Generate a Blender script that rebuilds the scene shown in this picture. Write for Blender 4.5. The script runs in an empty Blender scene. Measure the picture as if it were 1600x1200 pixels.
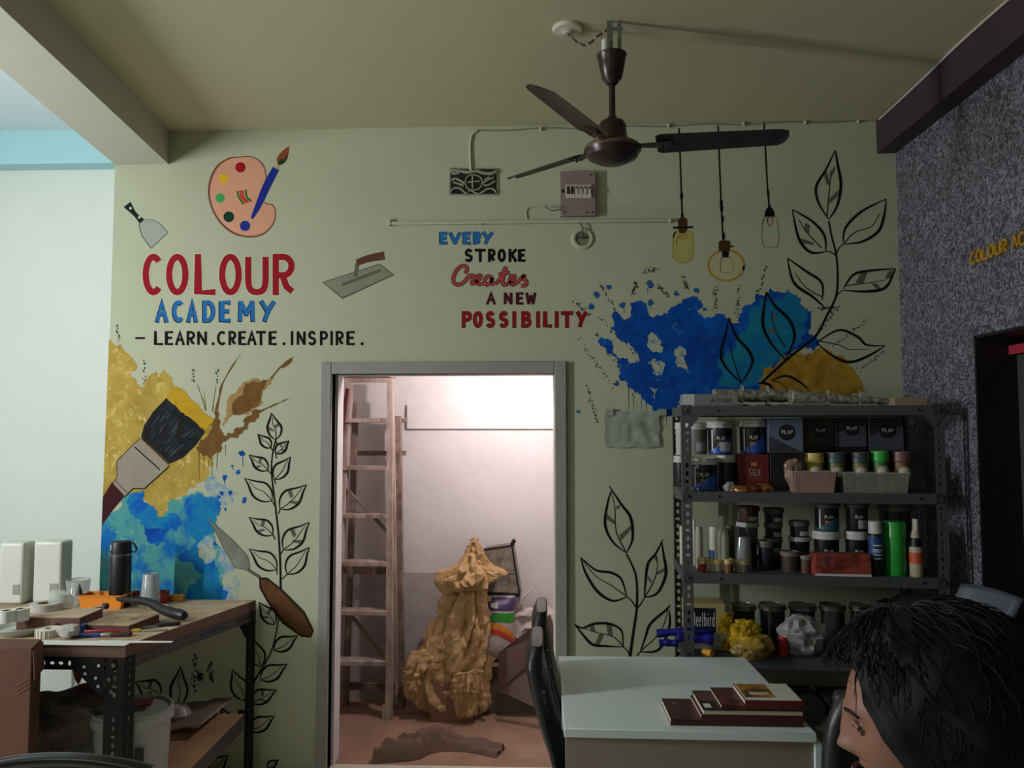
import bpy, bmesh, random
from math import *
from mathutils import Vector, Matrix, noise
from mathutils.geometry import tessellate_polygon
random.seed(7)
C = bpy.context.scene.collection
S = bpy.context.scene

# ------------------------------------------------------------------ camera
YAW, PIT, EYE, FPX = radians(2.2), radians(3.3), 1.6, 1200.0
cam = bpy.data.objects.new('camera', bpy.data.cameras.new('camera'))
C.objects.link(cam)
cam.location = (0, 0, EYE)
cam.rotation_euler = (radians(90) + PIT, 0, YAW)
cam.data.sensor_width = 36; cam.data.lens = 27.0; cam.data.clip_start = .02
S.camera = cam

# ------------------------------------------------------------------ world, lights, exposure
S.view_settings.view_transform = 'Standard'; S.view_settings.look = 'None'
S.view_settings.gamma = 1; S.view_settings.use_curve_mapping = False
S.view_settings.exposure = 0.0
wd = bpy.data.worlds.new('night'); S.world = wd; wd.use_nodes = True
wd.node_tree.nodes['Background'].inputs[0].default_value = (.5, .6, .7, 1)
wd.node_tree.nodes['Background'].inputs[1].default_value = .02

def area(name, loc, target, sx, sy, power, col):
    l = bpy.data.lights.new(name, 'AREA'); l.shape = 'RECTANGLE'; l.size = sx; l.size_y = sy
    l.energy = power; l.color = col
    o = bpy.data.objects.new(name, l); C.objects.link(o); o.location = loc
    o.rotation_euler = (Vector(target) - Vector(loc)).to_track_quat('-Z', 'Y').to_euler()
    return o
TUBE = (-3.86, 1.6, 2.05)
area('tube_light', (TUBE[0] + .07, TUBE[1], TUBE[2]), (0, 1.75, 2.0), .06, 1.2, 96, (.96, .97, 1.0))
area('fill_light_behind', (-2.6, -1.15, 2.5), (-1.2, 3, 1.9), 1.2, .06, 7.5, (.97, .96, .92))  # added fill behind the camera, with no fixture in the room
sp = bpy.data.lights.new('store_bulb', 'POINT'); sp.energy = 29; sp.color = (1.0, .90, .87); sp.shadow_soft_size = .025
so = bpy.data.objects.new('store_bulb', sp); C.objects.link(so); so.location = (-.12, 3.88, 1.95)

# ------------------------------------------------------------------ projection of photo measurements onto real planes
_f = Vector((-sin(YAW) * cos(PIT), cos(YAW) * cos(PIT), sin(PIT)))
_r = Vector((cos(YAW), sin(YAW), 0)); _u = _r.cross(_f)
def ray(px, py): return _f + _r * ((px - 800) / FPX) + _u * ((600 - py) / FPX)
def Py(px, py, Y): d = ray(px, py); t = Y / d.y; return Vector((d.x * t, Y, EYE + d.z * t))
def Pz(px, py, Z): d = ray(px, py); t = (Z - EYE) / d.z; return Vector((d.x * t, d.y * t, Z))
def Px(px, py, X): d = ray(px, py); t = X / d.x; return Vector((X, d.y * t, EYE + d.z * t))

# ------------------------------------------------------------------ materials
def lin(c):
    return tuple(((v / 255) / 12.92 if v / 255 <= .04045 else ((v / 255 + .055) / 1.055) ** 2.4) for v in c)
_m = {}
def mat(name, col, rough=.6, metal=0, var=.12, scale=8, bump=0, bscale=60, col2=None, thr=None, col3=None, thr3=(.60,.66), scale3=45, alpha=1, trans=0, spec=.5, emit=0, stretch=None):
    if name in _m: return _m[name]
    m = bpy.data.materials.new(name); m.use_nodes = True; n = m.node_tree.nodes; L = m.node_tree.links
    b = n['Principled BSDF']; c1 = lin(col)
    c2 = lin(col2) if col2 else tuple(v * (1 - var) for v in c1)
    tc = n.new('ShaderNodeTexCoord'); src = tc.outputs['Object']
    if stretch:
        mp = n.new('ShaderNodeMapping'); mp.inputs['Scale'].default_value = stretch; L.new(src, mp.inputs[0]); src = mp.outputs[0]
    nz = n.new('ShaderNodeTexNoise'); nz.inputs['Scale'].default_value = scale; nz.inputs['Detail'].default_value = 6
    nz.inputs['Roughness'].default_value = .65
    L.new(src, nz.inputs['Vector'])
    rp = n.new('ShaderNodeValToRGB'); L.new(nz.outputs[0], rp.inputs[0])
    lo, hi = thr if thr else (.3, .7)
    rp.color_ramp.elements[0].position = lo; rp.color_ramp.elements[1].position = hi
    rp.color_ramp.elements[0].color = (*c2, 1); rp.color_ramp.elements[1].color = (*c1, 1)
    outc = rp.outputs[0]
    if col3:
        n3 = n.new('ShaderNodeTexNoise'); n3.inputs['Scale'].default_value = scale3; n3.inputs['Detail'].default_value = 8; n3.inputs['Roughness'].default_value = .7; n3.inputs['Distortion'].default_value = .6
        L.new(src, n3.inputs['Vector']); r3 = n.new('ShaderNodeValToRGB'); L.new(n3.outputs[0], r3.inputs[0]); r3.color_ramp.elements[0].position = thr3[0]; r3.color_ramp.elements[1].position = thr3[1]
        mx = n.new('ShaderNodeMixRGB'); L.new(r3.outputs[0], mx.inputs[0]); L.new(outc, mx.inputs[1]); mx.inputs[2].default_value = (*lin(col3), 1); outc = mx.outputs[0]
    L.new(outc, b.inputs['Base Color'])
    b.inputs['Roughness'].default_value = rough; b.inputs['Metallic'].default_value = metal
    b.inputs['Specular IOR Level'].default_value = spec
    if trans: b.inputs['Transmission Weight'].default_value = trans; b.inputs['IOR'].default_value = 1.25
    if alpha < 1: b.inputs['Alpha'].default_value = alpha
    if bump:
        n2 = n.new('ShaderNodeTexNoise'); n2.inputs['Scale'].default_value = bscale; n2.inputs['Detail'].default_value = 4
        L.new(src, n2.inputs['Vector'])
        bp = n.new('ShaderNodeBump'); bp.inputs['Strength'].default_value = bump; bp.inputs['Distance'].default_value = .01
        L.new(n2.outputs[0], bp.inputs['Height']); L.new(bp.outputs[0], b.inputs['Normal'])
    if emit: b.inputs['Emission Color'].default_value = (*c1, 1); b.inputs['Emission Strength'].default_value = emit
    _m[name] = m; return m

# ------------------------------------------------------------------ mesh helpers
class MB:
    def __init__(s): s.v = []; s.f = []; s.mi = []; s.m = 0
    def add(s, vs, fs):
        k = len(s.v); s.v += [tuple(p) for p in vs]; s.f += [tuple(i + k for i in f) for f in fs]; s.mi += [s.m] * len(fs); return s
    def box(s, a, b):
        x0, y0, z0 = a; x1, y1, z1 = b
        return s.add([(x0,y0,z0),(x1,y0,z0),(x1,y1,z0),(x0,y1,z0),(x0,y0,z1),(x1,y0,z1),(x1,y1,z1),(x0,y1,z1)],
                     [(0,3,2,1),(4,5,6,7),(0,1,5,4),(1,2,6,5),(2,3,7,6),(3,0,4,7)])
    def cbox(s, c, d, rz=0, M=None):
        x, y, z = (v / 2 for v in d)
        R = Matrix.Translation(c) @ (M if M else Matrix.Rotation(rz, 4, 'Z'))
        vs = [R @ Vector(p) for p in [(-x,-y,-z),(x,-y,-z),(x,y,-z),(-x,y,-z),(-x,-y,z),(x,-y,z),(x,y,z),(-x,y,z)]]
        return s.add(vs, [(0,3,2,1),(4,5,6,7),(0,1,5,4),(1,2,6,5),(2,3,7,6),(3,0,4,7)])
    def bar(s, p, q, w, h, up=(0, 0, 1)):
        p = Vector(p); q = Vector(q); d = (q - p).normalized(); up = Vector(up)
        if abs(d.dot(up)) > .98: up = Vector((0, 1, 0))
        sd = d.cross(up).normalized(); u2 = sd.cross(d)
        vs = [e + sd * a * w / 2 + u2 * b * h / 2 for e in (p, q) for a, b in ((-1,-1),(1,-1),(1,1),(-1,1))]
        return s.add(vs, [(0,1,2,3),(7,6,5,4),(0,4,5,1),(1,5,6,2),(2,6,7,3),(3,7,4,0)])
    def prism(s, poly, y0, y1):
        """polygon in x,z extruded along y"""
        n = len(poly); vs = [(p[0], y0, p[1]) for p in poly] + [(p[0], y1, p[1]) for p in poly]
        return s.add(vs, [tuple(range(n)), tuple(range(2*n-1, n-1, -1))] + [(i, i+n, (i+1)%n+n, (i+1)%n) for i in range(n)])
    def hull(s, bot, top):
        n = len(bot)
        return s.add(list(bot) + list(top), [tuple(range(n-1,-1,-1)), tuple(range(n, 2*n))] + [(i, (i+1)%n, (i+1)%n+n, i+n) for i in range(n)])
    def lathe(s, c, prof, seg=24, axis=None, sx=1, sy=1, caps=True):
        A = axis.to_matrix().to_4x4() if axis else Matrix()
        R = Matrix.Translation(c) @ A; vs = []; fs = []
        for r, z in prof:
            for k in range(seg):
                a = 2*pi*k/seg; vs.append(R @ Vector((r*cos(a)*sx, r*sin(a)*sy, z)))
        for j in range(len(prof)-1):
            for k in range(seg):
                k2 = (k+1) % seg; fs.append((j*seg+k, j*seg+k2, (j+1)*seg+k2, (j+1)*seg+k))
        if caps:
            if prof[0][0] > 1e-5: fs.append(tuple(range(seg-1, -1, -1)))
            if prof[-1][0] > 1e-5: fs.append(tuple((len(prof)-1)*seg + k for k in range(seg)))
        return s.add(vs, fs)
    def cyl(s, p, q, r, r2=None, seg=16):
        p = Vector(p); q = Vector(q); d = q - p
        return s.lathe(p, [(r, 0), (r if r2 is None else r2, d.length)], seg, d.to_track_quat('Z', 'Y'))
    def tube(s, pts, r, seg=8, smooth=True):
        pts = [Vector(p) for p in (catmull(pts, 5) if smooth and len(pts) > 2 else pts)]
        rr = r if callable(r) else (lambda t: r)
        vs = []; fs = []; n = len(pts); prev = None
        for i, p in enumerate(pts):
            d = (pts[min(i+1, n-1)] - pts[max(i-1, 0)]).normalized()
            if prev is None: a = d.orthogonal().normalized()
            else: a = (prev - d * prev.dot(d)).normalized()
            prev = a; b = d.cross(a); q = rr(i/(n-1))
            for k in range(seg): t = 2*pi*k/seg; vs.append(p + (a*cos(t) + b*sin(t)) * q)
        for i in range(n-1):
            for k in range(seg): k2 = (k+1) % seg; fs.append((i*seg+k, i*seg+k2, (i+1)*seg+k2, (i+1)*seg+k))
        fs += [tuple(range(seg-1, -1, -1)), tuple((n-1)*seg+k for k in range(seg))]
        return s.add(vs, fs)
    def build(s, name, m, parent=None, local=True, sharp=35, bev=0, solid=0, kind=None):
        off = Vector((0, 0, 0))
        a = parent
        while a is not None and not local: off = off + a.location; a = a.parent
        me = bpy.data.meshes.new(name)
        me.from_pydata([tuple(Vector(v) - off) for v in s.v], [], s.f)
        for mm in (m if isinstance(m, (list, tuple)) else [m]): me.materials.append(mm)
        if isinstance(m, (list, tuple)): me.polygons.foreach_set('material_index', s.mi)
        if sharp:
            me.polygons.foreach_set('use_smooth', [True] * len(me.polygons)); me.set_sharp_from_angle(angle=radians(sharp))
        me.update()
        o = bpy.data.objects.new(name, me); C.objects.link(o)
        if parent is not None: o.parent = parent
        if bev:
            b = o.modifiers.new('bevel', 'BEVEL'); b.width = bev; b.segments = 2; b.limit_method = 'ANGLE'
        if solid:
            b = o.modifiers.new('solid', 'SOLIDIFY'); b.thickness = solid; b.offset = 0
        if kind: o['kind'] = kind
        return o

def catmull(pts, k=6, closed=False):
    P = [Vector(p) for p in pts]; n = len(P); out = []
    rng = range(n) if closed else range(n-1)
    for i in rng:
        g = (lambda j: P[j % n]) if closed else (lambda j: P[max(0, min(n-1, j))])
        a, b, c, d = g(i-1), g(i), g(i+1), g(i+2)
        for j in range(k):
            t = j/k
            out.append(.5*((2*b) + (c-a)*t + (2*a-5*b+4*c-d)*t*t + (3*b-a-3*c+d)*t**3))
    if not closed: out.append(P[-1])
    return out

def setp(o, label=None, cat=None, group=None, kind=None):
    if label: o['label'] = label
    if cat: o['category'] = cat
    if group: o['group'] = group
    if kind: o['kind'] = kind
    return o
def thing(name, label, cat, loc=(0, 0, 0), rz=0, group=None):
    o = bpy.data.objects.new(name, None); C.objects.link(o); o.empty_display_size = .05
    o.location = loc; o.rotation_euler = (0, 0, rz)
    bpy.context.view_layer.update()
    return setp(o, label, cat, group)
def dup(root, loc, rz=0, label=None):
    r = root.copy(); C.objects.link(r); r.location = loc; r.rotation_euler = (0, 0, rz)
    if label: r['label'] = label
    for ch in list(root.children):
        c = ch.copy(); C.objects.link(c); c.parent = r
        for g in list(ch.children):
            d = g.copy(); C.objects.link(d); d.parent = c
    return r
def nz3(p, s=1, seed=0): return noise.noise(Vector(p) * s + Vector((seed * 7.3, seed * 3.1, seed)))
def ridge(p, s=1, seed=0): return 1 - 2 * abs(nz3(p, s, seed))

def strip(m, O, U, V, W, L, pitch=.03, hw=.008, hh=.013, alt=True, solid=True):
    """perforated steel strip: width W along U, length L along V, an eight-sided hole every pitch"""
    O, U, V = Vector(O), Vector(U), Vector(V); n = max(1, int(L / pitch)); p = L / n
    for i in range(n):
        a, b = (hw, hh) if (not alt or i % 3) else (hh, hw)
        a = min(a, W*.42); b = min(b, p*.42); cu, cv = W/2, .5*p
        q = [(0,0),(W,0),(W,p),(0,p)]
        hole = [(cu + a/1*cos(t), cv + b*sin(t)) for t in [radians(225), radians(270), radians(315), 0, radians(45), radians(90), radians(135), pi]]
        vs = [O + U*x + V*(y + i*p) for x, y in q] + [O + U*x + V*y for x, y in [(hx, hy + i*p) for hx, hy in hole]]
        m.add(vs, [(0,1,6,5,4),(1,2,8,7,6),(2,3,10,9,8),(3,0,4,11,10)])
def angle_post(m, O, U1, U2, V, W, L, **k):
    strip(m, O, U1, V, W, L, **k); strip(m, O, U2, V, W, L, **k)

def crease(p, s, seed=0):
    d, _ = noise.voronoi(Vector(p) * s + Vector((seed*3.7, seed*1.9, seed*5.1))); return min(1, d[1] - d[0])
def blob(m, rows, seg=28, amp=.01, freq=18, seed=1, rid=True, cap=True, cre=0):
    """rows: (center Vector, half width x, half depth y)"""
    vs = []; fs = []
    for c, a, b in rows:
        for k in range(seg):
            t = 2*pi*k/seg; d = Vector((cos(t)*a, sin(t)*b, 0)); p = c + d
            e = (ridge(p, freq, seed) - .4 if rid else nz3(p, freq, seed)) * amp + nz3(p, freq*2.7, seed+3) * amp * .5
            if cre: e += (crease(p, freq*1.3, seed) - .35) * amp * .9 * cre + (crease(p, freq*3, seed+2) - .35) * amp * .35 * cre
            dn = Vector((cos(t), sin(t), .25)).normalized() if a > 1e-4 else Vector((0, 0, 0))
            vs.append(p + dn * e)
    for j in range(len(rows)-1):
        for k in range(seg): k2 = (k+1) % seg; fs.append((j*seg+k, j*seg+k2, (j+1)*seg+k2, (j+1)*seg+k))
    if cap: fs += [tuple(range(seg-1, -1, -1)), tuple((len(rows)-1)*seg+k for k in range(seg))]
    return m.add(vs, fs)
def rows_from(prof, Y, dr=.6, n=5):
    """prof: (py, xl, xr) silhouette measured in the photo, at depth Y -> dense rows, bottom first"""
    P = [Vector((a, b, c)) for a, b, c in prof]; P = catmull(P, n); out = []
    for v in P:
        l = Py(v.y, v.x, Y); r = Py(v.z, v.x, Y); w = (r.x - l.x) / 2
        out.append((Vector(((l.x + r.x)/2, Y, l.z)), max(w, .002), max(w*dr, .002)))
    out.sort(key=lambda t: t[0].z)
    return out

# ------------------------------------------------------------------ room shell
D = 3.65; CEIL = 3.066; RX = 1.685; SB = 4.6
sage = (175, 180, 153)
M_sage = mat('sage_paint', sage, .62, var=.05, scale=3, bump=.05, bscale=40, spec=.3)
M_ceil = mat('ceiling_paint', (186, 184, 152), .75, var=.05, scale=2, bump=.04, bscale=30, spec=.2)
M_white = mat('white_paint', (214, 222, 214), .7, var=.04, scale=2, spec=.2)
M_blue = mat('pale_blue_paint', (165, 208, 214), .7, var=.03, spec=.2)
M_storew = mat('store_plaster', (220, 214, 215), .85, var=.14, scale=3, bump=.12, bscale=14, spec=.1)
M_cement = mat('bare_cement', (184, 176, 178), .9, var=.2, scale=7, bump=.2, bscale=30, spec=.1)
M_floor = mat('dusty_cement_floor', (168, 134, 114), .9, var=.35, scale=4, bump=.3, bscale=35, spec=.15)
M_purple = mat('dark_purple_paint', (62, 48, 58), .6, var=.1, spec=.3)
M_frame = mat('grey_green_frame_paint', (146, 144, 140), .55, var=.15, scale=6, bump=.08, bscale=30)
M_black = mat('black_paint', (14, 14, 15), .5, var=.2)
M_dark = mat('dark_steel', (34, 35, 36), .5, .3, var=.3, scale=20)

# sage wall with door opening
w = MB(); dx0, dx1, dz = -1.004, .062, 1.86
x0, x1, T = -2.104, RX, .16
poly = [(x0, 0), (dx0, 0), (dx0, dz), (dx1, dz), (dx1, 0), (x1, 0), (x1, 3.2), (x0, 3.2)]
def wall_face(y, flip):
    q = [[(x0,0),(dx0,0),(dx0,3.2),(x0,3.2)], [(dx0,dz),(dx1,dz),(dx1,3.2),(dx0,3.2)], [(dx1,0),(x1,0),(x1,3.2),(dx1,3.2)]]
    for p in q:
        p = p[::-1] if flip else p
        w.add([(a, y, b) for a, b in p], [(0,1,2,3)])
wall_face(D, False); wall_face(D+T, True)
for (a, b) in [((x0,0),(x0,3.2)), ((dx0,dz),(dx0,0)), ((dx1,dz),(dx0,dz)), ((dx1,0),(dx1,dz)), ((x1,3.2),(x1,0)), ((x0,3.2),(x1,3.2))]:
    w.add([(a[0],D,a[1]),(b[0],D,b[1]),(b[0],D+T,b[1]),(a[0],D+T,a[1])], [(0,1,2,3)])
wall = w.build('wall_back', M_sage, sharp=0); setp(wall, kind='structure')

def st(name, mb, m, **k):
    o = mb.build(name, m, sharp=0, **k); o['kind'] = 'structure'; return o
def quad(p): return MB().add(p, [tuple(range(len(p)))])
# ceilings
st('ceiling', MB().box((-2.0, -2.2, CEIL), (2.2, D, CEIL+.1)), M_ceil)
st('trim_4', MB().box((-4.2, -2.2, 3.14), (-1.9, 4.1, 3.24)), mat('white_blue_ceiling', (205, 222, 228), .7, var=.02, spec=.2))
# dividing beam (skewed), box between two measured edges
n0, n1 = Pz(0,107,2.9), Pz(0,10,2.9); f0, f1 = Vector((x0+.002,D,2.9)), Vector((-1.835,D,2.9))
e0 = f0 + (n0-f0)*5.2; e1 = f1 + (n1-f1)*4.0
bt = [e0, e1, f1, f0]
st('trim_1', MB().hull(bt, [p + Vector((0,0,.26)) for p in bt]), mat('beam_paint', (196, 197, 182), .7, var=.04, spec=.2))
# left bay: far wall with pale blue band beam under the ceiling
st('wall_left_bay', MB().box((-4.2, 3.9, 0), (-2.0, 4.05, 3.2)), M_white)
st('trim_2', MB().box((-4.1, 3.80, 2.965), (-2.09, 3.92, 3.2)), M_blue)
st('wall_left', MB().box((-4.05, -2.2, 0), (-3.9, 4.0, 3.2)), M_white)
st('wall_front', MB().box((-4.1, -2.3, 0), (2.2, -2.15, 3.2)), M_sage)
st('floor', MB().box((-4.2, D+.08, -.1), (2.4, 4.8, 0)), M_floor)
st('floor_hall', MB().box((-4.2, -2.3, -.1), (2.4, D+.08, 0)), mat('pale_floor', (216, 206, 190), .35, var=.06, scale=3))
# right dark beam
rb0, rb1 = Vector((1.597, D, 2.905)), Vector((RX, D, 2.905))
st('trim_3', MB().box((1.597, -2.2, 2.905), (2.1, D-.001, 3.2)), M_purple)
# right wall, with window opening
m_rw = bpy.data.materials.new('grey_flake_plaster'); m_rw.use_nodes = True
n = m_rw.node_tree.nodes; L = m_rw.node_tree.links; b = n['Principled BSDF']
tc = n.new('ShaderNodeTexCoord'); nz = n.new('ShaderNodeTexNoise'); nz.inputs['Scale'].default_value = 40; nz.inputs['Detail'].default_value = 3; nz.inputs['Distortion'].default_value = 2.2
L.new(tc.outputs['Object'], nz.inputs['Vector']); rp = n.new('ShaderNodeValToRGB'); L.new(nz.outputs[0], rp.inputs[0])
rp.color_ramp.elements[0].position = .43; rp.color_ramp.elements[1].position = .62
rp.color_ramp.elements[0].color = (*lin((60, 61, 69)), 1); rp.color_ramp.elements[1].color = (*lin((128, 131, 142)), 1)
L.new(rp.outputs[0], b.inputs['Base Color']); b.inputs['Roughness'].default_value = .55
bp = n.new('ShaderNodeBump'); bp.inputs['Strength'].default_value = .5; bp.inputs['Distance'].default_value = .008; L.new(nz.outputs[0], bp.inputs['Height']); L.new(bp.outputs[0], b.inputs['Normal'])
wy1 = Px(1523, 525, RX).y; wz1 = Px(1523, 525, RX).z; wy0 = wy1 - 1.25; wz0 = .85
r = MB()
for (ya, yb, za, zb) in [(-2.2, wy0, 0, 3.2), (wy1, 4.0, 0, 3.2), (wy0, wy1, wz1, 3.2), (wy0, wy1, 0, wz0)]:
    r.box((RX, ya, za), (RX+.24, yb, zb))
rw = st('wall_right', r, m_rw)
# window in the right wall : black reveal, steel frame, grille
win = thing('window_1', 'dark barred window in the grey flake plastered wall', None, (RX, wy0, wz0)); win['kind'] = 'structure'
r = MB(); t = .012
r.box((RX-.004, wy1-t, wz0), (RX+.24, wy1, wz1)); r.box((RX-.004, wy0, wz1-t), (RX+.24, wy1, wz1)); r.box((RX-.004, wy0, wz0), (RX+.24, wy1, wz0+t)); r.box((RX-.004, wy0, wz0), (RX+.24, wy0+t, wz1))
r.build('reveal', M_black, win, local=False, sharp=0)
fx = RX+.15; r = MB()
r.box((fx, wy1-.06, wz0), (fx+.04, wy1-t, wz1-t)); r.box((fx, wy0, wz0), (fx+.04, wy0+.05, wz1-t)); r.box((fx, wy0, wz1-.075), (fx+.04, wy1-t, wz1-t)); r.box((fx, wy0, wz0), (fx+.04, wy1-t, wz0+.05))
r.box((fx, (wy0+wy1)/2-.02, wz0), (fx+.04, (wy0+wy1)/2+.02, wz1-t))
r.build('frame', mat('grimy_frame', (70, 68, 64), .7, var=.5, scale=12), win, local=False)
for k in range(7):
    z = wz0 + .08 + k*(wz1-wz0-.16)/6
    MB().cyl((fx+.02, wy0+.02, z), (fx+.02, wy1-.03, z), .006, seg=8).build('grille_bar', M_dark, win, local=False)
for k in range(6):
    y = wy0 + .1 + k*(wy1-wy0-.2)/5
    MB().cyl((fx+.03, y, wz0+.02), (fx+.03, y, wz1-.03), .005, seg=8).build('grille_bar', M_dark, win, local=False)
r = MB(); r.box((fx+.05, wy0, wz0), (fx+.056, wy1, wz1)); r.build('pane', mat('dark_glass', (10, 11, 13), .15, spec=.5), win, local=False, sharp=0)
ta, tb = Px(1558, 552, RX+.12), Px(1640, 535, RX+.12)
q = MB(); q.hull([(RX+.12, ta.y+.02, ta.z-.012), (RX+.12, wy0+.1, tb.z-.03), (RX+.13, wy0+.1, tb.z-.03), (RX+.13, ta.y+.02, ta.z-.012)],
                 [(RX+.12, ta.y+.02, ta.z+.022), (RX+.12, wy0+.1, tb.z+.012), (RX+.13, wy0+.1, tb.z+.012), (RX+.13, ta.y+.02, ta.z+.022)])
o = q.build('red_ribbon', mat('red_ribbon', (170, 40, 62), .6, bump=.2), sharp=0)
setp(o, 'crimson cloth strip tied across the top of the barred window', 'ribbon')
# wire tacked along the purple beam
pts = [Vector((1.597-.006, y, CEIL-.01 + .006*sin(y*5))) for y in [D-.05, 3.2, 2.9, 2.5, 2.2, 1.9, 1.5]]
o = MB().tube(pts, .005, 6).build('beam_cable', mat('white_cable', (190, 190, 178), .5)); setp(o, 'pale cable tacked along the top edge of the dark purple beam', 'cable')

# store room beyond the door
st('wall_store_back', MB().box((-1.8, SB, 0), (1.7, SB+.12, 3.2)), M_storew)
st('wall_store_left', MB().box((-1.55, D+T, 0), (-1.4, SB, 3.2)), M_storew)
st('wall_store_right', MB().box((.75, D+T, 0), (.9, SB, 3.2)), M_storew)
st('ceiling_store', MB().box((-1.6, D+T, 2.75), (.95, SB+.1, 2.85)), M_storew)
st('wall_store_front', MB().add([(x0,D+T+.002,0),(dx0-.0,D+T+.002,0),(dx0,D+T+.002,dz),(dx1,D+T+.002,dz),(dx1,D+T+.002,0),(.8,D+T+.002,0),(.8,D+T+.002,2.8),(x0,D+T+.002,2.8)][::1],[(0,7,3,2,1),(7,6,3),(6,5,4,3)]), M_storew)
c0, c1 = Py(500, 893, SB), Py(722, 893, SB)
st('trim_5', MB().box((-1.4, SB-.006, 0), (c1.x, SB+.01, c0.z)), M_cement)
l0, l1 = Py(637, 632, SB), Py(900, 670, SB)
st('trim_6', MB().box((l0.x, SB-.02, l1.z), (.75, SB+.01, l0.z)), M_storew)

# door frame
def door_piece(nm, a, b, par):
    return MB().box(a, b).build(nm, M_frame, par, local=False, bev=.004)
dr = thing('door_1', 'open doorway with grey painted frame into the store room', None, (dx0, D, 0)); dr['kind'] = 'structure'
door_piece('jamb', (-1.055, D-.022, 0), (dx0, D+.06, 1.918), dr)
door_piece('jamb', (dx1, D-.022, 0), (.118, D+.06, 1.918), dr)
q = MB(); q.tube([Py(886.5 + 1.3*sin(y*.09) + .8*sin(y*.31), y, D) + Vector((0,-.003,0)) for y in range(585, 1130, 14)], .0035, 6); o = q.build('caulk_line', mat('caulk', (196,200,186), .6), dr, local=False); o['label'] = 'uneven white caulk line'
door_piece('lintel', (dx0, D-.022, dz), (dx1, D+.06, 1.918), dr)
MB().box((dx0, D+.06, 0), (dx0+.012, D+T+.004, dz)).build('reveal', M_storew, dr, local=False, sharp=0)
MB().box((dx1-.006, D+.06, 0), (dx1, D+T+.004, dz)).build('reveal', M_storew, dr, local=False, sharp=0)

# ------------------------------------------------------------------ mural, painted flat on the wall
LAY = [0]
RIB = [0]
def W(p, lay): return Py(p[0], p[1], D) + Vector((0, -.00016 * lay - .0003 - .000012 * (RIB[0] % 10), 0))
def T3(ox, oy, s): return lambda pts: [(ox + p[0]/s, oy + p[1]/s) for p in pts]
A4 = T3(150, 500, 3); A8 = T3(180, 200, 10/3); AE = T3(600, 200, 3.636); A6 = T3(900, 400, 2.963)
A7 = T3(770, 20, 2.792); AR = T3(1200, 200, 2.729); AP = T3(880, 740, 3.75); AV = T3(330, 640, 2.143); A3 = T3(0, 820, 3.157); AD = T3(200, 1020, 6.67)
def ribbon(m, pts, w, taper=None, mp=None, smooth=True):
    """pts in 2D, w full width; mp maps 2D -> 3D"""
    RIB[0] += 1
    P = [Vector((p[0], p[1])) for p in pts]
    if smooth and len(P) > 2: P = [v.xy for v in catmull([Vector((p.x, p.y, 0)) for p in P], 6)]
    n = len(P); vs = []; cl = n > 8 and (P[0]-P[-1]).length < 1e-3
    for i, p in enumerate(P):
        d = (P[1] - P[n-2]) if cl and i in (0, n-1) else P[min(i+1, n-1)] - P[max(i-1, 0)]
        if d.length < 1e-9: d = Vector((1, 0))
        d.normalize(); nr = Vector((-d.y, d.x)); t = i/(n-1)
        h = w/2 * (taper(t) if taper else 1)
        if not smooth and 0 < i < n-1:
            d1 = (P[i]-P[i-1]).normalized(); d2 = (P[i+1]-P[i]).normalized(); c = max(.5, sqrt(max(0, (1+d1.dot(d2))/2))); h /= c
        vs += [mp(p + nr*h), mp(p - nr*h)]
    m.add(vs, [(2*i, 2*i+1, 2*i+3, 2*i+2) for i in range(n-1)])
def polyfill(m, pts, mp, holes=()):
    loops = [[Vector((p[0], p[1], 0)) for p in pts]] + [[Vector((p[0], p[1], 0)) for p in h] for h in holes]
    flat = [p for l in loops for p in l]; RIB[0] += 1
    m.add([mp(p) for p in flat], [tuple(t) for t in tessellate_polygon(loops)])
def jag(pts, amp, it=4, seed=0):
    amp *= 1.25; rnd = random.Random(seed); P = [Vector((p[0], p[1])) for p in pts]
    for k in range(it):
        Q = []
        for i, a in enumerate(P):
            b = P[(i+1) % len(P)]; d = b - a; nrm = Vector((-d.y, d.x)); l = d.length
            Q += [a, (a+b)/2 + nrm * rnd.uniform(-1, 1) * min(.3, amp/max(l, .01)**.5)]
        P = Q
    return [(p.x, p.y) for p in P]
def paint(nm, col_mat, label=None, parent=None):
    def dec(fn):
        m = MB(); fn(m); o = m.build(nm, col_mat, parent or wall, sharp=0)
        if label: o['label'] = label
        return o
    return dec
INK = mat('ink_paint', (16, 20, 19), .8, var=.2, spec=.12)
def pm(name, col, **k): return mat('paint_' + name, col, k.pop('rough', .8), spec=.15, **k)
def arc(cx, cy, rx, ry, a0, a1, n=12): return [(cx + rx*cos(radians(a0+(a1-a0)*i/n)), cy + ry*sin(radians(a0+(a1-a0)*i/n))) for i in range(n+1)]
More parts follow.
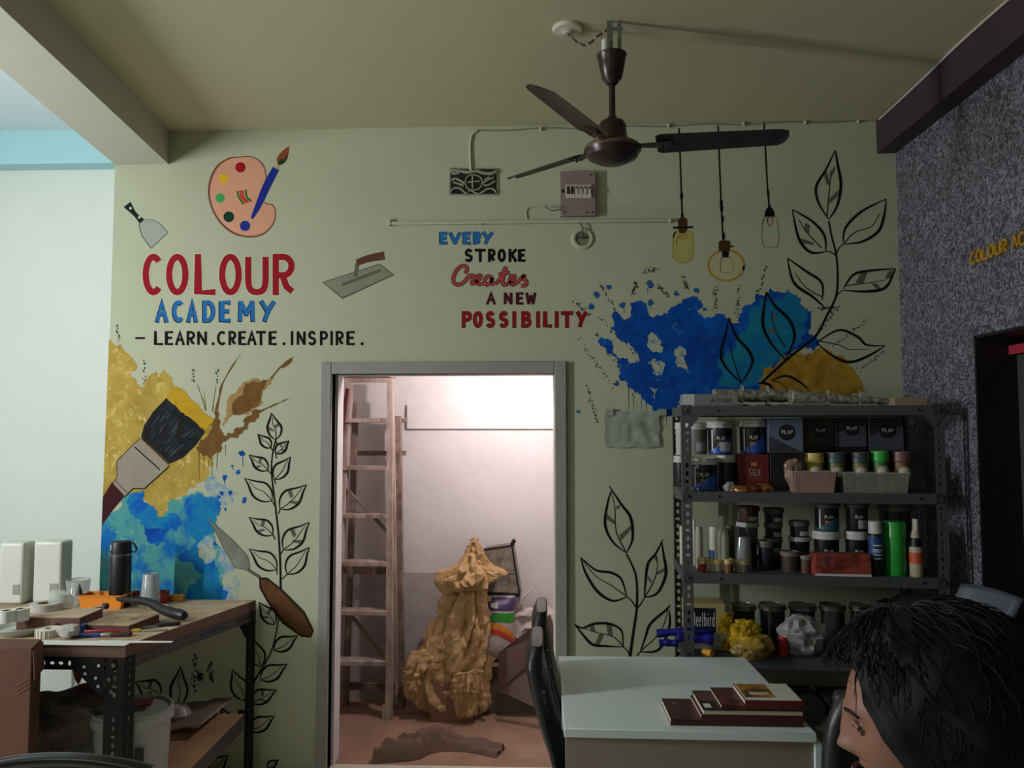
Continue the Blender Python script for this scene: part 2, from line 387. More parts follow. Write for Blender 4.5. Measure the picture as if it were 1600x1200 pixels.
G = {
 'A': [[(0,0),(.5,1),(1,0)], [(.2,.36),(.8,.36)]],
 'B': [[(0,0),(0,1)], [(0,1)]+arc(.45,.76,.42,.24,90,-90)+[(0,.52)], [(0,.52)]+arc(.5,.26,.5,.26,90,-90)+[(0,0)]],
 'C': [arc(.55,.5,.55,.5,48,312,18)],
 'D': [[(0,0),(0,1)], [(0,1)]+arc(.35,.5,.65,.5,90,-90,16)+[(0,0)]],
 'E': [[(1,1),(0,1),(0,0),(1,0)], [(0,.52),(.8,.52)]],
 'I': [[(.5,0),(.5,1)]],
 'K': [[(0,0),(0,1)], [(1,1),(.05,.45)], [(.3,.6),(1,0)]],
 'L': [[(0,1),(0,0),(1,0)]],
 'M': [[(0,0),(.05,1),(.5,.35),(.95,1),(1,0)]],
 'N': [[(0,0),(0,1),(1,0),(1,1)]],
 'O': [arc(.5,.5,.5,.5,90,450,28)],
 'P': [[(0,0),(0,1)], [(0,1)]+arc(.5,.73,.5,.27,90,-90)+[(0,.46)]],
 'R': [[(0,0),(0,1)], [(0,1)]+arc(.45,.74,.5,.26,90,-90)+[(0,.48)], [(.4,.48),(.65,.15),(1,0.02)]],
 'S': [[(.95,.82),(.7,.98),(.35,1),(.08,.82),(.12,.6),(.5,.5),(.88,.4),(.95,.18),(.68,.01),(.3,0),(.02,.15)]],
 'T': [[(0,1),(1,1)], [(.5,1),(.5,0)]],
 'U': [[(0,1),(0,.35),(.12,.08),(.5,0),(.88,.08),(1,.35),(1,1)]],
 'V': [[(0,1),(.5,0),(1,1)]],
 'W': [[(0,1),(.22,0),(.5,.75),(.78,0),(1,1)]],
 'Y': [[(0,1),(.5,.48)], [(1,1),(.5,.48),(.25,0)]],
 'H': [[(0,0),(0,1)], [(1,0),(1,1)], [(0,.5),(1,.5)]],
 'F': [[(1,1),(0,1),(0,0)], [(0,.52),(.8,.52)]],
 'G': [arc(.55,.5,.55,.5,48,340,18)+[(.6,.42)]],
 't': [[(.5,1),(.5,.1),(.9,0)], [(.1,.65),(.95,.65)]],
 'e': [[(.05,.36),(.92,.36)]+arc(.5,.34,.45,.34,10,320,14)],
 'l': [[(.5,0),(.5,1)]],
 'b': [[(.08,1),(.08,0)], arc(.5,.33,.42,.33,0,360,14)],
 'i': [[(.5,0),(.5,.66)], [(.5,.82),(.5,.92)]],
 'r': [[(.2,0),(.2,.66)], [(.2,.45),(.5,.66),(.9,.62)]],
 'd': [[(.92,1),(.92,0)], arc(.5,.33,.42,.33,0,360,14)],
}
SMOOTHG = 'COSUBDPRGebd'
def glyph(m, ch, x0, x1, yt, yb, w, mp):
    h = w/2; X0, X1, YT, YB = x0+h, x1-h, yt+h*(1 if yt < yb else -1), yb-h*(1 if yt < yb else -1)
    for st_ in G[ch]:
        pts = [(X0 + (X1-X0)*a, YB + (YT-YB)*b) for a, b in st_]
        if len(pts) == 2 or ch not in SMOOTHG:
            pts = [Vector(p) for p in pts]
            if ch in 'MNVWKY' and len(pts) > 2:
                for p_, q_ in zip(pts, pts[1:]):
                    e = (q_-p_).normalized()*h*.6; ribbon(m, [p_-e, q_+e], w, None, mp, smooth=False)
                continue
            if len(pts) == 2:
                e = (pts[1]-pts[0]).normalized()*h*.95; pts = [pts[0]-e*(1 if (pts[0]-pts[1]).length > w else .3), pts[1]+e*(1 if (pts[0]-pts[1]).length > w else .3)]
            else:
                e0_ = (pts[0]-pts[1]).normalized()*h*.9; e1_ = (pts[-1]-pts[-2]).normalized()*h*.9; pts[0] = pts[0]+e0_; pts[-1] = pts[-1]+e1_
            ribbon(m, pts, w, None, mp, smooth=False)
        else: ribbon(m, pts, w, None, mp, smooth=ch == 'S' or ch == 'U')
def word(spec, yt, yb, w, tr, lay, dx=0, dy=0, dw=0):
    """spec: (char,x0,x1) in crop units"""
    m = MB()
    for ch, a, b in spec:
        (xa, y0_), (xb, y1_) = tr([(a, yt), (b, yb)])
        if ch in '.-':
            r_ = w*.62
            if ch == '.': polyfill(m, [((xa+xb)/2+dx+(r_+dw/2)*cos(k*pi/5), y1_-r_+dy+(r_+dw/2)*sin(k*pi/5)) for k in range(10)], lambda p: W(p, lay))
            else: ribbon(m, [(xa+dx, (y0_+y1_)/2+dy), (xb+dx, (y0_+y1_)/2+dy)], w*.8+dw, None, lambda p: W(p, lay), smooth=False)
            continue
        if ch == 'I' and xb-xa < w: xa, xb = (xa+xb)/2-w/2, (xa+xb)/2+w/2
        glyph(m, ch, xa+dx-dw/2, xb+dx+dw/2, y0_+dy-dw/2, y1_+dy+dw/2, w+dw, lambda p: W(p, lay))
    return m
def lettering(spec, yt, yb, w, tr, m, label, sh=None, off=(-.8, .9), dw=1.6):
    if sh: word(spec, yt, yb, w, tr, 3, *off, dw).build('letter_shadow', sh, wall, sharp=0)
    o = word(spec, yt, yb, w, tr, 4).build('painted_lettering', m, wall, sharp=0); o['label'] = label
P_red = pm('crimson', (150, 22, 34)); P_drk = pm('dark_edge', (40, 14, 20)); P_blu = pm('letter_blue', (36, 108, 170)); P_navy = pm('navy_edge', (14, 34, 66))
HALO = pm('letter_halo', (196, 200, 176))
lettering([('C',143,250),('O',265,383),('L',415,525),('O',541,660),('U',677,800),('R',820,940)], 655, 872, 10, A8, P_red, 'crimson painted word COLOUR', HALO, (.2,.2), 3)
lettering([('A',213,276),('C',300,360),('A',375,430),('D',458,522),('E',547,602),('M',643,728),('Y',757,835)], 898, 1010, 5.6, A8, P_blu, 'blue painted word ACADEMY', P_navy)
lettering([('-',105,155),('L',203,250),('E',260,302),('A',312,362),('R',372,418),('N',427,478),('.',502,518),('C',530,580),('R',590,632),('E',642,682),('A',686,736),('T',733,785),('E',800,842),('.',870,888),('I',918,924),('N',945,992),('S',1003,1047),('P',1066,1108),('I',1124,1130),('R',1148,1192),('E',1205,1248),('.',1277,1295)], 1057, 1132, 4.0, A8, INK, 'black painted line LEARN.CREATE.INSPIRE.')
lettering([('E',318,362),('V',370,440),('E',450,495),('R',508,555),('Y',560,622)], 588, 660, 4.8, AE, P_blu, 'blue painted word EVERY', P_navy, (-.5,.6), 1)
lettering([('S',457,505),('T',515,578),('R',590,635),('O',645,692),('K',707,755),('E',762,803)], 686, 762, 4.6, AE, INK, 'black painted word STROKE')
lettering([('A',580,635),('N',680,730),('E',750,793),('W',803,865)], 932, 1005, 4.6, AE, pm('maroon', (74, 22, 34)), 'dark maroon painted words A NEW')
lettering([('P',445,500),('O',508,562),('S',580,632),('S',655,708),('I',735,749),('B',783,838),('I',870,884),('L',907,955),('I',976,990),('T',1008,1075),('Y',1095,1155)], 1040, 1132, 5.2, AE, pm('red2', (142, 22, 28)), 'red painted word POSSIBILITY', P_drk, (-.5,.6), 1)
scr = [[(462,828),(472,800),(455,782),(420,800),(395,845),(398,880),(425,890),(455,875),(480,845)], [(480,845),(492,838),(510,845),(498,880),(515,885)],
 [(510,885),(540,860),(548,840),(530,842),(525,870),(540,888),(575,880)], [(612,852),(590,842),(572,865),(580,890),(605,880),(615,850),(612,880),(630,888)],
 [(630,888),(665,850),(692,790)], [(694,788),(674,860),(680,890),(705,885)], [(650,832),(715,822)],
 [(705,885),(735,860),(742,842),(722,845),(715,870),(728,890),(752,882)], [(752,882),(785,848),(800,838),(788,852),(808,870),(805,892),(778,897)]]
for lay, w_, m_, nm in [(3, 6.4, P_drk, 'letter_shadow'), (4, 4.4, pm('rose', (168, 70, 68)), 'painted_lettering')]:
    q = MB()
    for s_ in scr: ribbon(q, AE(s_), w_, None, lambda p: W(p, lay))
    o = q.build(nm, m_, wall, sharp=0)
o['label'] = 'rose red script word Creates'

def edge(py): return (182 - .0388*(py-260))
def flat(nm, m, pts, tr, lay, label=None, amp=0, it=4, seed=1, holes=(), smooth=False, par=None):
    p = tr(pts)
    if smooth: p = [(v.x, v.y) for v in catmull([Vector((a, b, 0)) for a, b in p], 6, True)]
    if amp: p = jag(p, amp, it + 1, seed)
    p = [(max(a, edge(b) - 1.2), b) for a, b in p]
    q = MB(); polyfill(q, p, lambda v: W(v, lay), holes)
    o = q.build(nm, m, par or wall, sharp=0)
    if label: o['label'] = label
    return o
def disc(m, x, y, r_, lay, ry=None, n=18, tr=None, jit=0):
    (x, y), = tr([(x, y)]) if tr else ((x, y),)
    polyfill(m, [(x+r_*cos(2*pi*k/n)*(1+random.uniform(-jit, jit)), y+(ry or r_)*sin(2*pi*k/n)*(1+random.uniform(-jit, jit))) for k in range(n)], lambda p: W(p, lay))

# palette and small brush
flat('painted_palette', pm('palette_edge', (120, 72, 56)), [(645,149),(715,149),(768,185),(787,240),(785,300),(760,350),(782,388),(822,400),(838,440),(824,503),(772,555),(700,571),(618,553),(552,503),(506,432),(484,350),(492,268),(528,197),(588,157)], A8, 2, 'brown rim of the painted palette', smooth=True)
flat('painted_palette', pm('palette', (214, 158, 128), var=.12, scale=5), [(650,154),(715,154),(764,190),(782,240),(780,300),(756,350),(780,392),(818,404),(833,440),(820,498),(770,547),(700,562),(626,545),(562,498),(516,430),(495,350),(503,272),(537,204),(592,164)], A8, 3, 'peach painted artist palette', smooth=True)
for nm, c, x, y, r_ in [('red', (160,20,30),653,205,27),('yellow', (220,180,40),565,265,25),('green', (60,160,90),547,365,24),('bottle_green', (10,60,40),592,463,28),('royal_blue', (30,50,140),677,510,27)]:
    q = MB(); disc(q, x, y, r_/3.333, 4, tr=A8, n=24); o = q.build('painted_dab', pm('dab_'+nm, c), wall, sharp=0); o['label'] = nm.replace('_', ' ') + ' dab on the palette'
for a, c in [(0, (30,110,50)), (14, (190,60,50)), (26,(190,60,50)), (42, (30,110,50))]:
    q = MB(); ribbon(q, A8([(638+a,328-a*.15),(645+a,362),(670+a,398-a*.4)]), 3.2, None, lambda p: W(p, 4)); q.build('painted_stripe', pm('stripe%d' % c[0], c), wall, sharp=0)
q = MB(); ribbon(q, A8([(712,472),(745,405),(790,300),(838,210)]), 12, lambda t: .15+.85*sin(pi*min(1, t*.62+.06))**1.0, lambda p: W(p, 5)); q.build('painted_brush_handle', pm('brush_blue', (24,44,138)), wall, sharp=0)
q = MB(); ribbon(q, A8([(838,212),(852,184)]), 5.5, None, lambda p: W(p, 6)); q.build('painted_ferrule', pm('ferrule', (190,160,110)), wall, sharp=0)
flat('painted_bristles', pm('bristle_tip', (28,58,34), col2=(140,70,40), scale=14, thr=(.45,.55)), [(848,188),(842,160),(862,130),(903,98),(900,140),(888,175),(862,192)], A8, 6, smooth=True)
# spatula
q = MB(); ribbon(q, A8([(62,398),(95,440),(140,488)]), 13, lambda t: .75+.25*cos(t*5), lambda p: W(p, 3)); q.build('painted_spatula_handle', pm('spat_black', (26,30,28)), wall, sharp=0)
q = MB(); disc(q, 80, 418, 2, 4, tr=A8); disc(q, 126, 466, 2, 4, tr=A8); q.build('painted_rivets', pm('rivet', (200,205,195)), wall, sharp=0)
flat('painted_spatula_blade', pm('steel', (165,172,160), var=.2, scale=9), [(125,500),(158,474),(222,490),(275,545),(188,626),(140,560)], A8, 2)
q = MB(); ribbon(q, A8([(125,500),(140,560),(188,626)]), 1.5, None, lambda p: W(p, 4)); ribbon(q, A8([(188,626),(275,545)]), 1, None, lambda p: W(p, 4)); ribbon(q, A8([(160,474),(222,490),(275,545)]), .8, None, lambda p: W(p, 4)); q.build('painted_outline', pm('grey_line', (84,92,84)), wall, sharp=0)
# plastering float
STL = pm('float_steel', (140,140,124), var=.2, scale=9)
flat('painted_float_plate', pm('grey_line2', (84,84,72)), [(1078,803),(1377,706),(1454,766),(1184,890)], A8, 2)
flat('painted_float_plate', STL, [(1086,804),(1375,711),(1446,764),(1184,882)], A8, 3)
q = MB(); ribbon(q, A8([(1182,818),(1384,740)]), 5, None, lambda p: W(p, 4)); ribbon(q, A8([(1250,775),(1262,705)]), 6.5, None, lambda p: W(p, 4)); q.build('painted_float_rib', pm('rib', (104,102,88), var=.2), wall, sharp=0)
q = MB(); ribbon(q, A8([(1258,702),(1320,680),(1402,665)]), 12, lambda t: .8+.3*t, lambda p: W(p, 5)); q.build('painted_float_handle', pm('float_handle', (104,70,56), var=.3, scale=14), wall, sharp=0)

# yellow, teal and blue splashes on the left
GOLD = pm('gold', (188, 162, 78), col2=(150, 122, 50), scale=9, thr=(.3,.68), col3=(214, 190, 112), thr3=(.56,.66), scale3=30)
flat('painted_splash', GOLD, [(150,537),(172,530),(181,541),(190,538),(200,552),(208,562),(206,590),(214,600),(226,604),(232,588),(245,582),(256,577),(270,590),(279,606),(292,622),(333,655),(340,690),(335,725),(325,745),(305,762),(285,776),(262,794),(247,808),(236,798),(228,782),(215,770),(190,780),(138,800),(138,760)], lambda p: p, 1, 'yellow ochre splash behind the painted brush', amp=1.1, it=4, seed=3)
TEAL = pm('teal', (78, 152, 150), col2=(14, 104, 172), scale=4.5, thr=(.42,.52), col3=(120, 178, 168), thr3=(.58,.68), scale3=22)
flat('painted_splash', TEAL, [(138,812),(176,800),(200,770),(224,767),(232,788),(245,806),(262,792),(285,776),(310,768),(330,775),(342,795),(338,812),(330,826),(336,845),(343,880),(352,935),(350,985),(300,992),(240,985),(136,990)], lambda p: p, 2, 'teal and blue cloud splash', amp=1.0, it=4, seed=5)
BLUE = pm('blue', (10, 88, 182), col2=(6, 64, 150), scale=7, thr=(.4,.6), col3=(60, 130, 170), thr3=(.60,.68), scale3=30)
AZ = pm('azure', (8, 92, 178), col2=(24, 128, 172), scale=8, thr=(.42,.60), col3=(60, 150, 168), thr3=(.60,.70), scale3=26)
flat('painted_splash', AZ, [(150,835),(220,803),(250,872),(290,925),(340,905),(390,935),(385,985),(330,1000),(290,1060),(250,1040),(215,960),(160,900)], A4, 3, 'bright blue patch below the painted brush', amp=1.1, seed=8)
flat('painted_splash', AZ, [(400,880),(440,830),(560,830),(585,890),(560,955),(525,1010),(470,1050),(420,1000),(450,940)], A4, 3, amp=1.1, seed=9)
flat('painted_splash', BLUE, [(700,10),(830,15),(800,75),(745,95),(720,50)], A3, 3, amp=1.1, seed=10)
flat('painted_splash', AZ, [(870,160),(960,90),(1030,40),(1060,100),(1040,160),(1075,230),(1112,365),(1100,420),(860,420),(930,300),(1000,240),(950,190)], A3, 3, amp=1.1, seed=11)
PALE = pm('pale_blue', (120, 156, 180), col2=sage, scale=30, thr=(.42,.6))
flat('painted_splash', PALE, [(975,110),(1010,50),(1055,60),(1060,120),(1040,185),(990,160)], A3, 4, 'pale worn patch in the blue', amp=1.1, seed=12)
flat('painted_splash', PALE, [(1060,95),(1110,130),(1150,200),(1185,300),(1190,400),(1110,400),(1100,300),(1070,200)], A3, 1, amp=1.1, seed=13)
flat('painted_splash', PALE, [(520,740),(560,730),(620,790),(660,810),(640,850),(600,870),(580,890),(560,840),(520,800)], A4, 1, amp=1.2, seed=14)
BR = pm('brown', (122, 88, 44), col2=(96, 68, 32), scale=20, thr=(.3,.7)); BR2 = pm('brown_wash', (168, 140, 92), col2=(150,116,66), scale=20, thr=(.3,.7))
flat('painted_splatter', BR2, [(600,470),(612,400),(640,345),(692,290),(760,275),(827,270),(785,330),(775,400),(705,445),(640,450),(605,490),(590,500)], A4, 3, 'pale brown wash of the splatter', amp=.5, seed=15)
flat('painted_splatter', BR, [(640,440),(640,390),(690,340),(700,300),(750,290),(815,280),(778,330),(765,395),(700,435)], A4, 4, amp=.5, seed=16)
flat('painted_splatter', BR, [(465,600),(500,560),(540,480),(553,430),(575,430),(585,480),(600,540),(690,500),(708,448),(772,428),(748,478),(690,520),(640,552),(592,572),(582,620),(540,650),(500,640)], A4, 4, 'brown paint splatter beside the painted brush', amp=.9, seed=17)
q = MB()
for p_, w_ in [([(560,440),(578,360),(592,300),(640,215),(678,160)], 4), ([(515,425),(495,360),(470,290)], 1.6), ([(545,430),(560,320)], 1.4),([(515,410),(505,330)], .9), ([(820,275),(870,215),(930,168)], 3), ([(765,430),(850,392),(910,365)], 3), ([(483,610),(484,750)], 1.4), ([(507,640),(507,712)], 1.3), ([(530,650),(528,690)],1.2), ([(543,640),(544,745)], 1.3), ([(570,620),(565,700)], 1.3), ([(606,585),(607,640)], 1)]:
    ribbon(q, A4(p_), w_, lambda t: 1-.75*t + .25*sin(t*19), lambda p: W(p, 5))
polyfill(q, jag(A4([(865,222),(880,195),(922,176),(900,212)]), .5, 3, 2), lambda p: W(p, 5))
q.build('painted_drips', BR, wall, sharp=0)
q = MB()
for x, y, a in [(685,625,16),(603,735,13),(665,712,12),(695,845,13),(607,887,8),(640,685,7),(590,812,10),(630,812,11),(560,1050,10),(575,830,12)]:
    x, y = A4([(x, y)])[0]; a /= 3
    polyfill(q, jag([(x+a*cos(k)*random.uniform(.7,1.3), y+a*sin(k)*random.uniform(.7,1.3)) for k in range(6)], 1, 3, int(x)), lambda p: W(p, 5))
for x, y, l in [(688,640,50),(603,740,35),(640,690,12),(600,740,20)]: ribbon(q, A4([(x,y),(x+1,y+l)]), 1.2, lambda t: 1-.6*t, lambda p: W(p, 5), smooth=False)
q.build('painted_drops', BLUE, wall, sharp=0)
# big flat brush
flat('painted_brush_handle', pm('maroon_handle', (70, 26, 32), var=.3), [(75,760),(135,825),(80,890),(4,965),(4,830)], A4, 6)
flat('painted_ferrule', pm('ferrule_beige', (152, 144, 128), var=.18, scale=8), [(205,555),(340,680),(300,725),(228,790),(176,790),(135,830),(78,765),(100,738),(98,660)], A4, 5)
q = MB()
for p_, w_ in [([(182,595),(300,702)], 2), ([(213,553),(343,678)], 1.6), ([(135,830),(176,790),(228,790),(345,685)], 1.8), ([(78,765),(100,738),(98,660),(208,553)], 1), ([(92,752),(148,812)], .9)]: ribbon(q, A4(p_), w_, None, lambda p: W(p, 7), smooth=False)
q.build('painted_outline', INK, wall, sharp=0)
flat('painted_bristles', pm('bristle_black', (34, 38, 42), col2=(20, 22, 25), scale=30, thr=(.4,.6)), [(330,366),(515,520),(470,585),(410,645),(345,674),(280,612),(212,548),(225,495),(268,430)], A4, 6, 'black bristles of the large painted brush')
flat('painted_bristles', pm('bristle_gold', (196, 156, 36), var=.25, scale=20), [(380,315),(465,388),(552,465),(515,524),(480,490),(430,450),(390,420),(360,395),(332,368)], A4, 7, 'yellow loaded tip of the painted brush', amp=.4, it=3)
q = MB()
rnd = random.Random(4)
for k in range(26):
    t = rnd.random(); s_ = rnd.random()*.7+.12
    a_ = Vector((330+185*t, 368+152*t)); b_ = Vector((225+110*t, 540+125*t)); p0 = a_.lerp(b_, s_); p1 = a_.lerp(b_, min(.98, s_+.16))
    ribbon(q, A4([p0, p1]), .7, None, lambda p: W(p, 8), smooth=False)
q.build('painted_bristle_strokes', pm('grey_bristle', (92, 96, 102)), wall, sharp=0)

# right splash
flat('painted_splash', BLUE, [(170,265),(215,290),(245,290),(250,222),(300,205),(335,262),(400,275),(440,240),(500,200),(545,185),(580,212),(560,258),(600,292),(660,268),(700,290),(757,310),(768,262),(830,212),(842,176),(900,150),(980,155),(1012,190),(1050,230),(1087,300),(1075,350),(1112,380),(1100,440),(1020,445),(900,530),(850,640),(640,660),(500,650),(480,690),(440,740),(400,735),(335,690),(300,640),(250,610),(200,520),(140,440),(105,385),(115,372),(170,410),(215,470),(290,490),(270,440),(200,385),(160,340)], A6, 1, 'deep blue splash above the steel rack', amp=1.25, it=4, seed=21)
DT = pm('deep_teal', (20, 104, 160), col2=(24, 124, 146), scale=8, thr=(.4,.6), col3=(50, 140, 170), thr3=(.58,.70), scale3=26)
flat('painted_splash', DT, [(850,195),(980,162),(1035,220),(1072,290),(1065,350),(1010,420),(900,510),(850,600),(660,600),(655,520),(700,440),(740,400),(790,330),(810,250)], A6, 2, amp=1.2, it=4, seed=22)
flat('painted_splash', pm('gold2', (176, 142, 52), col2=(140, 104, 34), scale=18, thr=(.35,.65)), [(860,530),(950,470),(1020,432),(1090,455),(1160,430),(1255,490),(1312,560),(1348,640),(1100,650),(850,650)], A6, 3, 'ochre splash above the steel rack', amp=1.1, it=4, seed=23)
for i, pg in enumerate([[(345,350),(372,365),(402,430),(388,455),(350,440)], [(465,430),(505,430),(500,470),(515,530),(480,515),(458,460)], [(335,495),(400,490),(395,555),(355,540)], [(340,610),(380,615),(365,660)]]):
    flat('painted_patch', mat('sage_bare', sage, .62, col2=(90, 140, 170), scale=40, thr=(.4,.5)), pg, A6, 2, amp=1.2, it=4, seed=30+i)
q = MB()
for x, y, a in [(155,143,12),(95,178,14),(72,232,14),(343,130,18),(465,175,13),(557,160,14),(215,225,16),(345,215,14),(598,247,10),(190,590,14),(12,720,9)]:
    x, y = A6([(x, y)])[0]; a /= 2.9
    polyfill(q, jag([(x+a*cos(k)*random.uniform(.8,1.2), y+a*sin(k)*random.uniform(.8,1.3)) for k in range(6)], 1, 3, int(x)), lambda p: W(p, 2))
for x, y, l in [(243,600,118),(265,640,75),(302,650,60),(325,680,40),(418,730,60),(222,235,30),(330,150,25),(345,225,28)]: ribbon(q, A6([(x,y),(x+1,y+l)]), 1.2, lambda t: 1-.6*t, lambda p: W(p, 2), smooth=False)
q.build('painted_drops', pm('drop_blue', (36, 92, 150)), wall, sharp=0)
q = MB(); rnd = random.Random(9)
def speck(tr, a, b, n_, r_, spread):
    for k in range(n_):
        t = (k+rnd.random())/n_; x = a[0]+(b[0]-a[0])*t+rnd.gauss(0, spread); y = a[1]+(b[1]-a[1])*t+rnd.gauss(0, spread)
        (x, y), = tr([(x, y)]); rr = r_*rnd.uniform(.4, 1.2)/2.5
        polyfill(q, [(x+rr*cos(j*1.26+k)*rnd.uniform(.5,1.4), y+rr*sin(j*1.26+k)*rnd.uniform(.5,1.6)) for j in range(5)], lambda p: W(p, 2))
for a, b in [((40,270),(300,700)), ((110,120),(190,260)), ((10,380),(170,610)), ((885,40),(830,200)), ((750,130),(745,310)), ((645,150),(640,250)), ((495,90),(510,150)), ((100,280),(300,480)), ((380,140),(430,190)), ((310,70),(380,60)), ((260,180),(280,120)), ((1215,230),(1110,360)), ((1430,440),(1310,530)), ((1360,290),(1180,420)), ((1120,240),(1200,240)), ((50,600),(100,780)), ((0,210),(60,280))]:
    speck(A6, a, b, 30, 3.6, 5)
for a, b in [((100,20),(105,110)), ((225,180),(230,300)), ((455,230),(460,300)), ((570,230),(560,330))]: speck(A4, a, b, 14, 3.5, 4)
for a, b in [((700,20),(680,380)), ((850,120),(880,300)), ((740,220),(745,280))]: speck(AD, a, b, 22, 6, 14)
q.build('painted_speckles', pm('speck', (52, 62, 58)), wall, sharp=0, kind='stuff')

# leaves and vines
GREYHATCH = pm('hatch', (92, 98, 84))
def tp(t): return .35 + .95*sin(pi*min(max(t, .02), .98))
def leaf(tr, s1, s2, vein=None, pet=None, hatch=(), k=1.0, lay=6):
    q = MB(); mp = lambda p: W(p, lay)
    ribbon(q, tr(s1), 3.1*k, tp, mp); ribbon(q, tr(s2), 3.4*k, tp, mp)
    if vein: ribbon(q, tr(vein), 1.7*k, lambda t: 1-.5*t, mp)
    if pet: ribbon(q, tr(pet), 2.2*k, lambda t: 1-.4*t, mp)
    o = q.build('painted_leaf', INK, wall, sharp=0)
    if hatch:
        q = MB()
        for h in hatch: polyfill(q, tr(h), lambda p: W(p, lay-1))
        q.build('leaf_shade', GREYHATCH, o, sharp=0)
def gleaf(tr, b, t, w=.3, k=1, flip=1, hatch=True, asym=.85):
    b = Vector(b); t = Vector(t); d = t-b; n_ = Vector((-d.y, d.x))*flip
    P = lambda u, v: b + d*u + n_*v
    s1 = [b, P(.18, w*.75), P(.45, w), P(.75, w*.42), t]; s2 = [b, P(.2, -w*asym*.8), P(.5, -w*asym), P(.8, -w*.3), t]
    vein = [b, P(.35, .05*flip), P(.6, -.02), P(.85, .02)]
    hs = [[P(.42, .02), P(.52, .02), P(.62, w*.82), P(.50, w*.95)], [P(.3, -.02), P(.38, -.02), P(.55, -w*asym*.92), P(.42, -w*asym*.95)]] if hatch else ()
    leaf(tr, s1, s2, vein, None, hs, k)
def stem(tr, pts, w, lay=7, par=None):
    q = MB(); ribbon(q, tr(pts), w, lambda t: .55+.45*t, lambda p: W(p, lay)); q.build('painted_stem', INK, wall, sharp=0)
stem(AR, [(258,395),(270,460),(290,545),(296,640),(288,720),(250,800),(200,890),(100,970),(0,1060),(-30,1090)], 4.2)
leaf(AR, [(258,390),(215,320),(205,250),(245,180),(286,95)], [(258,390),(295,330),(310,240),(295,150),(286,95)], [(250,380),(262,250),(270,180)], None, [[(236,190),(250,185),(262,235),(250,245)], [(262,300),(300,265),(298,290),(258,325)], [(262,195),(285,160),(285,180),(265,215)]])
leaf(AR, [(245,525),(240,460),(190,400),(103,348)], [(245,528),(180,530),(130,470),(103,348)], [(225,510),(160,440),(130,390)], [(290,545),(268,530),(245,526)], [[(155,405),(178,415),(172,455),(155,440)], [(140,470),(195,490),(190,500),(148,492)]])
leaf(AR, [(320,490),(330,425),(400,355),(503,303)], [(320,495),(400,485),(470,440),(495,370),(503,303)], [(325,490),(370,445),(440,420),(475,365)], [(288,545),(300,515),(320,495)])
leaf(AR, [(230,735),(228,660),(160,610),(82,555)], [(245,770),(190,720),(110,660),(82,555)], [(228,720),(160,680),(112,615)])
leaf(AR, [(320,687),(365,625),(440,608),(543,600)], [(320,692),(420,697),(500,680),(543,600)], [(330,672),(420,662),(500,648)], [(288,722),(300,705),(320,692)], [[(395,615),(425,612),(405,662),(372,662)], [(512,612),(538,604),(520,640),(498,645)], [(440,665),(465,690),(480,685),(462,662)]])
leaf(AR, [(205,915),(300,862),(380,890),(420,925),(498,928)], [(205,915),(280,975),(350,998),(430,970),(498,928)], [(215,908),(300,925),(350,945),(430,942)])
leaf(A6, [(765,590),(690,510),(670,450),(690,370),(708,285)], [(765,590),(815,500),(800,440),(740,370),(708,285)], [(765,590),(725,470),(710,390)], k=1.15)
leaf(A6, [(968,480),(900,400),(865,320),(870,240),(880,165)], [(968,480),(1010,380),(990,300),(920,230),(880,165)], [(968,420),(920,340),(905,260)], None, [[(890,335),(930,345),(935,360),(885,355)], [(930,265),(915,310),(905,300),(915,262)]], k=1.2)
leaf(A6, [(905,575),(970,555),(1030,580),(1080,622)], [(840,590),(880,590),(915,615)], [(905,575),(950,590),(980,620)], k=1.0)
stem(AP, [(370,470),(425,600),(430,780),(410,930),(390,1072)], 4.4)
leaf(AP, [(370,465),(290,400),(245,300),(258,180),(280,100)], [(370,465),(405,380),(395,260),(340,180),(268,72)], [(365,455),(310,340),(302,200),(280,110)], None, [[(255,235),(300,275),(300,298),(255,268)], [(310,190),(335,182),(330,200),(310,212)], [(330,360),(398,300),(398,325),(335,395)]])
leaf(AP, [(370,718),(340,620),(280,580),(190,565),(102,490)], [(370,722),(290,745),(200,690),(130,580),(102,490)], [(370,718),(280,655),(190,600),(115,510)], [(425,782),(400,745),(372,720)])
leaf(AP, [(475,725),(480,650),(495,530),(540,470),(583,385)], [(475,725),(550,700),(600,590),(588,480),(575,400)], [(475,725),(525,640),(550,560),(548,480)], [(432,790),(460,755),(475,725)], [[(530,480),(545,478),(552,525),(535,500)], [(550,575),(595,550),(595,570),(548,595)], [(497,600),(520,630),(512,642),(495,615)]])
leaf(AP, [(350,1015),(340,920),(270,880),(180,880),(110,905),(65,880)], [(350,1015),(240,1010),(170,1000),(120,950),(65,880)], [(350,1010),(290,955),(190,930),(80,890)], [(392,1066),(370,1030),(350,1015)], [[(150,885),(175,882),(190,928),(165,925)], [(250,880),(282,888),(290,955),(262,945)], [(215,935),(240,940),(210,1003),(185,1000)]])
leaf(AP, [(450,1045),(480,960),(510,880),(600,800),(625,768)], [(450,1045),(560,1030),(620,900),(620,800)], [(450,1040),(540,960),(590,880),(612,800)], [(432,1068),(440,1055),(450,1045)])
stem(A4, [(840,565),(826,640),(823,720),(838,850),(855,1000),(863,1130),(866,1262)], 3.2)
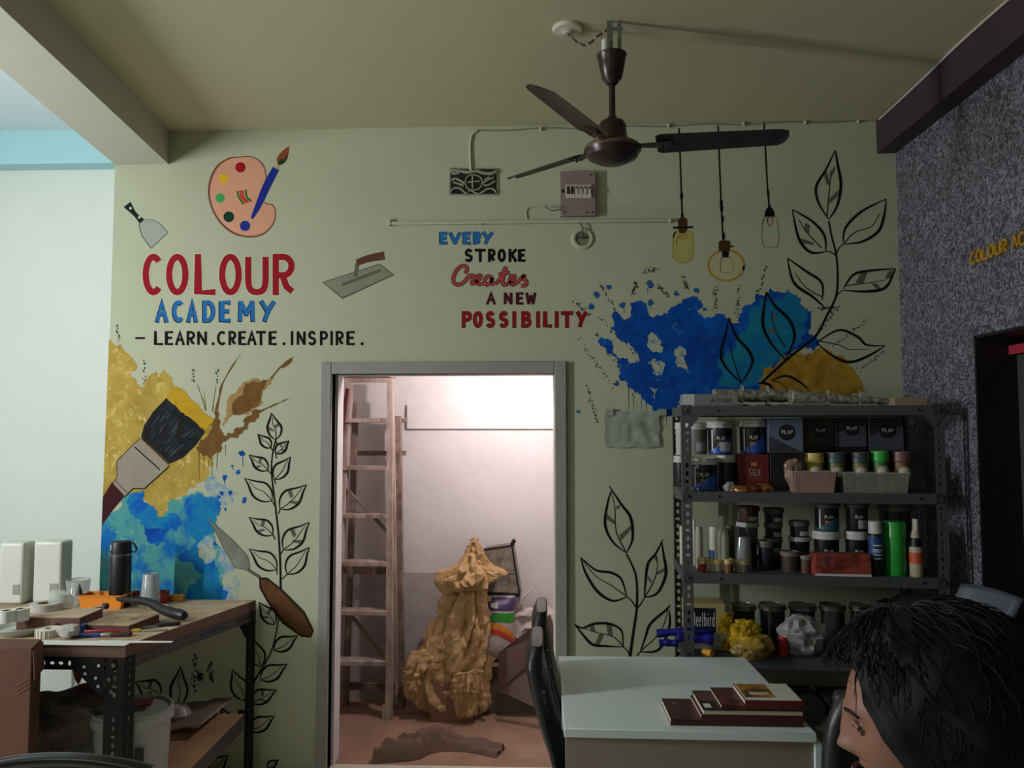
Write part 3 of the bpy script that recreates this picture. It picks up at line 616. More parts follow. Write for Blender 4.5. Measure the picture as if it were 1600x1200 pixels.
for i, (b_, t_) in enumerate([((843,562),(822,435)),((820,600),(758,535)),((842,627),(905,565)),((806,706),(717,632)),((836,748),(912,642)),((825,848),(697,742)),((862,887),(987,772)),((830,1007),(717,925)),((878,1077),(1000,948)),((848,1170),(717,1073)),((895,1192),(1000,1065))]):
    gleaf(A4, b_, t_, .27, .78, 1 if t_[0] < b_[0] else -1, hatch=i in (0, 2, 3, 6, 7, 8))
    q = MB(); ribbon(q, A4([b_, ((b_[0]+850)/2, b_[1]+22)]), 1.6, None, lambda p: W(p, 6)); q.build('painted_stem', INK, wall, sharp=0)
stem(AV, [(228,690),(205,800),(165,875),(132,935),(124,985),(120,1100)], 3.6)
for i, (b_, t_) in enumerate([((213,720),(160,645)),((210,806),(290,757)),((165,905),(255,852)),((132,980),(220,938)),((130,1076),(213,1025)),((163,862),(140,765)),((112,975),(70,870)),((188,1200),(225,1172))]):
    gleaf(AV, b_, t_, .27, .85, 1 if t_[0] < b_[0] else -1, hatch=i in (0, 3))
gleaf(AD, (345,450), (75,300), .36, .9, 1, True); gleaf(AD, (508,570), (550,140), .22, .9, 1, False); gleaf(AD, (740,760), (925,490), .3, .9, -1, True); gleaf(AD, (1040,760), (982,570), .3, .9, 1, False)
gleaf(AD, (850,1240), (1045,1065), .3, .9, -1, False); gleaf(AD, (600,830), (440,600), .25, .9, 1, False)
stem(AD, [(345,450),(430,510),(510,580),(600,700),(640,800)], 2.8)
# painted trowel
flat('painted_trowel_blade', pm('trowel_steel', (150, 152, 138), col2=(116, 120, 108), scale=6, thr=(.4,.6)), [(528,932),(640,1030),(712,1108),(722,1172),(690,1168),(650,1160),(600,1070)], A4, 5)
q = MB()
for p_ in ([(528,932),(640,1030),(712,1108),(722,1172)], [(528,932),(600,1070),(650,1160),(722,1175)]): ribbon(q, A4(p_), 1.2, None, lambda p: W(p, 6), smooth=False)
ribbon(q, AV([(122,535),(145,550),(165,562)]), 5, None, lambda p: W(p, 6))
q.build('painted_outline', pm('olive_line', (96, 96, 80)), wall, sharp=0)
flat('painted_trowel_handle', pm('trowel_edge', (40, 26, 16)), [(160,562),(188,562),(243,606),(313,676),(344,740),(334,764),(300,760),(238,716),(186,642),(162,598)], AV, 7)
flat('painted_trowel_handle', pm('trowel_wood', (104, 70, 40), col2=(70, 46, 26), scale=14, thr=(.3,.7)), [(166,570),(188,568),(240,612),(308,682),(338,740),(330,757),(300,752),(244,706),(194,640),(170,598)], AV, 8)
# three painted pendant lamps
def cord(pts, nodes):
    q = MB(); ribbon(q, A7(pts), 2.4, None, lambda p: W(p, 4), smooth=False)
    for x, y, a in nodes: disc(q, x, y, a/2.79, 4, tr=A7, ry=a*2.4/2.79)
    q.build('painted_cord', INK, wall, sharp=0)
cord([(812,503),(822,780),(826,895)], [(823,800,7),(826,885,6)]); cord([(982,492),(994,800),(1004,995)], [(996,830,7),(998,855,7),(1002,900,6),(1006,975,7)]); cord([(1182,475),(1198,770),(1206,855)], [(1201,790,6),(1206,848,6)])
SOCK = pm('socket_brown', (74, 52, 28), var=.3, scale=20); YEL = pm('bulb_yellow', (168, 158, 60), var=.15); GL = pm('bulb_glow', (176, 176, 112), var=.1)
flat('painted_socket', SOCK, [(808,905),(818,893),(840,893),(848,905),(848,945),(838,962),(815,962),(808,945)], A7, 5); flat('painted_socket', INK, [(785,933),(872,931),(872,940),(785,942)], A7, 6)
flat('painted_socket', SOCK, [(985,1000),(995,993),(1028,993),(1036,1000),(1034,1040),(985,1040)], A7, 5); flat('painted_socket', INK, [(998,1040),(1030,1040),(1028,1068),(1002,1068)], A7, 5); flat('painted_socket', INK, [(1030,1017),(1052,1017),(1052,1023),(1030,1023)], A7, 5)
flat('painted_socket', INK, [(1197,850),(1217,850),(1228,870),(1228,890),(1185,890),(1187,868)], A7, 5)
def outline(nm, m, pts, w_, fill=None, closed=True):
    if fill: flat('bulb_glow', fill, pts, A7, 2, smooth=True)
    q = MB(); p = A7(pts + [pts[0], pts[1]] if closed else pts); ribbon(q, p, w_, None, lambda v: W(v, 3)); q.build(nm, m, wall, sharp=0)
outline('painted_bulb', YEL, [(800,955),(788,980),(788,1060),(805,1082),(830,1092),(856,1080),(871,1058),(871,978),(858,955)], 2.6, GL)
outline('painted_bulb', YEL, [(808,975),(802,1010),(806,1060),(830,1075),(855,1058),(858,1010),(850,970)], 1.4)
outline('painted_bulb', pm('bulb_gold', (170, 138, 52)), arc(1018, 1102, 78, 66, 0, 345, 18), 3.2, pm('glow2', (180, 180, 138), var=.05))
outline('painted_bulb', pm('thin_grey', (130, 132, 96)), [(998,1070),(994,1128),(1044,1128),(1038,1070)], .9)
outline('painted_bulb', pm('thin_grey', (130, 132, 96)), [(1188,892),(1176,925),(1178,1015),(1212,1022),(1244,1015),(1243,925),(1230,892)], 1.1)
outline('painted_bulb', pm('fil', (170, 120, 50)), [(1200,895),(1198,915),(1208,932),(1220,915),(1216,895)], 1.6)
q = MB()
for k in range(5): ribbon(q, A7([(815+k*8,962),(812+k*9,992+6*sin(k*2))]), 1.2, None, lambda p: W(p, 4), smooth=False)
q.build('painted_filament', pm('fil', (170, 120, 50)), wall, sharp=0)

# gold raised lettering on the right wall
q = MB(); x = 1519; gm = mat('gold_letter', (196, 150, 50), .4, .3)
yA = Px(1520, 404, RX).y; zt = Px(1520, 396, RX).z; zb = Px(1520, 413, RX).z
yy = yA
for ch in 'COLOUR ACADEMY':
    if ch == ' ': yy -= .022; continue
    q = MB(); wd_ = .052
    mp = lambda p: (RX-.006, p[0], p[1])
    glyph(q, ch, yy, yy-wd_*.001-wd_+.0, zt, zb, .011, mp) if False else None
    for s_ in G[ch]:
        pts = [(yy - .030*a_, zb + (zt-zb)*b_) for a_, b_ in s_]
        ribbon(q, pts, .009, None, mp, smooth=False)
    q.build('raised_letter', gm, rw, sharp=0, solid=.008)
    yy -= .0405

# ------------------------------------------------------------------ fittings on wall and ceiling
mW = mat('ivory_plastic', (196, 194, 176), .45, var=.06); mWire = mat('white_cable', (190, 190, 178), .5)
# ceiling fan
mF = mat('brown_enamel', (52, 36, 34), .32, .2, var=.35, scale=14); mFb = mat('dusty_brown_blade', (62, 50, 44), .5, .1, var=.45, scale=9)
mFd = mat('dark_blade_top', (34, 33, 36), .5, .1, var=.3, scale=9)
hub = Py(957, 234, 2.7); fan = thing('ceiling_fan', 'dusty brown three-blade ceiling fan on a downrod', 'fan', (hub.x, hub.y, CEIL))
hz = hub.z; hc = Vector((hub.x, hub.y, 0))
def fz(z): return z
q = MB(); q.lathe((hub.x, hub.y, 0), [(.004, hz-.052), (.05, hz-.047), (.088, hz-.028), (.098, hz-.008), (.1, hz+.004), (.092, hz+.014), (.06, hz+.03), (.052, hz+.05)], 40); q.build('motor_housing', mF, fan, local=False)
q = MB(); q.lathe((hub.x, hub.y, 0), [(.1015, hz-.006), (.1025, hz), (.1015, hz+.006)], 40, caps=False); q.build('trim_ring', mat('worn_brass', (120, 100, 84), .35, .6), fan, local=False)
q = MB(); q.lathe((hub.x, hub.y, 0), [(.052, hz+.03), (.05, hz+.085), (.042, hz+.1), (.02, hz+.108), (.016, hz+.12)], 28); q.build('lower_canopy', mF, fan, local=False)
ztop = Py(957, 88, 2.7).z
MB().cyl((hub.x, hub.y, hz+.1), (hub.x, hub.y, ztop+.02), .0115, seg=16).build('downrod', mF, fan, local=False)
zc = Py(957, 128, 2.7).z
q = MB(); q.lathe((hub.x, hub.y, 0), [(.014, zc-.012), (.022, zc-.006), (.024, zc), (.036, zc+.012), (.046, zc+.06), (.05, ztop-.006), (.054, ztop), (.054, ztop+.004), (.05, ztop+.006), (.046, ztop-.004), (.03, zc+.02)], 32, caps=False); q.build('upper_canopy', mF, fan, local=False)
q = MB(); q.bar((hub.x+.028, hub.y, ztop-.02), (hub.x+.028, hub.y, CEIL), .014, .004); q.bar((hub.x-.006, hub.y, ztop-.02), (hub.x-.006, hub.y, CEIL), .02, .004); q.cyl((hub.x-.02, hub.y, CEIL-.03), (hub.x+.04, hub.y, CEIL-.03), .006)
q.build('hanging_clamp', mat('zinc', (130, 132, 122), .4, .6), fan, local=False)
q = MB(); q.cyl((hub.x-.024, hub.y-.02, ztop-.01), (hub.x-.024, hub.y-.02, ztop+.05), .014); q.build('capacitor', mat('capacitor_white', (205, 205, 198), .4), fan, local=False, bev=.002)
tilt = lambda v: Vector((v.x, v.y, hz + .012 + (v.x-hub.x)*tan(radians(-2)) + (v.y-hub.y)*tan(radians(3)) + v.z))
for ang, mm in ((346, mFd), (243, mFb), (130, mFb)):
    a = radians(ang); d = Vector((cos(a), sin(a), 0)); s_ = Vector((-sin(a), cos(a), 0)); q = MB()
    vs = []; prof = [(.155, .046), (.17, .056), (.56, .046), (.582, .03), (.594, .0)]
    lead = [-.046, -.056, -.044, -.038, -.032]
    up = []; dn = []
    pt = .17
    for (r_, w_), l_ in zip(prof, lead):
        for j in range(7):
            t = j/6; y_ = l_ + (w_-l_)*t; zz = -y_*pt*1.6 + .006*(1-(2*t-1)**2)
            up.append(tilt(hc + d*r_ + s_*y_ + Vector((0,0,zz+.001)))); dn.append(tilt(hc + d*r_ + s_*y_ + Vector((0,0,zz-.0012))))
    n_ = len(up); fs = []
    for i in range(4):
        for j in range(6):
            k = i*7+j; fs += [(k, k+1, k+8, k+7), (n_+k, n_+k+7, n_+k+8, n_+k+1)]
    for i in range(4): fs += [(i*7, i*7+7, n_+i*7+7, n_+i*7), (i*7+6, n_+i*7+6, n_+i*7+13, i*7+13)]
    fs += [tuple([0,1,2,3,4,5,6][::-1] + [n_+j for j in range(7)]), tuple([28+j for j in range(7)] + [n_+28+j for j in range(6,-1,-1)])]
    q.add(up+dn, fs); bl = q.build('blade', mm, fan, local=False)
    q = MB(); q.hull([tilt(hc+d*.085+s_*.014+Vector((0,0,-.006))), tilt(hc+d*.085-s_*.014+Vector((0,0,-.006))), tilt(hc+d*.21-s_*.024+Vector((0,0,-.006))), tilt(hc+d*.21+s_*.024+Vector((0,0,-.011)))],
                     [tilt(hc+d*.085+s_*.014), tilt(hc+d*.085-s_*.014), tilt(hc+d*.21-s_*.024+Vector((0,0,.0))), tilt(hc+d*.21+s_*.024+Vector((0,0,-.006)))]); q.build('blade_arm', mF, fan, local=False)
    for e in (.175, .2):
        for f_ in (-.012, .012):
            c_ = tilt(hc + d*e + s_*f_ + Vector((0, 0, -.009))); MB().lathe(c_, [(.004, -.003), (.004, .003)], 8).build('screw', M_black, fan, local=False)
# junction rosette and wire on the ceiling
rc = Pz(887, 44, CEIL); ro = thing('ceiling_rosette', 'round ivory junction cover on the ceiling beside the fan', 'junction box', rc)
MB().lathe((0,0,0), [(.056, 0), (.056, -.006), (.05, -.012), (.02, -.014), (.012, -.02)][::-1], 32).build('cover', mW, ro)
MB().lathe((0,.022,-.003), [(.034, -.004), (.034, .003)], 20, sy=.35, sx=1.1).build('open_slot', M_black, ro)
w0 = rc + Vector((0, 0, -.02)); w1 = Vector((hub.x-.02, hub.y, CEIL-.035))
for off, c_ in ((0, (60,48,42)), (.006, (150,146,130))):
    pts = [w0.lerp(w1, t) + Vector((off*sin(t*30), off*cos(t*30), -.05*sin(pi*t)**1 - (.012 if t > .5 else 0)*sin(2*pi*t))) for t in [i/14 for i in range(15)]]
    o = MB().tube(pts, .0035, 6).build('fan_wire', mat('wire%d' % c_[0], c_, .5)); setp(o, ('brown' if off == 0 else 'pale') + ' strand of the twisted wire from ceiling cover to fan', 'wire')

def onwall(px, py, d=0): return Py(px, py, D) + Vector((0, -d, 0))
# ornamental vent block
v0, v1 = onwall(702, 304), onwall(777, 263)
vent = thing('ventilator_block', 'small ornamental pierced ventilator block set in the sage wall', 'ventilator', ((v0.x+v1.x)/2, D, v0.z))
MB().box((v0.x, D-.004, v0.z), (v1.x, D-.0015, v1.z)).build('dark_opening', M_black, vent, local=False, sharp=0)
mS = mat('carved_plaster', (150, 150, 128), .7, var=.3, scale=30, bump=.3)
def VB(pts): return [onwall(600+x/3.636, 200+y/3.636, .009) for x, y in pts]
for p_, r_ in [([(462,310),(475,345),(508,355),(545,345),(560,310),(545,280),(508,270),(475,280),(462,310)], .0035), ([(505,280),(505,345)], .005), ([(475,312),(545,305)], .004), ([(385,300),(410,292),(440,305),(460,320)], .006), ([(395,310),(430,322),(455,330)], .005), ([(400,285),(420,300)], .004), ([(560,320),(590,300),(625,285)], .005), ([(565,330),(600,325),(632,305)], .005), ([(570,300),(600,282)], .004), ([(380,370),(395,348),(430,345),(455,365),(470,378)], .005), ([(640,370),(620,350),(590,350),(565,365),(545,378)], .005), ([(475,378),(490,358),(520,372),(545,378)], .004), ([(380,240),(430,248),(480,255),(530,248),(560,258),(610,262),(640,250)], .008), ([(385,250),(400,262),(430,258)], .007)]:
    MB().tube(VB(p_), r_, 6).build('scroll', mS, vent, local=False)
q = MB()
for a, b in [((375,232),(645,232)), ((375,380),(645,380)), ((375,232),(375,380)), ((645,232),(645,380))]: q.bar(*[onwall(600+p[0]/3.636, 200+p[1]/3.636, .003) for p in (a, b)], .006, .005, up=(0,1,0))
q.build('rim', mS, vent, local=False)
# cable from vent to the ceiling line and along it
o = MB().tube([onwall(736,268,.008), onwall(735,245,.006), onwall(735,225,.006), onwall(738,211,.006), onwall(746,205,.006)], .0055, 8).build('riser_cable', mW); setp(o, 'white conduit pipe rising from the ornamental ventilator to the ceiling', 'conduit')
cb = thing('ceiling_cable', 'thin cable clipped along the top of the sage wall', 'cable', onwall(746, 205))
MB().tube([onwall(x, 204.5 - (x-746)*.0245 + 1.2*sin(x*.05), .006) for x in range(746, 1371, 26)], .0028, 6).build('cable', mat('dull_cable', (128, 130, 108), .6), cb, local=False)
for x in (845, 1044, 1161, 1257, 1340): MB().cbox(onwall(x, 204.8-(x-746)*.0245, .008), (.012, .012, .018)).build('clip', mW, cb, local=False, bev=.002)
# trunking
t0, t1 = onwall(610, 350), onwall(1046, 345.5)
tr = thing('cable_trunking', 'long slim cable trunking painted like the sage wall above the slogan', 'trunking', t0)
q = MB(); q.bar(t0 + Vector((0,-.009,0)), t1 + Vector((0,-.009,0)), .018, .016); q.build('channel', M_sage, tr, local=False, bev=.003)
MB().cbox(t0+Vector((-.001,-.01,.004)), (.012,.022,.032)).build('end_cap', M_sage, tr, local=False, bev=.002); MB().cbox(t1+Vector((0,-.01,0)), (.012,.02,.02)).build('end_cap', mW, tr, local=False, bev=.002)
MB().cyl(onwall(755,352,.018), onwall(755,352,.021), .004).build('screw', M_dark, tr, local=False)
# distribution board
b0, b1 = onwall(875, 340), onwall(930, 270)
db = thing('breaker_board', 'mauve grey electrical breaker board on the sage wall', 'breaker panel', ((b0.x+b1.x)/2, D, b0.z))
MB().box((b0.x, D-.03, b0.z), (b1.x, D, b1.z)).build('box', mat('mauve_panel', (136, 122, 120), .45, var=.08), db, local=False, bev=.003)
def AC(x, y, d): return onwall(770+x/2.792, 20+y/2.792, d)
mBr = mat('breaker_white', (196, 192, 186), .4); 
for k in range(6):
    xa = 318 + k*18.6; wd_ = 17
    p0, p1 = AC(xa, 818, 0), AC(xa+wd_, 760, 0)
    br = MB().box((p0.x, D-.038, p0.z), (p1.x, D-.028, p1.z)).build('breaker', mBr, db, local=False, bev=.001)
    for (ya, yb, mm, dd) in ((790, 768, M_black if k < 2 else mat('breaker_grey', (96,92,90), .4), .041), (801, 780, M_black if k < 2 else mBr, .046)):
        a_, b_ = AC(xa+4, ya, 0), AC(xa+wd_-4, yb, 0); MB().box((a_.x, D-dd, a_.z), (b_.x, D-.036, b_.z)).build('toggle', mm, br, local=False, sharp=0)
for x, y in ((427, 715), (433, 878), (410, 880), (312, 876)): MB().cyl(AC(x,y,.03), AC(x,y,.033), .004).build('screw', M_dark, db, local=False)
MB().box(*[(lambda v, d: (v.x, D-d, v.z))(AC(*p, 0), d) for p, d in (((300, 793), .034), ((309, 778), .02))]).build('latch', M_dark, db, local=False)
for i, pts in enumerate([[(225,846),(260,858),(300,858),(330,872),(348,892)], [(225,846),(255,872),(290,868),(318,862),(342,888)]]):
    o = MB().tube([AC(x, y, .02+.018*sin(k*1.1)) for k, (x, y) in enumerate(pts)], .0022, 6).build('loose_wire', mat('wire60', (60,48,42), .5) if i else mat('wire150', (150,146,130), .5)); setp(o, ['pale', 'dark'][i] + ' loose wire crossing the lower left of the breaker board', 'wire')
o = MB().tube([AC(150,900,.004), AC(146,865,.004), AC(170,848,.004), AC(225,846,.01)], .003, 6).build('stub_cable', M_sage); setp(o, 'painted-over cable loop left of the breaker board', 'cable')
# round socket cover under trunking
c_ = onwall(910, 373); jb = thing('round_junction_box', 'open round junction ring with wires below the trunking', 'junction box', c_)
Q = Vector((0,-1,0)).to_track_quat('Z','Y')
MB().lathe((0,0,0), [(.054,0),(.054,.004),(.048,.009),(.036,.009),(.034,.002)], 32, Q, caps=False).build('ring', M_sage, jb)
MB().lathe((0,0,0), [(.036,.0005),(.036,.002)], 28, Q).build('recess', mat('recess_green', (112,120,96), .7, var=.2), jb)
for s_ in (-1, 1): MB().cyl((s_*.024,-.004,.004), (s_*.024,-.008,.004), .003, seg=8).build('screw', M_dark, jb)
MB().tube([onwall(906,350,.02)-c_, onwall(910,358,.02)-c_, onwall(910,368,.014)-c_, onwall(911,374,.006)-c_], .003, 6).build('wire', mat('wire60', (60,48,42), .5), jb)
MB().tube([Vector((-.02,-.008,.004)), Vector((0,-.01,.008)), Vector((.022,-.008,.004))], .0018, 6).build('wire', mat('wire60', (60,48,42), .5), jb)
# paper sheet taped to wall
a_, b_ = onwall(945, 699), onwall(1030, 643)
q = MB(); nx, nzz = 24, 16; vs = []
for j in range(nzz+1):
    for i in range(nx+1):
        x = a_.x + (b_.x-a_.x)*i/nx; z = a_.z + (b_.z-a_.z)*j/nzz; vs.append((x + .003*sin(j*.9), D - .006 - .006*abs(nz3((x, 0, z), 12)) - .004*ridge((x,0,z), 20), z + .003*sin(i*.6)))
q.add(vs, [(j*(nx+1)+i, j*(nx+1)+i+1, (j+1)*(nx+1)+i+1, (j+1)*(nx+1)+i) for j in range(nzz) for i in range(nx)])
ps = thing('plastic_sleeve', 'creased translucent plastic sleeve taped to the wall left of the rack', 'plastic sleeve', a_)
q.build('sheet', mat('cloudy_plastic', (160, 168, 156), .35, var=.2, scale=14, col2=(128,138,126)), ps, local=False)
for x in (947, 1027): MB().box((onwall(x-6,0).x, D-.0165, onwall(0,650).z), (onwall(x+6,0).x, D-.001, onwall(0,640).z)).build('tape', mat('clear_tape', (150,158,140), .3), ps, local=False)

# ------------------------------------------------------------------ slotted steel rack
RO = Vector((.5696, 3.15, 0)); RA = radians(4.2); RE = Vector((cos(RA), -sin(RA), 0)); RN = Vector((sin(RA), cos(RA), 0)); RW, RD = 1.01, .40
def RP(u, v, z): return RO + RE*u + RN*v + Vector((0, 0, z))
def rhit(px, py, v):
    d = ray(px, py); A = RO + RN*v   # A + u RE = t d
    det = RE.x*(-d.y) + d.x*RE.y; u = (-A.x*(-d.y) - d.x*A.y) / det if abs(det) > 1e-9 else 0
    t = (A.y + u*RE.y) / d.y
    return u, EYE + d.z*t
mR = mat('grey_enamel_steel', (84, 88, 89), .5, .25, var=.18, scale=14); mRd = mat('grey_enamel_shadow', (88, 92, 94), .55, .25, var=.2, scale=10)
Zt = rhit(1150, 634, 0)[1]; Z2 = rhit(1150, 769, 0)[1]; Z3 = rhit(1150, 897, 0)[1]; Z4 = rhit(1150, 1027, 0)[1]; Z5 = .33
rack = thing('steel_rack', 'grey slotted angle steel rack full of paint tubs in the right corner', 'rack', RP(0, 0, 0))
U = Vector((0,0,1)); ro_ = .038
for (u, v, su, sv) in ((0,0,1,1), (RW,0,-1,1), (0,RD,1,-1), (RW,RD,-1,-1)):
    q = MB(); angle_post(q, RP(u, v, 0), RE*su, RN*sv, U, ro_, Zt+.004, pitch=.032, hw=.0065, hh=.0105); q.build('post', mR, rack, local=False, sharp=0, solid=.002)
for z in (Zt, Z2, Z3, Z4, Z5):
    q = MB(); t = .04; g = .004
    P8 = lambda a, b, c, d, z0, z1: q.hull([RP(a,b,z0), RP(c,b,z0), RP(c,d,z0), RP(a,d,z0)], [RP(a,b,z1), RP(c,b,z1), RP(c,d,z1), RP(a,d,z1)])
    P8(g, g, RW-g, RD-g, z-.002, z); P8(g, -.001, RW-g, .002, z-t, z); P8(g, RD-.003, RW-g, RD-.0, z-t, z); P8(-.001, g, .002, RD-g, z-t, z); P8(RW-.002, g, RW+.001, RD-g, z-t, z)
    sh = q.build('shelf', mR, rack, local=False, sharp=0)
    for u in (.018, .14, RW-.1, RW-.018):
        MB().lathe(RP(u, -.002, z-.018), [(.006,0),(.006,.004),(.003,.006)], 10, (-RN).to_track_quat('Z','Y')).build('bolt', mat('bolt', (70,72,72), .4, .6), rack, local=False)
q = MB()
for u, s_ in ((0, 1), (RW, -1)):
    q = MB(); q.hull([RP(u+s_*.0, -.003, Zt-.04), RP(u+s_*.075, -.003, Zt-.04), RP(u+s_*.04, -.003, Zt-.085)], [RP(u+s_*.0, -.001, Zt-.04), RP(u+s_*.075, -.001, Zt-.04), RP(u+s_*.04, -.001, Zt-.085)]); q.build('gusset', mR, rack, local=False, sharp=0)

def wrap(m, c, r_, z0, z1, a0, a1, n=14, zf=None):
    vs = []
    for i in range(n+1):
        t = i/n; a = radians(a0 + (a1-a0)*t) - RA; za, zb = (zf(t) if zf else (z0, z1))
        vs += [c + Vector((r_*sin(a), -r_*cos(a), za)), c + Vector((r_*sin(a), -r_*cos(a), zb))]
    m.add(vs, [(2*i, 2*i+2, 2*i+3, 2*i+1) for i in range(n)])
def rtext(par, txt, c, r_, a0, a1, z0, z1, w, m, flatv=None, local=False, nm='lettering'):
    """text on a cylinder (r_) or, with flatv=(u0,u1,v), on a plane of the rack"""
    q = MB(); n_ = len(txt)
    for i, ch in enumerate(txt):
        if ch == ' ' or ch not in G: continue
        for s_ in G[ch]:
            pts = [((i+.1+.72*a)/n_, b) for a, b in s_]
            if flatv: mp = lambda p: RP(flatv[0]+(flatv[1]-flatv[0])*p[0], flatv[2]-.0012, z0+(z1-z0)*p[1])
            else: mp = lambda p: c + Vector(((r_+.001)*sin(radians(a0+(a1-a0)*p[0])-RA), -(r_+.001)*cos(radians(a0+(a1-a0)*p[0])-RA), z0+(z1-z0)*p[1]))
            if flatv: sx = abs(flatv[1]-flatv[0])
            else: sx = abs(radians(a1-a0))*r_
            # ribbon in metric space
            P = [(p[0]*sx, p[1]*(z1-z0)) for p in pts]
            ribbon(q, P, w, None, lambda p: mp((p[0]/sx, p[1]/(z1-z0))), smooth=False)
    return q.build(nm, m, par, local=local, sharp=0)
mLid = mat('grey_white_lid', (186, 188, 184), .45, var=.12, scale=20); mTubB = mat('tub_black', (22, 22, 26), .35); mTubU = mat('tub_blue', (40, 78, 168), .35, var=.1)
mTubG = mat('tub_grey', (118, 116, 112), .45, var=.2); mTxt = mat('white_print', (215, 215, 210), .5); mTan = mat('tan_print', (170, 130, 84), .5, col2=(90,56,34), scale=40); mLab = mat('paper_label', (170, 172, 178), .6, var=.1)
def tub(pl, pr, pt, zb, v, label, body=None, blue=True, txt='PLAY', sticker=False, lid=None, sq=None, side=1, name='paint_tub', cat='tub', group=None, lidh=.2, top=None):
    pyb = 1000
    ul, zt_ = rhit(pl, pt, v); ur, _ = rhit(pr, pt, v); r_ = (ur-ul)/2
    ul2, zt2 = rhit(pl, pt, v+r_); ur2, _ = rhit(pr, pt, v+r_); r_ = (ur2-ul2)/2; zt_ = rhit(pl, pt, v)[1]
    c = RP((ul2+ur2)/2, v+r_, 0); h = (top if top else zt_) - zb
    o = thing(name, label, cat, (c.x, c.y, zb), group=group)
    B = Vector((0,0,0)); lh = h*lidh; rb = r_*.9
    MB().lathe(B, [(rb*.9, 0), (rb*.93, .003), (rb*.97, h-lh)], 28).build('body', body or mTubB, o)
    l = MB(); l.lathe(B, [(r_*.96, h-lh*1.05), (r_, h-lh), (r_, h-lh*.55), (r_*.965, h-lh*.5), (r_*.975, h-lh*.1), (r_*.94, h), (r_*.85, h), (r_*.83, h-.003)], 28); l.build('lid', lid or mLid, o)
    MB().lathe(B, [(rb*.915, .001), (rb*.93, .005)], 28, caps=False).build('base_rim', lid or mLid, o)
    if blue:
        q = MB(); wrap(q, B, rb*.972, 0, 0, -75, 88, 20, lambda t: (h*.04, h*.04 + (h-lh)*(.08+.72*max(0, t*1.15-.15)**.9))); q.build('printed_wave', blue if blue is not True else mTubU, o, sharp=60)
        q = MB(); wrap(q, B, rb*.975, 0, 0, -22, 2, 8, lambda t: (h*(.24+.06*t), h*(.38-.03*t))); q.build('printed_picture', mTan, o, sharp=60)
        q = MB(); wrap(q, B, rb*.978, h*.12, h*.74, -52, -44, 3); q.build('printed_bar', mTxt, o, sharp=60)
    if txt: rtext(o, txt, B, rb*.988, -24, 16, h*.44, h*.54, .002, mTxt, local=True)
    if sticker: q = MB(); wrap(q, B, rb*.985, h*.10, h*.38, -10, 46, 8); q.build('sticker', mLab, o, sharp=60)
    return o
def rbox(pl, pr, pt, zb, v, dep, label, m, name='carton', cat='box', rot=0, group=None, bev=.0015, ztop=None):
    ul, zt_ = rhit(pl, pt, v); ur, _ = rhit(pr, pt, v); zt_ = ztop or zt_
    c = RP((ul+ur)/2, v+dep/2, 0); o = thing(name, label, cat, (c.x, c.y, zb), rz=-RA+rot, group=group)
    w_ = (ur-ul); MB().box((-w_/2, -dep/2, 0), (w_/2, dep/2, zt_-zb)).build('box_body', m, o, bev=bev)
    o['w'] = w_; o['h'] = zt_-zb; o['d'] = dep
    return o
def fpoly(o, pts, m, nm, lay=1):
    """flat print on the front face of an rbox, pts in 0..1"""
    w_, h, dp = o['w'], o['h'], o['d']; q = MB(); polyfill(q, pts, lambda p: Vector(((p[0]-.5)*w_, -dp/2-.0006*lay, p[1]*h))); return q.build(nm, m, o, sharp=0)
def ftext(o, txt, x0, x1, y0, y1, w, m, lay=2):
    W_, h, dp = o['w'], o['h'], o['d']; q = MB(); n_ = len(txt)
    for i, ch in enumerate(txt):
        if ch not in G: continue
        for s_ in G[ch]:
            P = [((x0+(x1-x0)*(i+.1+.72*a)/n_ - .5)*W_, (y0+(y1-y0)*b)*h) for a, b in s_]
            ribbon(q, P, w, None, lambda p: Vector((p[0], -dp/2-.0006*lay, p[1])), smooth=False)
    return q.build('lettering', m, o, sharp=0)
circ = lambda cx, cy, rx, ry, n=28: [(cx+rx*cos(2*pi*k/n), cy+ry*sin(2*pi*k/n)) for k in range(n)]

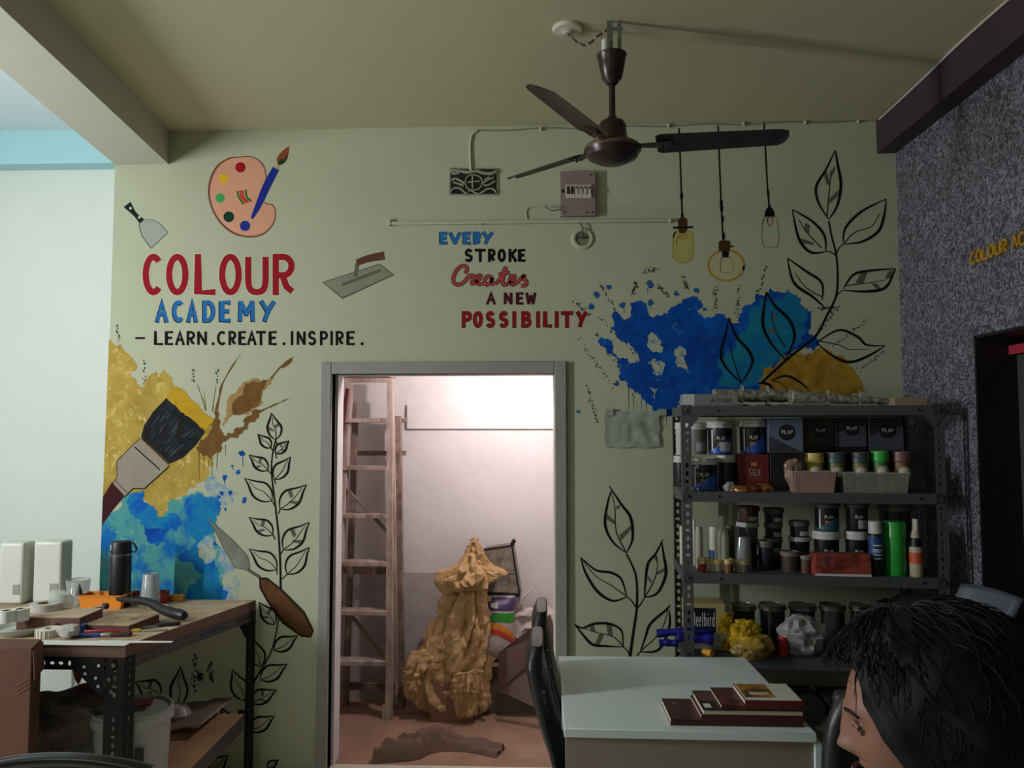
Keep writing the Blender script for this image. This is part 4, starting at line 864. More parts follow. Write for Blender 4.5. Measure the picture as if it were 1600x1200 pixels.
# --- top of the rack
o = rbox(1066, 1153, 616, Zt, .02, .09, 'flat pale grey carton lettered ATOM on top of the rack', mat('carton_grey', (120,122,122), .6, var=.08)); fpoly(o, [(0,0),(.22,0),(.22,1),(0,1)], mat('carton_white', (196,200,200), .6), 'end_print'); ftext(o, 'ATOM', .5, .88, .3, .62, .0025, mat('dark_print', (60,62,64), .6))
mNews = mat('newsprint', (156, 152, 136), .8, col2=(92, 90, 80), scale=60, thr=(.42,.58))
def roll(p, q_, r0, r1, label, m, sy=.55):
    p, q_ = Vector(p), Vector(q_); o = thing('newspaper_roll', label, 'newspaper', (p+q_)/2 - Vector((0,0,r0)))
    mm = MB(); d = (q_-p); n_ = 26; seg = 16; vs = []; fs = []
    for i in range(n_+1):
        t = i/n_; c = p + d*t
        for k in range(seg):
            a = 2*pi*k/seg; rr = (r0+(r1-r0)*t) * (1+.16*nz3((t*9, cos(a)*2, sin(a)*2), 1.4)); vs.append(c + Vector((.0*cos(a), rr*cos(a)*1.5, rr*sin(a))))
    for i in range(n_):
        for k in range(seg): k2 = (k+1) % seg; fs.append((i*seg+k, i*seg+k2, (i+1)*seg+k2, (i+1)*seg+k))
    fs += [tuple(range(seg)), tuple(n_*seg+k for k in range(seg))]
    mm.add(vs, fs); mm.build('paper', m, o, local=False, sharp=50)
    for t in (.33, .62): c = p.lerp(q_, t); rr = (r0+(r1-r0)*t); MB().lathe(c, [(rr*1.12, -.004), (rr*1.12, .004)], 16, d.normalized().to_track_quat('Z','Y'), sx=1.5 if abs(d.x) < .1 else 1, sy=1.0 if abs(d.x) < .1 else 1.5, caps=False).build('tie', mat('string', (190,186,170), .7), o, local=False)
ua, _ = rhit(1115, 612, .22); ub, _ = rhit(1250, 612, .22); roll(RP(ua, .22, Zt+.05), RP(ub, .22, Zt+.047), .028, .026, 'thick rolled newspaper on top of the rack behind the ATOM carton', mNews)
ua, _ = rhit(1236, 618, .12); ub, _ = rhit(1405, 626, .12); roll(RP(ua, .12, Zt+.038), RP(ub, .1, Zt+.018), .029, .008, 'tapering rolled newspaper on top of the rack toward the right', mNews)
ua, _ = rhit(1155, 630, .05); ub, _ = rhit(1300, 632, .05)
q = MB(); n_ = 30; vs = []
for j in range(5):
    for i in range(n_+1): vs.append(RP(ua+(ub-ua)*i/n_, .005+.03*j, Zt+.006+.004*nz3((i*.4, j, 0), 1)))
q.add(vs, [(j*(n_+1)+i, j*(n_+1)+i+1, (j+1)*(n_+1)+i+1, (j+1)*(n_+1)+i) for j in range(4) for i in range(n_)])
o = q.build('white_sheet', mat('white_paper', (205,205,196), .7), solid=.002); setp(o, 'torn white paper sheet lying under the newspaper rolls', 'paper')
o = rbox(1398, 1449, 621, Zt, .03, .2, 'flat tan cardboard piece on the right end of the rack top', mat('tan_card', (142,126,104), .8, var=.15), name='cardboard_piece', cat='cardboard')

# --- second shelf
tub(1054, 1076, 660, Z2+.14, .2, 'white-lidded tub on the upper level at the far left of the second shelf', mat('tub_white', (176,178,172), .5), False, None)
tub(1052, 1078, 714, Z2, .17, 'white-lidded dark tub on the lower level at the far left of the second shelf', None, False, None, top=Z2+.138)
tub(1070, 1107, 661, Z2+.145, .16, 'grey faded tub beside the left rack post, upper level', mTubG, False, None, sticker=True)
tub(1103, 1147, 658, Z2+.145, .12, 'blue wave paint tub with blank sticker, top of the left pair', None, True, 'PLAY', True)
o = tub(1076, 1123, 711, Z2, .03, 'blue wave paint tub standing in front at the left of the second shelf', None, True, 'PLAY', top=Z2+.135)
tub(1118, 1151, 712, Z2, .12, 'dark shaded paint tub between the blue tub and the red SILK box', mat('tub_slate', (44,50,54), .4), False, None, top=Z2+.143)
zsilk = rhit(1177, 710, .1)[1]
o = rbox(1153, 1201, 710, Z2, .1, .13, 'dark red carton lettered SILK', mat('silk_red', (96, 22, 24), .5, var=.12)); fpoly(o, [(0,0),(1,0),(1,.13),(0,.13)], mat('cream', (176,160,130), .6), 'base_print')
fpoly(o, [(.42,.68),(.62,.68),(.62,.78),(.42,.78)], mTan, 'emblem'); ftext(o, 'SILK', .34, .74, .40, .6, .0025, mat('silver_print', (170,160,150), .5)); fpoly(o, [(.36,.32),(.7,.32),(.7,.335),(.36,.335)], mTan, 'line_print')
tub(1152, 1198, 656, zsilk, .1, 'blue wave paint tub standing on the red SILK carton', None, True, 'PLAY')
mP1 = mat('play_slate', (92, 100, 124), .5, var=.06); mP2 = mat('play_dark', (44, 42, 48), .5, col2=(58,50,44), scale=10); mP3 = mat('play_grey', (70, 74, 86), .5, var=.08); mInk = mat('play_disc', (16, 20, 32), .5)
zl = rhit(1230, 707, .1)[1]
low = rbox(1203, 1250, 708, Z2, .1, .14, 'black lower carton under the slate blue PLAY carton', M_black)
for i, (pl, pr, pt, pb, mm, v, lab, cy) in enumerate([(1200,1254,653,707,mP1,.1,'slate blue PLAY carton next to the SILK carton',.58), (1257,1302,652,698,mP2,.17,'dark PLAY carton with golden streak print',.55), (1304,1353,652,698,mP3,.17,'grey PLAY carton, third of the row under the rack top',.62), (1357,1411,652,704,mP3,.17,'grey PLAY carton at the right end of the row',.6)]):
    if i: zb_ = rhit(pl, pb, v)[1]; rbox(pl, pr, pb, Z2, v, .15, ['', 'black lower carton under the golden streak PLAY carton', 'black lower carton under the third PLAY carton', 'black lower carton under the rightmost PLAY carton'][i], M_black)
    else: zb_ = zl
    o = rbox(pl, pr, pt, zb_, v, .14, lab, mm)
    if i == 1: fpoly(o, [(.05,.2),(.3,.62),(.55,.85),(.95,.98),(.95,.9),(.6,.75),(.4,.5),(.15,.02),(.02,.02)], mat('gold_streak', (96,88,68), .5, col2=(50,42,36), scale=30), 'streak_print')
    elif i == 0: fpoly(o, [(.02,.45),(.12,.42),(.95,.02),(.02,.02)], mat('play_img', (66,60,66), .5, col2=(40,40,52), scale=24), 'wave_print')
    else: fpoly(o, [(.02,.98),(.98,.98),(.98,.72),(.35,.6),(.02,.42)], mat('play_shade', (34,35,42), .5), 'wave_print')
    fpoly(o, circ(.54, cy, .24, .24*o['w']/o['h']), mInk, 'disc_print', 2); ftext(o, 'PLAY', .38, .72, cy-.04, cy+.06, .0025, mTxt, 3)
# foil crumple
def crumple(name, label, cat, prof, v, m, zb=None, dr=.5, amp=.012, freq=22, seed=1, sharp=25, fr=None):
    rows = []
    for py, xl, xr in catmull([Vector(t) for t in prof], 4):
        ul, z = rhit(xl, py, v); ur, _ = rhit(xr, py, v); w_ = max(.002, (ur-ul)/2); rows.append((RP((ul+ur)/2, v + (fr or 0), z), w_, max(.002, w_*dr)))
    rows.sort(key=lambda t: t[0].z)
    if zb is not None:
        dz = zb + .004 - rows[0][0].z; rows = [(c + Vector((0,0,dz)), a, b) for c, a, b in rows]
    q = MB(); blob(q, rows, 40, amp, freq, seed, cre=1)
    k = min(v_[2] for v_ in q.v)
    if zb is not None: q.v = [(a, b, c - (k-zb)) for a, b, c in q.v]
    o = q.build(name, m, sharp=sharp); setp(o, label, cat); return o
crumple('foil_wrapper', 'crumpled pinkish foil wrapper beside the ribbed tray', 'wrapper', [(766,1236,1252),(755,1230,1256),(740,1226,1254),(725,1226,1252),(716,1232,1248)], .08, mat('foil_pink', (168,140,124), .3, .3, var=.4, scale=30), Z2)
mCl = mat('clear_plastic', (200, 206, 200), .12, alpha=.32, spec=.8); 
crumple('clear_wrap', 'small crumpled clear plastic on the second shelf', 'plastic wrap', [(767,1133,1147),(760,1131,1148),(753,1136,1144)], .05, mat('wrap_pale', (178,188,182), .2, alpha=.7, spec=.8), Z2)
for i, (pl, pr, c_) in enumerate([(1144,1172,(190,130,80)), (1160,1190,(150,84,50)), (1178,1208,(196,140,86))]):
    crumple('sachet', ['copper coloured sachet nearest the clear crumpled plastic', 'dark copper sachet, middle of the three', 'light copper sachet below the SILK carton'][i], 'sachet', [(767,pl,pr),(763,pl,pr),(758-i,pl+6,pr-6)], .03+.02*i, mat('copper_foil%d' % i, c_, .3, .5, var=.5, scale=40), Z2, dr=.9, amp=.006)
# jars
def jar(pl, pr, pt, zb, v, label, body, lid, band=None, name='colour_jar'):
    o = tub(pl, pr, pt, zb, v, label, body, False, None, lid=lid, name=name, cat='jar', lidh=.26)
    return o
for pl, pr, pt, cb, cl_, lab in [(1256,1287,708,(176,190,44),(214,190,110),'yellow jar with cream lid on the second shelf'), (1291,1321,707,(110,112,54),(64,82,86),'dark teal lidded jar right of the yellow jar'), (1329,1358,707,(118,114,56),(60,70,80),'slate lidded jar left of the green-lidded jar'), (1361,1388,705,(70,120,60),(56,180,70),'jar with bright green lid'), (1394,1421,706,(126,96,60),(128,92,90),'jar with dusty rose lid at the right end')]:
    j = jar(pl, pr, pt, Z2+.0, .1, lab, mat('jar%d' % pl, cb, .4, col2=(90,60,50), scale=30, thr=(.3,.45)), mat('jarlid%d' % pl, cl_, .4))
def tray(pl, pr, pt, zb, v, dep, label, m, ribs=0):
    ul, zt_ = rhit(pl, pt, v); ur, _ = rhit(pr, pt, v); w_ = ur-ul; h = zt_-zb; c = RP((ul+ur)/2, v+dep/2, 0)
    o = thing('plastic_tray', label, 'tray', (c.x, c.y, zb), rz=-RA); q = MB(); i_ = .008; t = .0018
    bot = [(-w_/2+i_,-dep/2+i_,0),(w_/2-i_,-dep/2+i_,0),(w_/2-i_,dep/2-i_,0),(-w_/2+i_,dep/2-i_,0)]; top = [(-w_/2,-dep/2,h),(w_/2,-dep/2,h),(w_/2,dep/2,h),(-w_/2,dep/2,h)]
    q.add(bot+top, [(0,1,2,3),(0,4,5,1),(1,5,6,2),(2,6,7,3),(3,7,4,0)]); q.build('tub_wall', m, o, sharp=0, solid=t)
    q = MB(); 
    for a, b in zip(top, top[1:]+top[:1]): q.bar(a, b, .006, .004)
    q.build('rim', mat('tray_rim', (170,168,158), .35), o, sharp=0)
    for k in range(ribs):
        x = -w_/2+.012 + (w_-.024)*k/(ribs-1); MB().bar((x*.97,-dep/2+.007,.004), (x,-dep/2+.001-.002,h-.003), .002, .002).build('rib', mat('rib_pale', (178,150,138), .4), o, sharp=0)
    return o
tray(1238, 1306, 737, Z2, .005, .085, 'ribbed pinkish plastic tray in front of the yellow jar', mat('tray_pink', (170,142,130), .35, alpha=.8, var=.1), 24)
tray(1318, 1421, 739, Z2, .005, .085, 'clear plastic tray at the right of the second shelf', mat('tray_clear', (150,154,144), .2, alpha=.5))
for i, (pl, pr, pt, c_) in enumerate([(1322,1334,744,(150,150,132)), (1336,1346,750,(140,140,124)), (1372,1386,746,(176,176,160)), (1389,1402,746,(204,150,72))]):
    o = tub(pl, pr, pt, Z2+.006, .03, ['pale bottle top at the left inside the clear tray', 'small pale bottle top beside it inside the clear tray', 'white square pot in the clear tray', 'orange pot in the clear tray'][i], mat('pot%d' % i, c_, .5), False, None, lid=mat('pot%d' % i, c_, .5), name='pot', cat='pot')
for i, (x, y) in enumerate([(1275,731),(1308,731),(1346,731),(1379,730),(1413,731)]):
    u_, z = rhit(x, y, .045); c_ = RP(u_, .045, z-.012)
    q = MB(); q.lathe(c_, [(.022,-.022),(.025,-.006),(.022,.008),(.014,.016),(.003,.019)], 18); o = q.build('domed_cap', mat('dome_cap', (176,164,148), .45)); setp(o, 'pale domed cap in front of the ' + ['yellow jar', 'dark teal lidded jar', 'slate lidded jar', 'green-lidded jar', 'rose-lidded jar'][i], 'cap')
    if i in (1,): pass

# --- third shelf
def bottle(pl, pr, pt, zb, v, label, m, prof, capm=None, name='bottle', lab=None, dr=1, cat='bottle', trig=False):
    ul, zt_ = rhit(pl, pt, v); ur, _ = rhit(pr, pt, v); r_ = (ur-ul)/2; h = zt_-zb; c = RP((ul+ur)/2, v+r_*dr, 0)
    o = thing(name, label, cat, (c.x, c.y, zb), rz=-RA); body = [(a*r_, b*h) for a, b in prof if b <= prof[-1][1]]
    MB().lathe((0,0,0), body, 26, sy=dr).build('body', m, o)
    if capm: k0 = prof[-1]; MB().lathe((0,0,0), [(k0[0]*r_*1.15, k0[1]*h-.002), (k0[0]*r_*1.15, h*.985), (k0[0]*r_, h)], 20, sy=dr).build('cap', capm, o)
    if lab:
        for z0, z1, lm in lab:
            def R_(z): 
                for (a, b), (c2, d2) in zip(prof, prof[1:]):
                    if b <= z <= d2: return (a + (c2-a)*(z-b)/max(1e-6, d2-b))*r_
                return prof[1][0]*r_
            MB().lathe((0,0,0), [(R_(z0)+.0008, z0*h), (R_(z1)+.0008, z1*h)], 26, sy=dr, caps=False).build('label_band', lm, o)
    return o
mBot = mat('white_hdpe', (186, 192, 172), .4, var=.05); mBot2 = mat('pale_hdpe', (166, 160, 146), .4, var=.1)
JUG = [(.8,0),(.95,.02),(1,.1),(1,.62),(.85,.72),(.4,.82),(.38,.86)]
o = bottle(1062, 1071, 820, Z3, .2, 'white container glimpsed past the left rack post', mBot, [(1,0),(1,.97)])
bottle(1080, 1090, 812, Z3, .16, 'slim white bottle behind the left rack post', mBot, JUG, mBot)
bottle(1087, 1099, 820, Z3, .1, 'translucent pinkish bottle beside the left rack post', mBot2, [(.9,0),(1,.05),(1,.8),(.8,.95)], None)
bottle(1108, 1127, 820, Z3, .1, 'white jug with blue label band', mBot, [(.8,0),(.95,.02),(1,.1),(1,.82),(.9,.95)], None, lab=[(.02,.42,mat('blue_band', (24,66,130), .5))])
bottle(1117, 1141, 807, Z3, .05, 'white bottle with screw cap, foremost of the white bottles', mBot, [(.8,0),(.92,.02),(.95,.1),(.95,.62),(.8,.74),(.42,.83),(.4,.88)], mBot)
bottle(1134, 1148, 820, Z3, .14, 'grey shaded bottle behind the white screw cap bottle', mat('grey_hdpe', (104,112,96), .5), [(.9,0),(1,.05),(1,.9),(.9,.97)], None)
for i, (pl, pr, pt, c_, lc, lab) in enumerate([(1089,1104,873,(146,40,40),(196,176,120),'tiny red jar with cream lid at the left'), (1103,1133,875,(176,174,160),(190,168,104),'squat white jar with yellow lid'), (1131,1145,874,(120,80,50),(176,156,96),'small brown jar with cream lid behind the squat jar'), (1144,1172,876,(150,146,140),(190,172,124),'squat jar with cream lid and red print')]):
    tub(pl, pr, pt, Z3, .015 + .02*(i % 2), lab, mat('tiny%d' % i, c_, .45, col2=(90,50,36) if i in (1,3) else None, scale=26, thr=(.36,.44)), False, None, lid=mat('tinylid%d' % i, lc, .45), name='small_jar', cat='jar', lidh=.36)
# stacked clear glasses
ul, zt_ = rhit(1150, 839, .06); ur, _ = rhit(1176, 839, .06); r_ = (ur-ul)/2; c_ = RP((ul+ur)/2, .06+r_, 0); hh = (zt_-Z3)
gl = thing('tumbler_stack', 'clear plastic tumblers nested upside down on the third shelf', 'tumblers', (c_.x, c_.y, Z3))
for k in range(3): MB().lathe((0,0,k*.011), [(r_*1.12, 0), (r_*.95, hh*.55), (r_*.78, hh-.025), (.001, hh-.024)], 28, caps=False).build('tumbler', mat('tumbler_clear', (190,194,194), .1, alpha=.42, spec=.8, metal=.2), gl, solid=.001)
mDk = mat('tub_char', (40, 36, 36), .45, var=.2); mDk2 = mat('tub_navy', (28, 30, 44), .4)
def stackt(rows, v, base=None):
    z = base or Z3
    for (pl, pr, pt, lab, bm, lm, stick) in rows:
        o = tub(pl, pr, pt, z, v, lab, bm, False, None, lid=lm, sticker=stick, lidh=.28); z = rhit(pl, pt, v)[1]
mLg = mat('lid_grey', (96,96,92), .5); mLr = mat('lid_red', (74, 30, 30), .5)
stackt([(1152,1186,868,'dark tub hidden at the bottom behind the nested tumblers', mDk, mLg, False), (1150,1185,842,'tub under the white-lidded one behind the tumblers', mDk2, mLg, False), (1150,1186,817,'white-lidded tub behind the nested tumblers', mat('tub_greyblue', (84,84,96), .5), mLid, False), (1152,1187,792,'dark red tub on top of the left stack', mat('tub_red', (58,26,26), .5), mLr, True)], .16)
stackt([(1194,1222,866,'dark tub at the bottom of the second stack', mDk, mLg, False), (1193,1223,841,'dark tub, second level of the second stack', mDk, mLg, True), (1193,1223,818,'dark tub, third level of the second stack', mDk, mLg, True), (1192,1225,795,'dark tub with grey lid on top of the second stack', mDk, mLg, True)], .2)
tub(1183, 1209, 846, Z3, .08, 'navy round container in front of the second stack', mDk2, False, None, lid=mLg)
stackt([(1233,1266,863,'dark tub at the bottom of the third stack', mDk, mLg, False), (1231,1267,840,'grey-lidded tub in the middle of the third stack', mDk, mLid, False), (1232,1265,815,'tub with square label on top of the third stack', mDk, mLg, True)], .18)
tub(1219, 1249, 863, Z3, .06, 'small brown tub with pink-grey lid in front of the third stack', mat('tub_brown', (72,56,50), .5, var=.3, scale=24), False, None, lid=mat('lid_pinkgrey', (120,108,104), .5))
tub(1250, 1268, 869, Z3, .05, 'small tub next to the long red carton', mat('tub_brown2', (96,70,60), .5, var=.3, scale=24), False, None, lid=mat('lid_pinkgrey2', (130,120,112), .5))
mBluT = mat('dull_teal', (44, 86, 104), .5)
for (pl, pr, l1, l2) in ((1269,1313,'large black paint tub with dull teal wave, upper of the middle pair','large black paint tub with white lid behind the red carton, left'), (1318,1358,'large black paint tub with blank sticker, upper of the right pair','large black paint tub with white lid behind the red carton, right')):
    zz = rhit(pl, 831, .1)[1]
    tub(pl, pr, 831, Z3, .1, l2, None, False, 'PLAY', lidh=.2)
    tub(pl+.5, pr-.5, 784, zz, .1, l1, None, mBluT if pl < 1300 else False, 'PLAY', pl > 1300, lid=mLg)
zz = rhit(1372, 832, .14)[1]; tub(1371, 1424, 786, Z3, .15, 'largest black paint tub behind the green cylinder', None, mat('tub_grey3', (60,66,72), .5), 'PLAY', lid=mLg, lidh=.12)
o = rbox(1273, 1361, 865, Z3, .0, .06, 'long brick red carton lying in front of the black tubs', mat('red_carton', (148, 60, 48), .6, col2=(104,36,28), scale=22, thr=(.45,.55)))
fpoly(o, [(0,0),(1,0),(1,.1),(0,.1)], mat('carton_white', (196,200,200), .6), 'base_print'); fpoly(o, circ(.2, .68, .045, .14), mat('dark_print', (60,62,64), .6), 'round_mark'); fpoly(o, [(.27,.3),(.36,.48),(.46,.55),(.54,.44),(.5,.3),(.4,.34)], mat('brown_print', (90,30,24), .6), 'picture_print')
bottle(1359, 1383, 815, Z3, .01, 'spray can with white cap and blue body', mat('can_black', (24,26,34), .35, .2), [(.85,0),(.9,.02),(.9,.74),(.75,.78)], mLid, 'spray_can', lab=[(.3,.72,mat('can_blue', (28,66,120), .4))], cat='spray can')
o = bpy.data.objects['spray_can']; q = MB()
for k, (a0, a1, z) in enumerate([(-30,35,.62),(-34,38,.53),(-30,30,.49),(-30,36,.43),(-26,30,.35)]): wrap(q, Vector((0,0,0)), .0285, z*.19, z*.19+.004, a0, a1, 6)
q.build('print_lines', mTxt, o, sharp=60)
bottle(1386, 1421, 816, Z3, .02, 'tall glossy green cylinder can', mat('green_gloss', (40, 150, 56), .28, var=.05), [(.97,0),(1,.01),(1,.985),(.96,1)], None, 'green_can', cat='can')
o = bottle(1423, 1446, 826, Z3-.0, .0, 'spray bottle with cream and orange label by the right rack post', mat('cream_bottle', (176,164,140), .5), [(.8,0),(.9,.03),(.9,.55),(.6,.85),(.35,1.0)], None, 'spray_bottle', lab=[(.28,.5,mat('orange_band', (190,84,40), .5)), (.62,.8,M_black)])
MB().cbox((0,0,.20), (.012,.03,.05)).build('trigger_head', mBot, o, bev=.003)

# --- fourth shelf
o = rbox(1070, 1133, 942, Z4+.045, .13, .12, 'cream and black carton lettered Steelbird', mat('cream_card', (176,160,112), .6)); fpoly(o, [(.0,.03),(.76,.03),(.76,.86),(0,.86)], M_black, 'black_print'); ftext(o, 'Steelbird', .14, .74, .3, .72, .003, mTxt); fpoly(o, [(.2,.2),(.72,.2),(.72,.23),(.2,.23)], mat('red_line', (120,50,40), .6), 'line_print')
rbox(1070, 1128, 979, Z4, .1, .16, 'white carton supporting the Steelbird carton', mat('carton_white2', (176,178,168), .6), ztop=Z4+.045)
mBluP = mat('ultramarine_plastic', (20, 26, 140), .35, var=.15)
for i, (a, b, va, vb, r_) in enumerate([((1026,990),(1112,985),.06,.05,.016), ((1030,1005),(1060,1005),.03,.02,.014), ((1058,995),(1114,998),.02,.02,.02)]):
    ua, za = rhit(*a, va); ub, zb_ = rhit(*b, vb); p0 = RP(ua, va, max(za, Z4+.02)); p1 = RP(ub, vb, max(zb_, Z4+.022))
    q = MB(); q.tube([p0, p0.lerp(p1,.3)+Vector((0,0,.002)), p0.lerp(p1,.7), p1], lambda t: r_*(1+.12*sin(t*17)), 12); o = q.build('blue_scraper', mBluP); setp(o, ['long ultramarine plastic roll sticking out past the left rack post', 'short ultramarine roll below the long one', 'ultramarine roll lying inside the shelf'][i], 'plastic roll')
crumple('clear_wrap', 'clear crumpled bottle end between blue rolls and yellow bag', 'plastic wrap', [(1005,1112,1128),(996,1110,1134),(986,1116,1134)], .08, mat('wrap_pale', (178,188,182), .2, alpha=.7, spec=.8), Z4+.02)
ua, za = rhit(1100, 1012, .0); p0 = RP(ua, .02, Z4+.014); p1 = RP(ua+.03, -.01, Z4+.014)
o = MB().cyl(p0, p1, .012, .015).build('yellow_tube', mat('orange_yellow', (210,150,30), .45)); setp(o, 'short yellow tube with orange end at the front of the bottom visible shelf', 'tube')
mYel = mat('yellow_bag', (202, 170, 34), .4, col2=(140,112,20), scale=16, thr=(.3,.6), bump=.4, bscale=20)
crumple('yellow_bag', 'torn yellow plastic bag standing upright by the Steelbird carton', 'bag', [(1010,1128,1160),(995,1124,1165),(980,1126,1152),(965,1128,1150),(952,1134,1146)], .1, mYel, Z4, dr=.6, amp=.02, freq=26, seed=4)
crumple('yellow_bag', 'crumpled yellow bag with black dots, middle of the pile', 'bag', [(1012,1140,1185),(995,1140,1188),(982,1146,1184),(974,1152,1176)], .05, mYel, Z4+.03, dr=.6, amp=.02, freq=24, seed=6)
crumple('yellow_bag', 'yellow bag roll lying in front on the shelf edge', 'bag', [(1026,1150,1195),(1016,1140,1204),(1004,1148,1206),(994,1165,1198)], .0, mat('yellow_bag2', (176,146,50), .45, col2=(96,76,40), scale=12, thr=(.35,.6)), Z4, dr=.8, amp=.016, freq=20, seed=8)
mGls = mat('jar_glass_dark', (66, 68, 62), .12, var=.3, scale=12); mMet = mat('tin_lid', (156,156,148), .3, .8)
for pl, pr, lab in [(1140,1182,'glass jar with tin lid behind the yellow bags'), (1184,1229,'glass jar with tin lid between yellow and clear bags'), (1231,1276,'glass jar with tin lid behind the clear bag'), (1279,1322,'glass jar with tin lid right of the clear bag'), (1326,1366,'glass jar with tin lid beside the black bag')]:
    tub(pl, pr, 948, Z4, .2, lab, mGls, False, None, lid=mMet, name='glass_jar', cat='jar', lidh=.12)
tub(1215, 1232, 996, Z4, .02, 'tiny red-labelled pot in front of the clear bag', mat('pot_red', (170,34,44), .45), False, None, lid=mat('pot_red', (170,34,44), .45), name='pot', cat='pot')
crumple('clear_bag', 'tied cloudy white carrier bag on the shelf', 'bag', [(1016,1234,1276),(1000,1226,1284),(985,1216,1288),(972,1216,1290),(962,1228,1272),(956,1244,1262)], .07, mat('cloudy_bag', (170,172,170), .3, var=.25, scale=20, alpha=.85), Z4, dr=.6, amp=.018, freq=20, seed=11)
crumple('black_bag', 'black plastic bag slumped at the right of the shelf', 'bag', [(1022,1350,1450),(1000,1338,1455),(975,1338,1455),(955,1345,1450),(940,1368,1440),(930,1400,1425)], .06, mat('black_bag_plastic', (14,14,15), .4, bump=.4), Z4, dr=.45, amp=.03, freq=16, seed=13)
crumple('tan_pouch', 'small tan pouch in front of the black bag', 'pouch', [(1022,1332,1362),(1012,1330,1362),(1002,1336,1356)], .02, mat('tan_pouch', (150,124,108), .6), Z4, dr=.6, amp=.008, seed=15)
# lowest shelf cartons (dark)
for i, (pl, pr) in enumerate([(1090,1190), (1200,1290), (1300,1380)]):
    rbox(pl, pr, 1085, Z5, .05, .25, ['dark carton at the left of the lowest shelf', 'dark carton in the middle of the lowest shelf', 'dark carton at the right of the lowest shelf'][i], mat('dark_card', (44,42,40), .8), ztop=Z5+.17)

# ------------------------------------------------------------------ white desk with books
DT_ = .75; mDesk = mat('white_laminate', (208, 220, 220), .32, var=.03, spec=.5); mDeskF = mDesk
desk = thing('white_desk', 'white laminate desk in the doorway side foreground', 'desk', (.41, 2.6, 0))
y0, y1_ = 2.235, 2.94; xa, xb = .062, .765
MB().hull([(xa, y0, DT_-.025), (xb, y0-.01, DT_-.025), (xb-.012, y1_, DT_-.025), (xa, y1_-.01, DT_-.025)], [(xa, y0, DT_), (xb, y0-.01, DT_), (xb-.012, y1_, DT_), (xa, y1_-.01, DT_)]).build('tabletop', mDesk, desk, local=False, bev=.002)
MB().box((xa+.004, y0+.006, .02), (xb-.004, y0+.024, DT_-.025)).build('front_panel', mat('shaded_panel', (142,131,118), .45, var=.04), desk, local=False, bev=.001)  # front of the white laminate; its dim shade is put into the colour
MB().box((xb-.004, y0-.004, 0), (xb+.018, y1_-.02, DT_-.03)).build('side_panel', mDesk, desk, local=False, bev=.002)
MB().box((xa+.01, y1_-.05, .3), (xb-.02, y1_-.034, DT_-.025)).build('rear_panel', mDesk, desk, local=False)
MB().box((xa+.012, y1_-.09, 0), (xa+.05, y1_-.05, DT_-.025)).build('leg', mDesk, desk, local=False)
# books
def book(pxl, pxr, z0, z1, yf, dep, label, cover, spine_front=True, rz=0, extra=None):
    a = Pz(pxl, 1130, z0).x; k = yf / Pz(pxl, 1130, z0).y
    def X(px): d = ray(px, 1130); return d.x/d.y*yf
    x0_, x1_ = X(pxl), X(pxr); w_ = x1_-x0_; o = thing('book', label, 'book', ((x0_+x1_)/2, yf+dep/2, z0), rz=rz); h = z1-z0; t = .0018
    MB().box((-w_/2, -dep/2, 0), (w_/2, dep/2, t)).build('back_cover', cover, o, sharp=0)
    MB().box((-w_/2, -dep/2, h-t), (w_/2, dep/2, h)).build('front_cover', cover, o, sharp=0)
    MB().box((-w_/2, -dep/2, t) if spine_front else (-w_/2, dep/2-t, t), (w_/2, -dep/2+t, h-t) if spine_front else (w_/2, dep/2, h-t)).build('spine', cover, o, sharp=0)
    MB().box((-w_/2+.002, -dep/2+(t if spine_front else .003), t), (w_/2-.002, dep/2-.003, h-t)).build('pages', mat('book_pages', (206,196,172), .8, var=.15, scale=40, stretch=(1,1,30)), o, sharp=0)
    if extra:
        for (u0, u1, v0_, v1_, mm, nm) in extra: MB().box((-w_/2+w_*u0, -dep/2+dep*v0_, h-.0003), (-w_/2+w_*u1, -dep/2+dep*v1_, h+.0004)).build(nm, mm, o, sharp=0)
    return o
mMar = mat('maroon_cover', (66, 22, 30), .35, var=.2); mMar2 = mat('wine_cover', (84, 28, 36), .4, var=.3, scale=20); yf = 2.268
book(1048, 1256, .75, .768, yf, .17, 'wide dark maroon book at the bottom of the stack on the desk', mMar, True, extra=[(.06,.1,.7,.8,mat('tiny_print', (120,80,80), .5),'cover_print')])
book(1096, 1256, .768, .780, yf, .165, 'dark red softcover, second from the bottom of the stack', mMar2, True, extra=[(.02,.12,.1,.2,mTxt,'cover_print')])
book(1099, 1256, .780, .796, yf, .16, 'cream paged book with dark cover in the middle of the stack', mat('black_cover', (30,22,24), .4), False, extra=[(.02,.3,.45,.9,mat('cover_art', (60,50,46), .5, col2=(110,60,60), scale=40),'cover_print'), (.03,.1,.1,.3,mTxt,'cover_print')])
book(1128, 1256, .796, .807, yf+.004, .155, 'wine red book with patterned cover, second from the top', mat('wine_pattern', (96,44,50), .5, col2=(60,24,30), scale=40, thr=(.45,.55)), True)
book(1165, 1256, .807, .822, yf+.004, .15, 'open white and ochre covered booklet on top of the stack', mat('wine_cover2', (96,34,36), .4), True, extra=[(.02,.98,.02,.99,mat('page_white', (206,202,190), .6),'cover_print')])
o = bpy.data.objects['book.004']; w_ = .17
q = MB(); q.box((-.075, -.05, .0154), (.012, .065, .0158)); q.build('cover_picture', mat('ochre_picture', (176,120,40), .5, col2=(60,36,30), scale=14, thr=(.4,.6)), o, sharp=0)
MB().box((-.055, -.03, .0158), (.0, -.005, .0161)).build('cover_picture', mat('pale_patch', (196,180,140), .5), o, sharp=0)
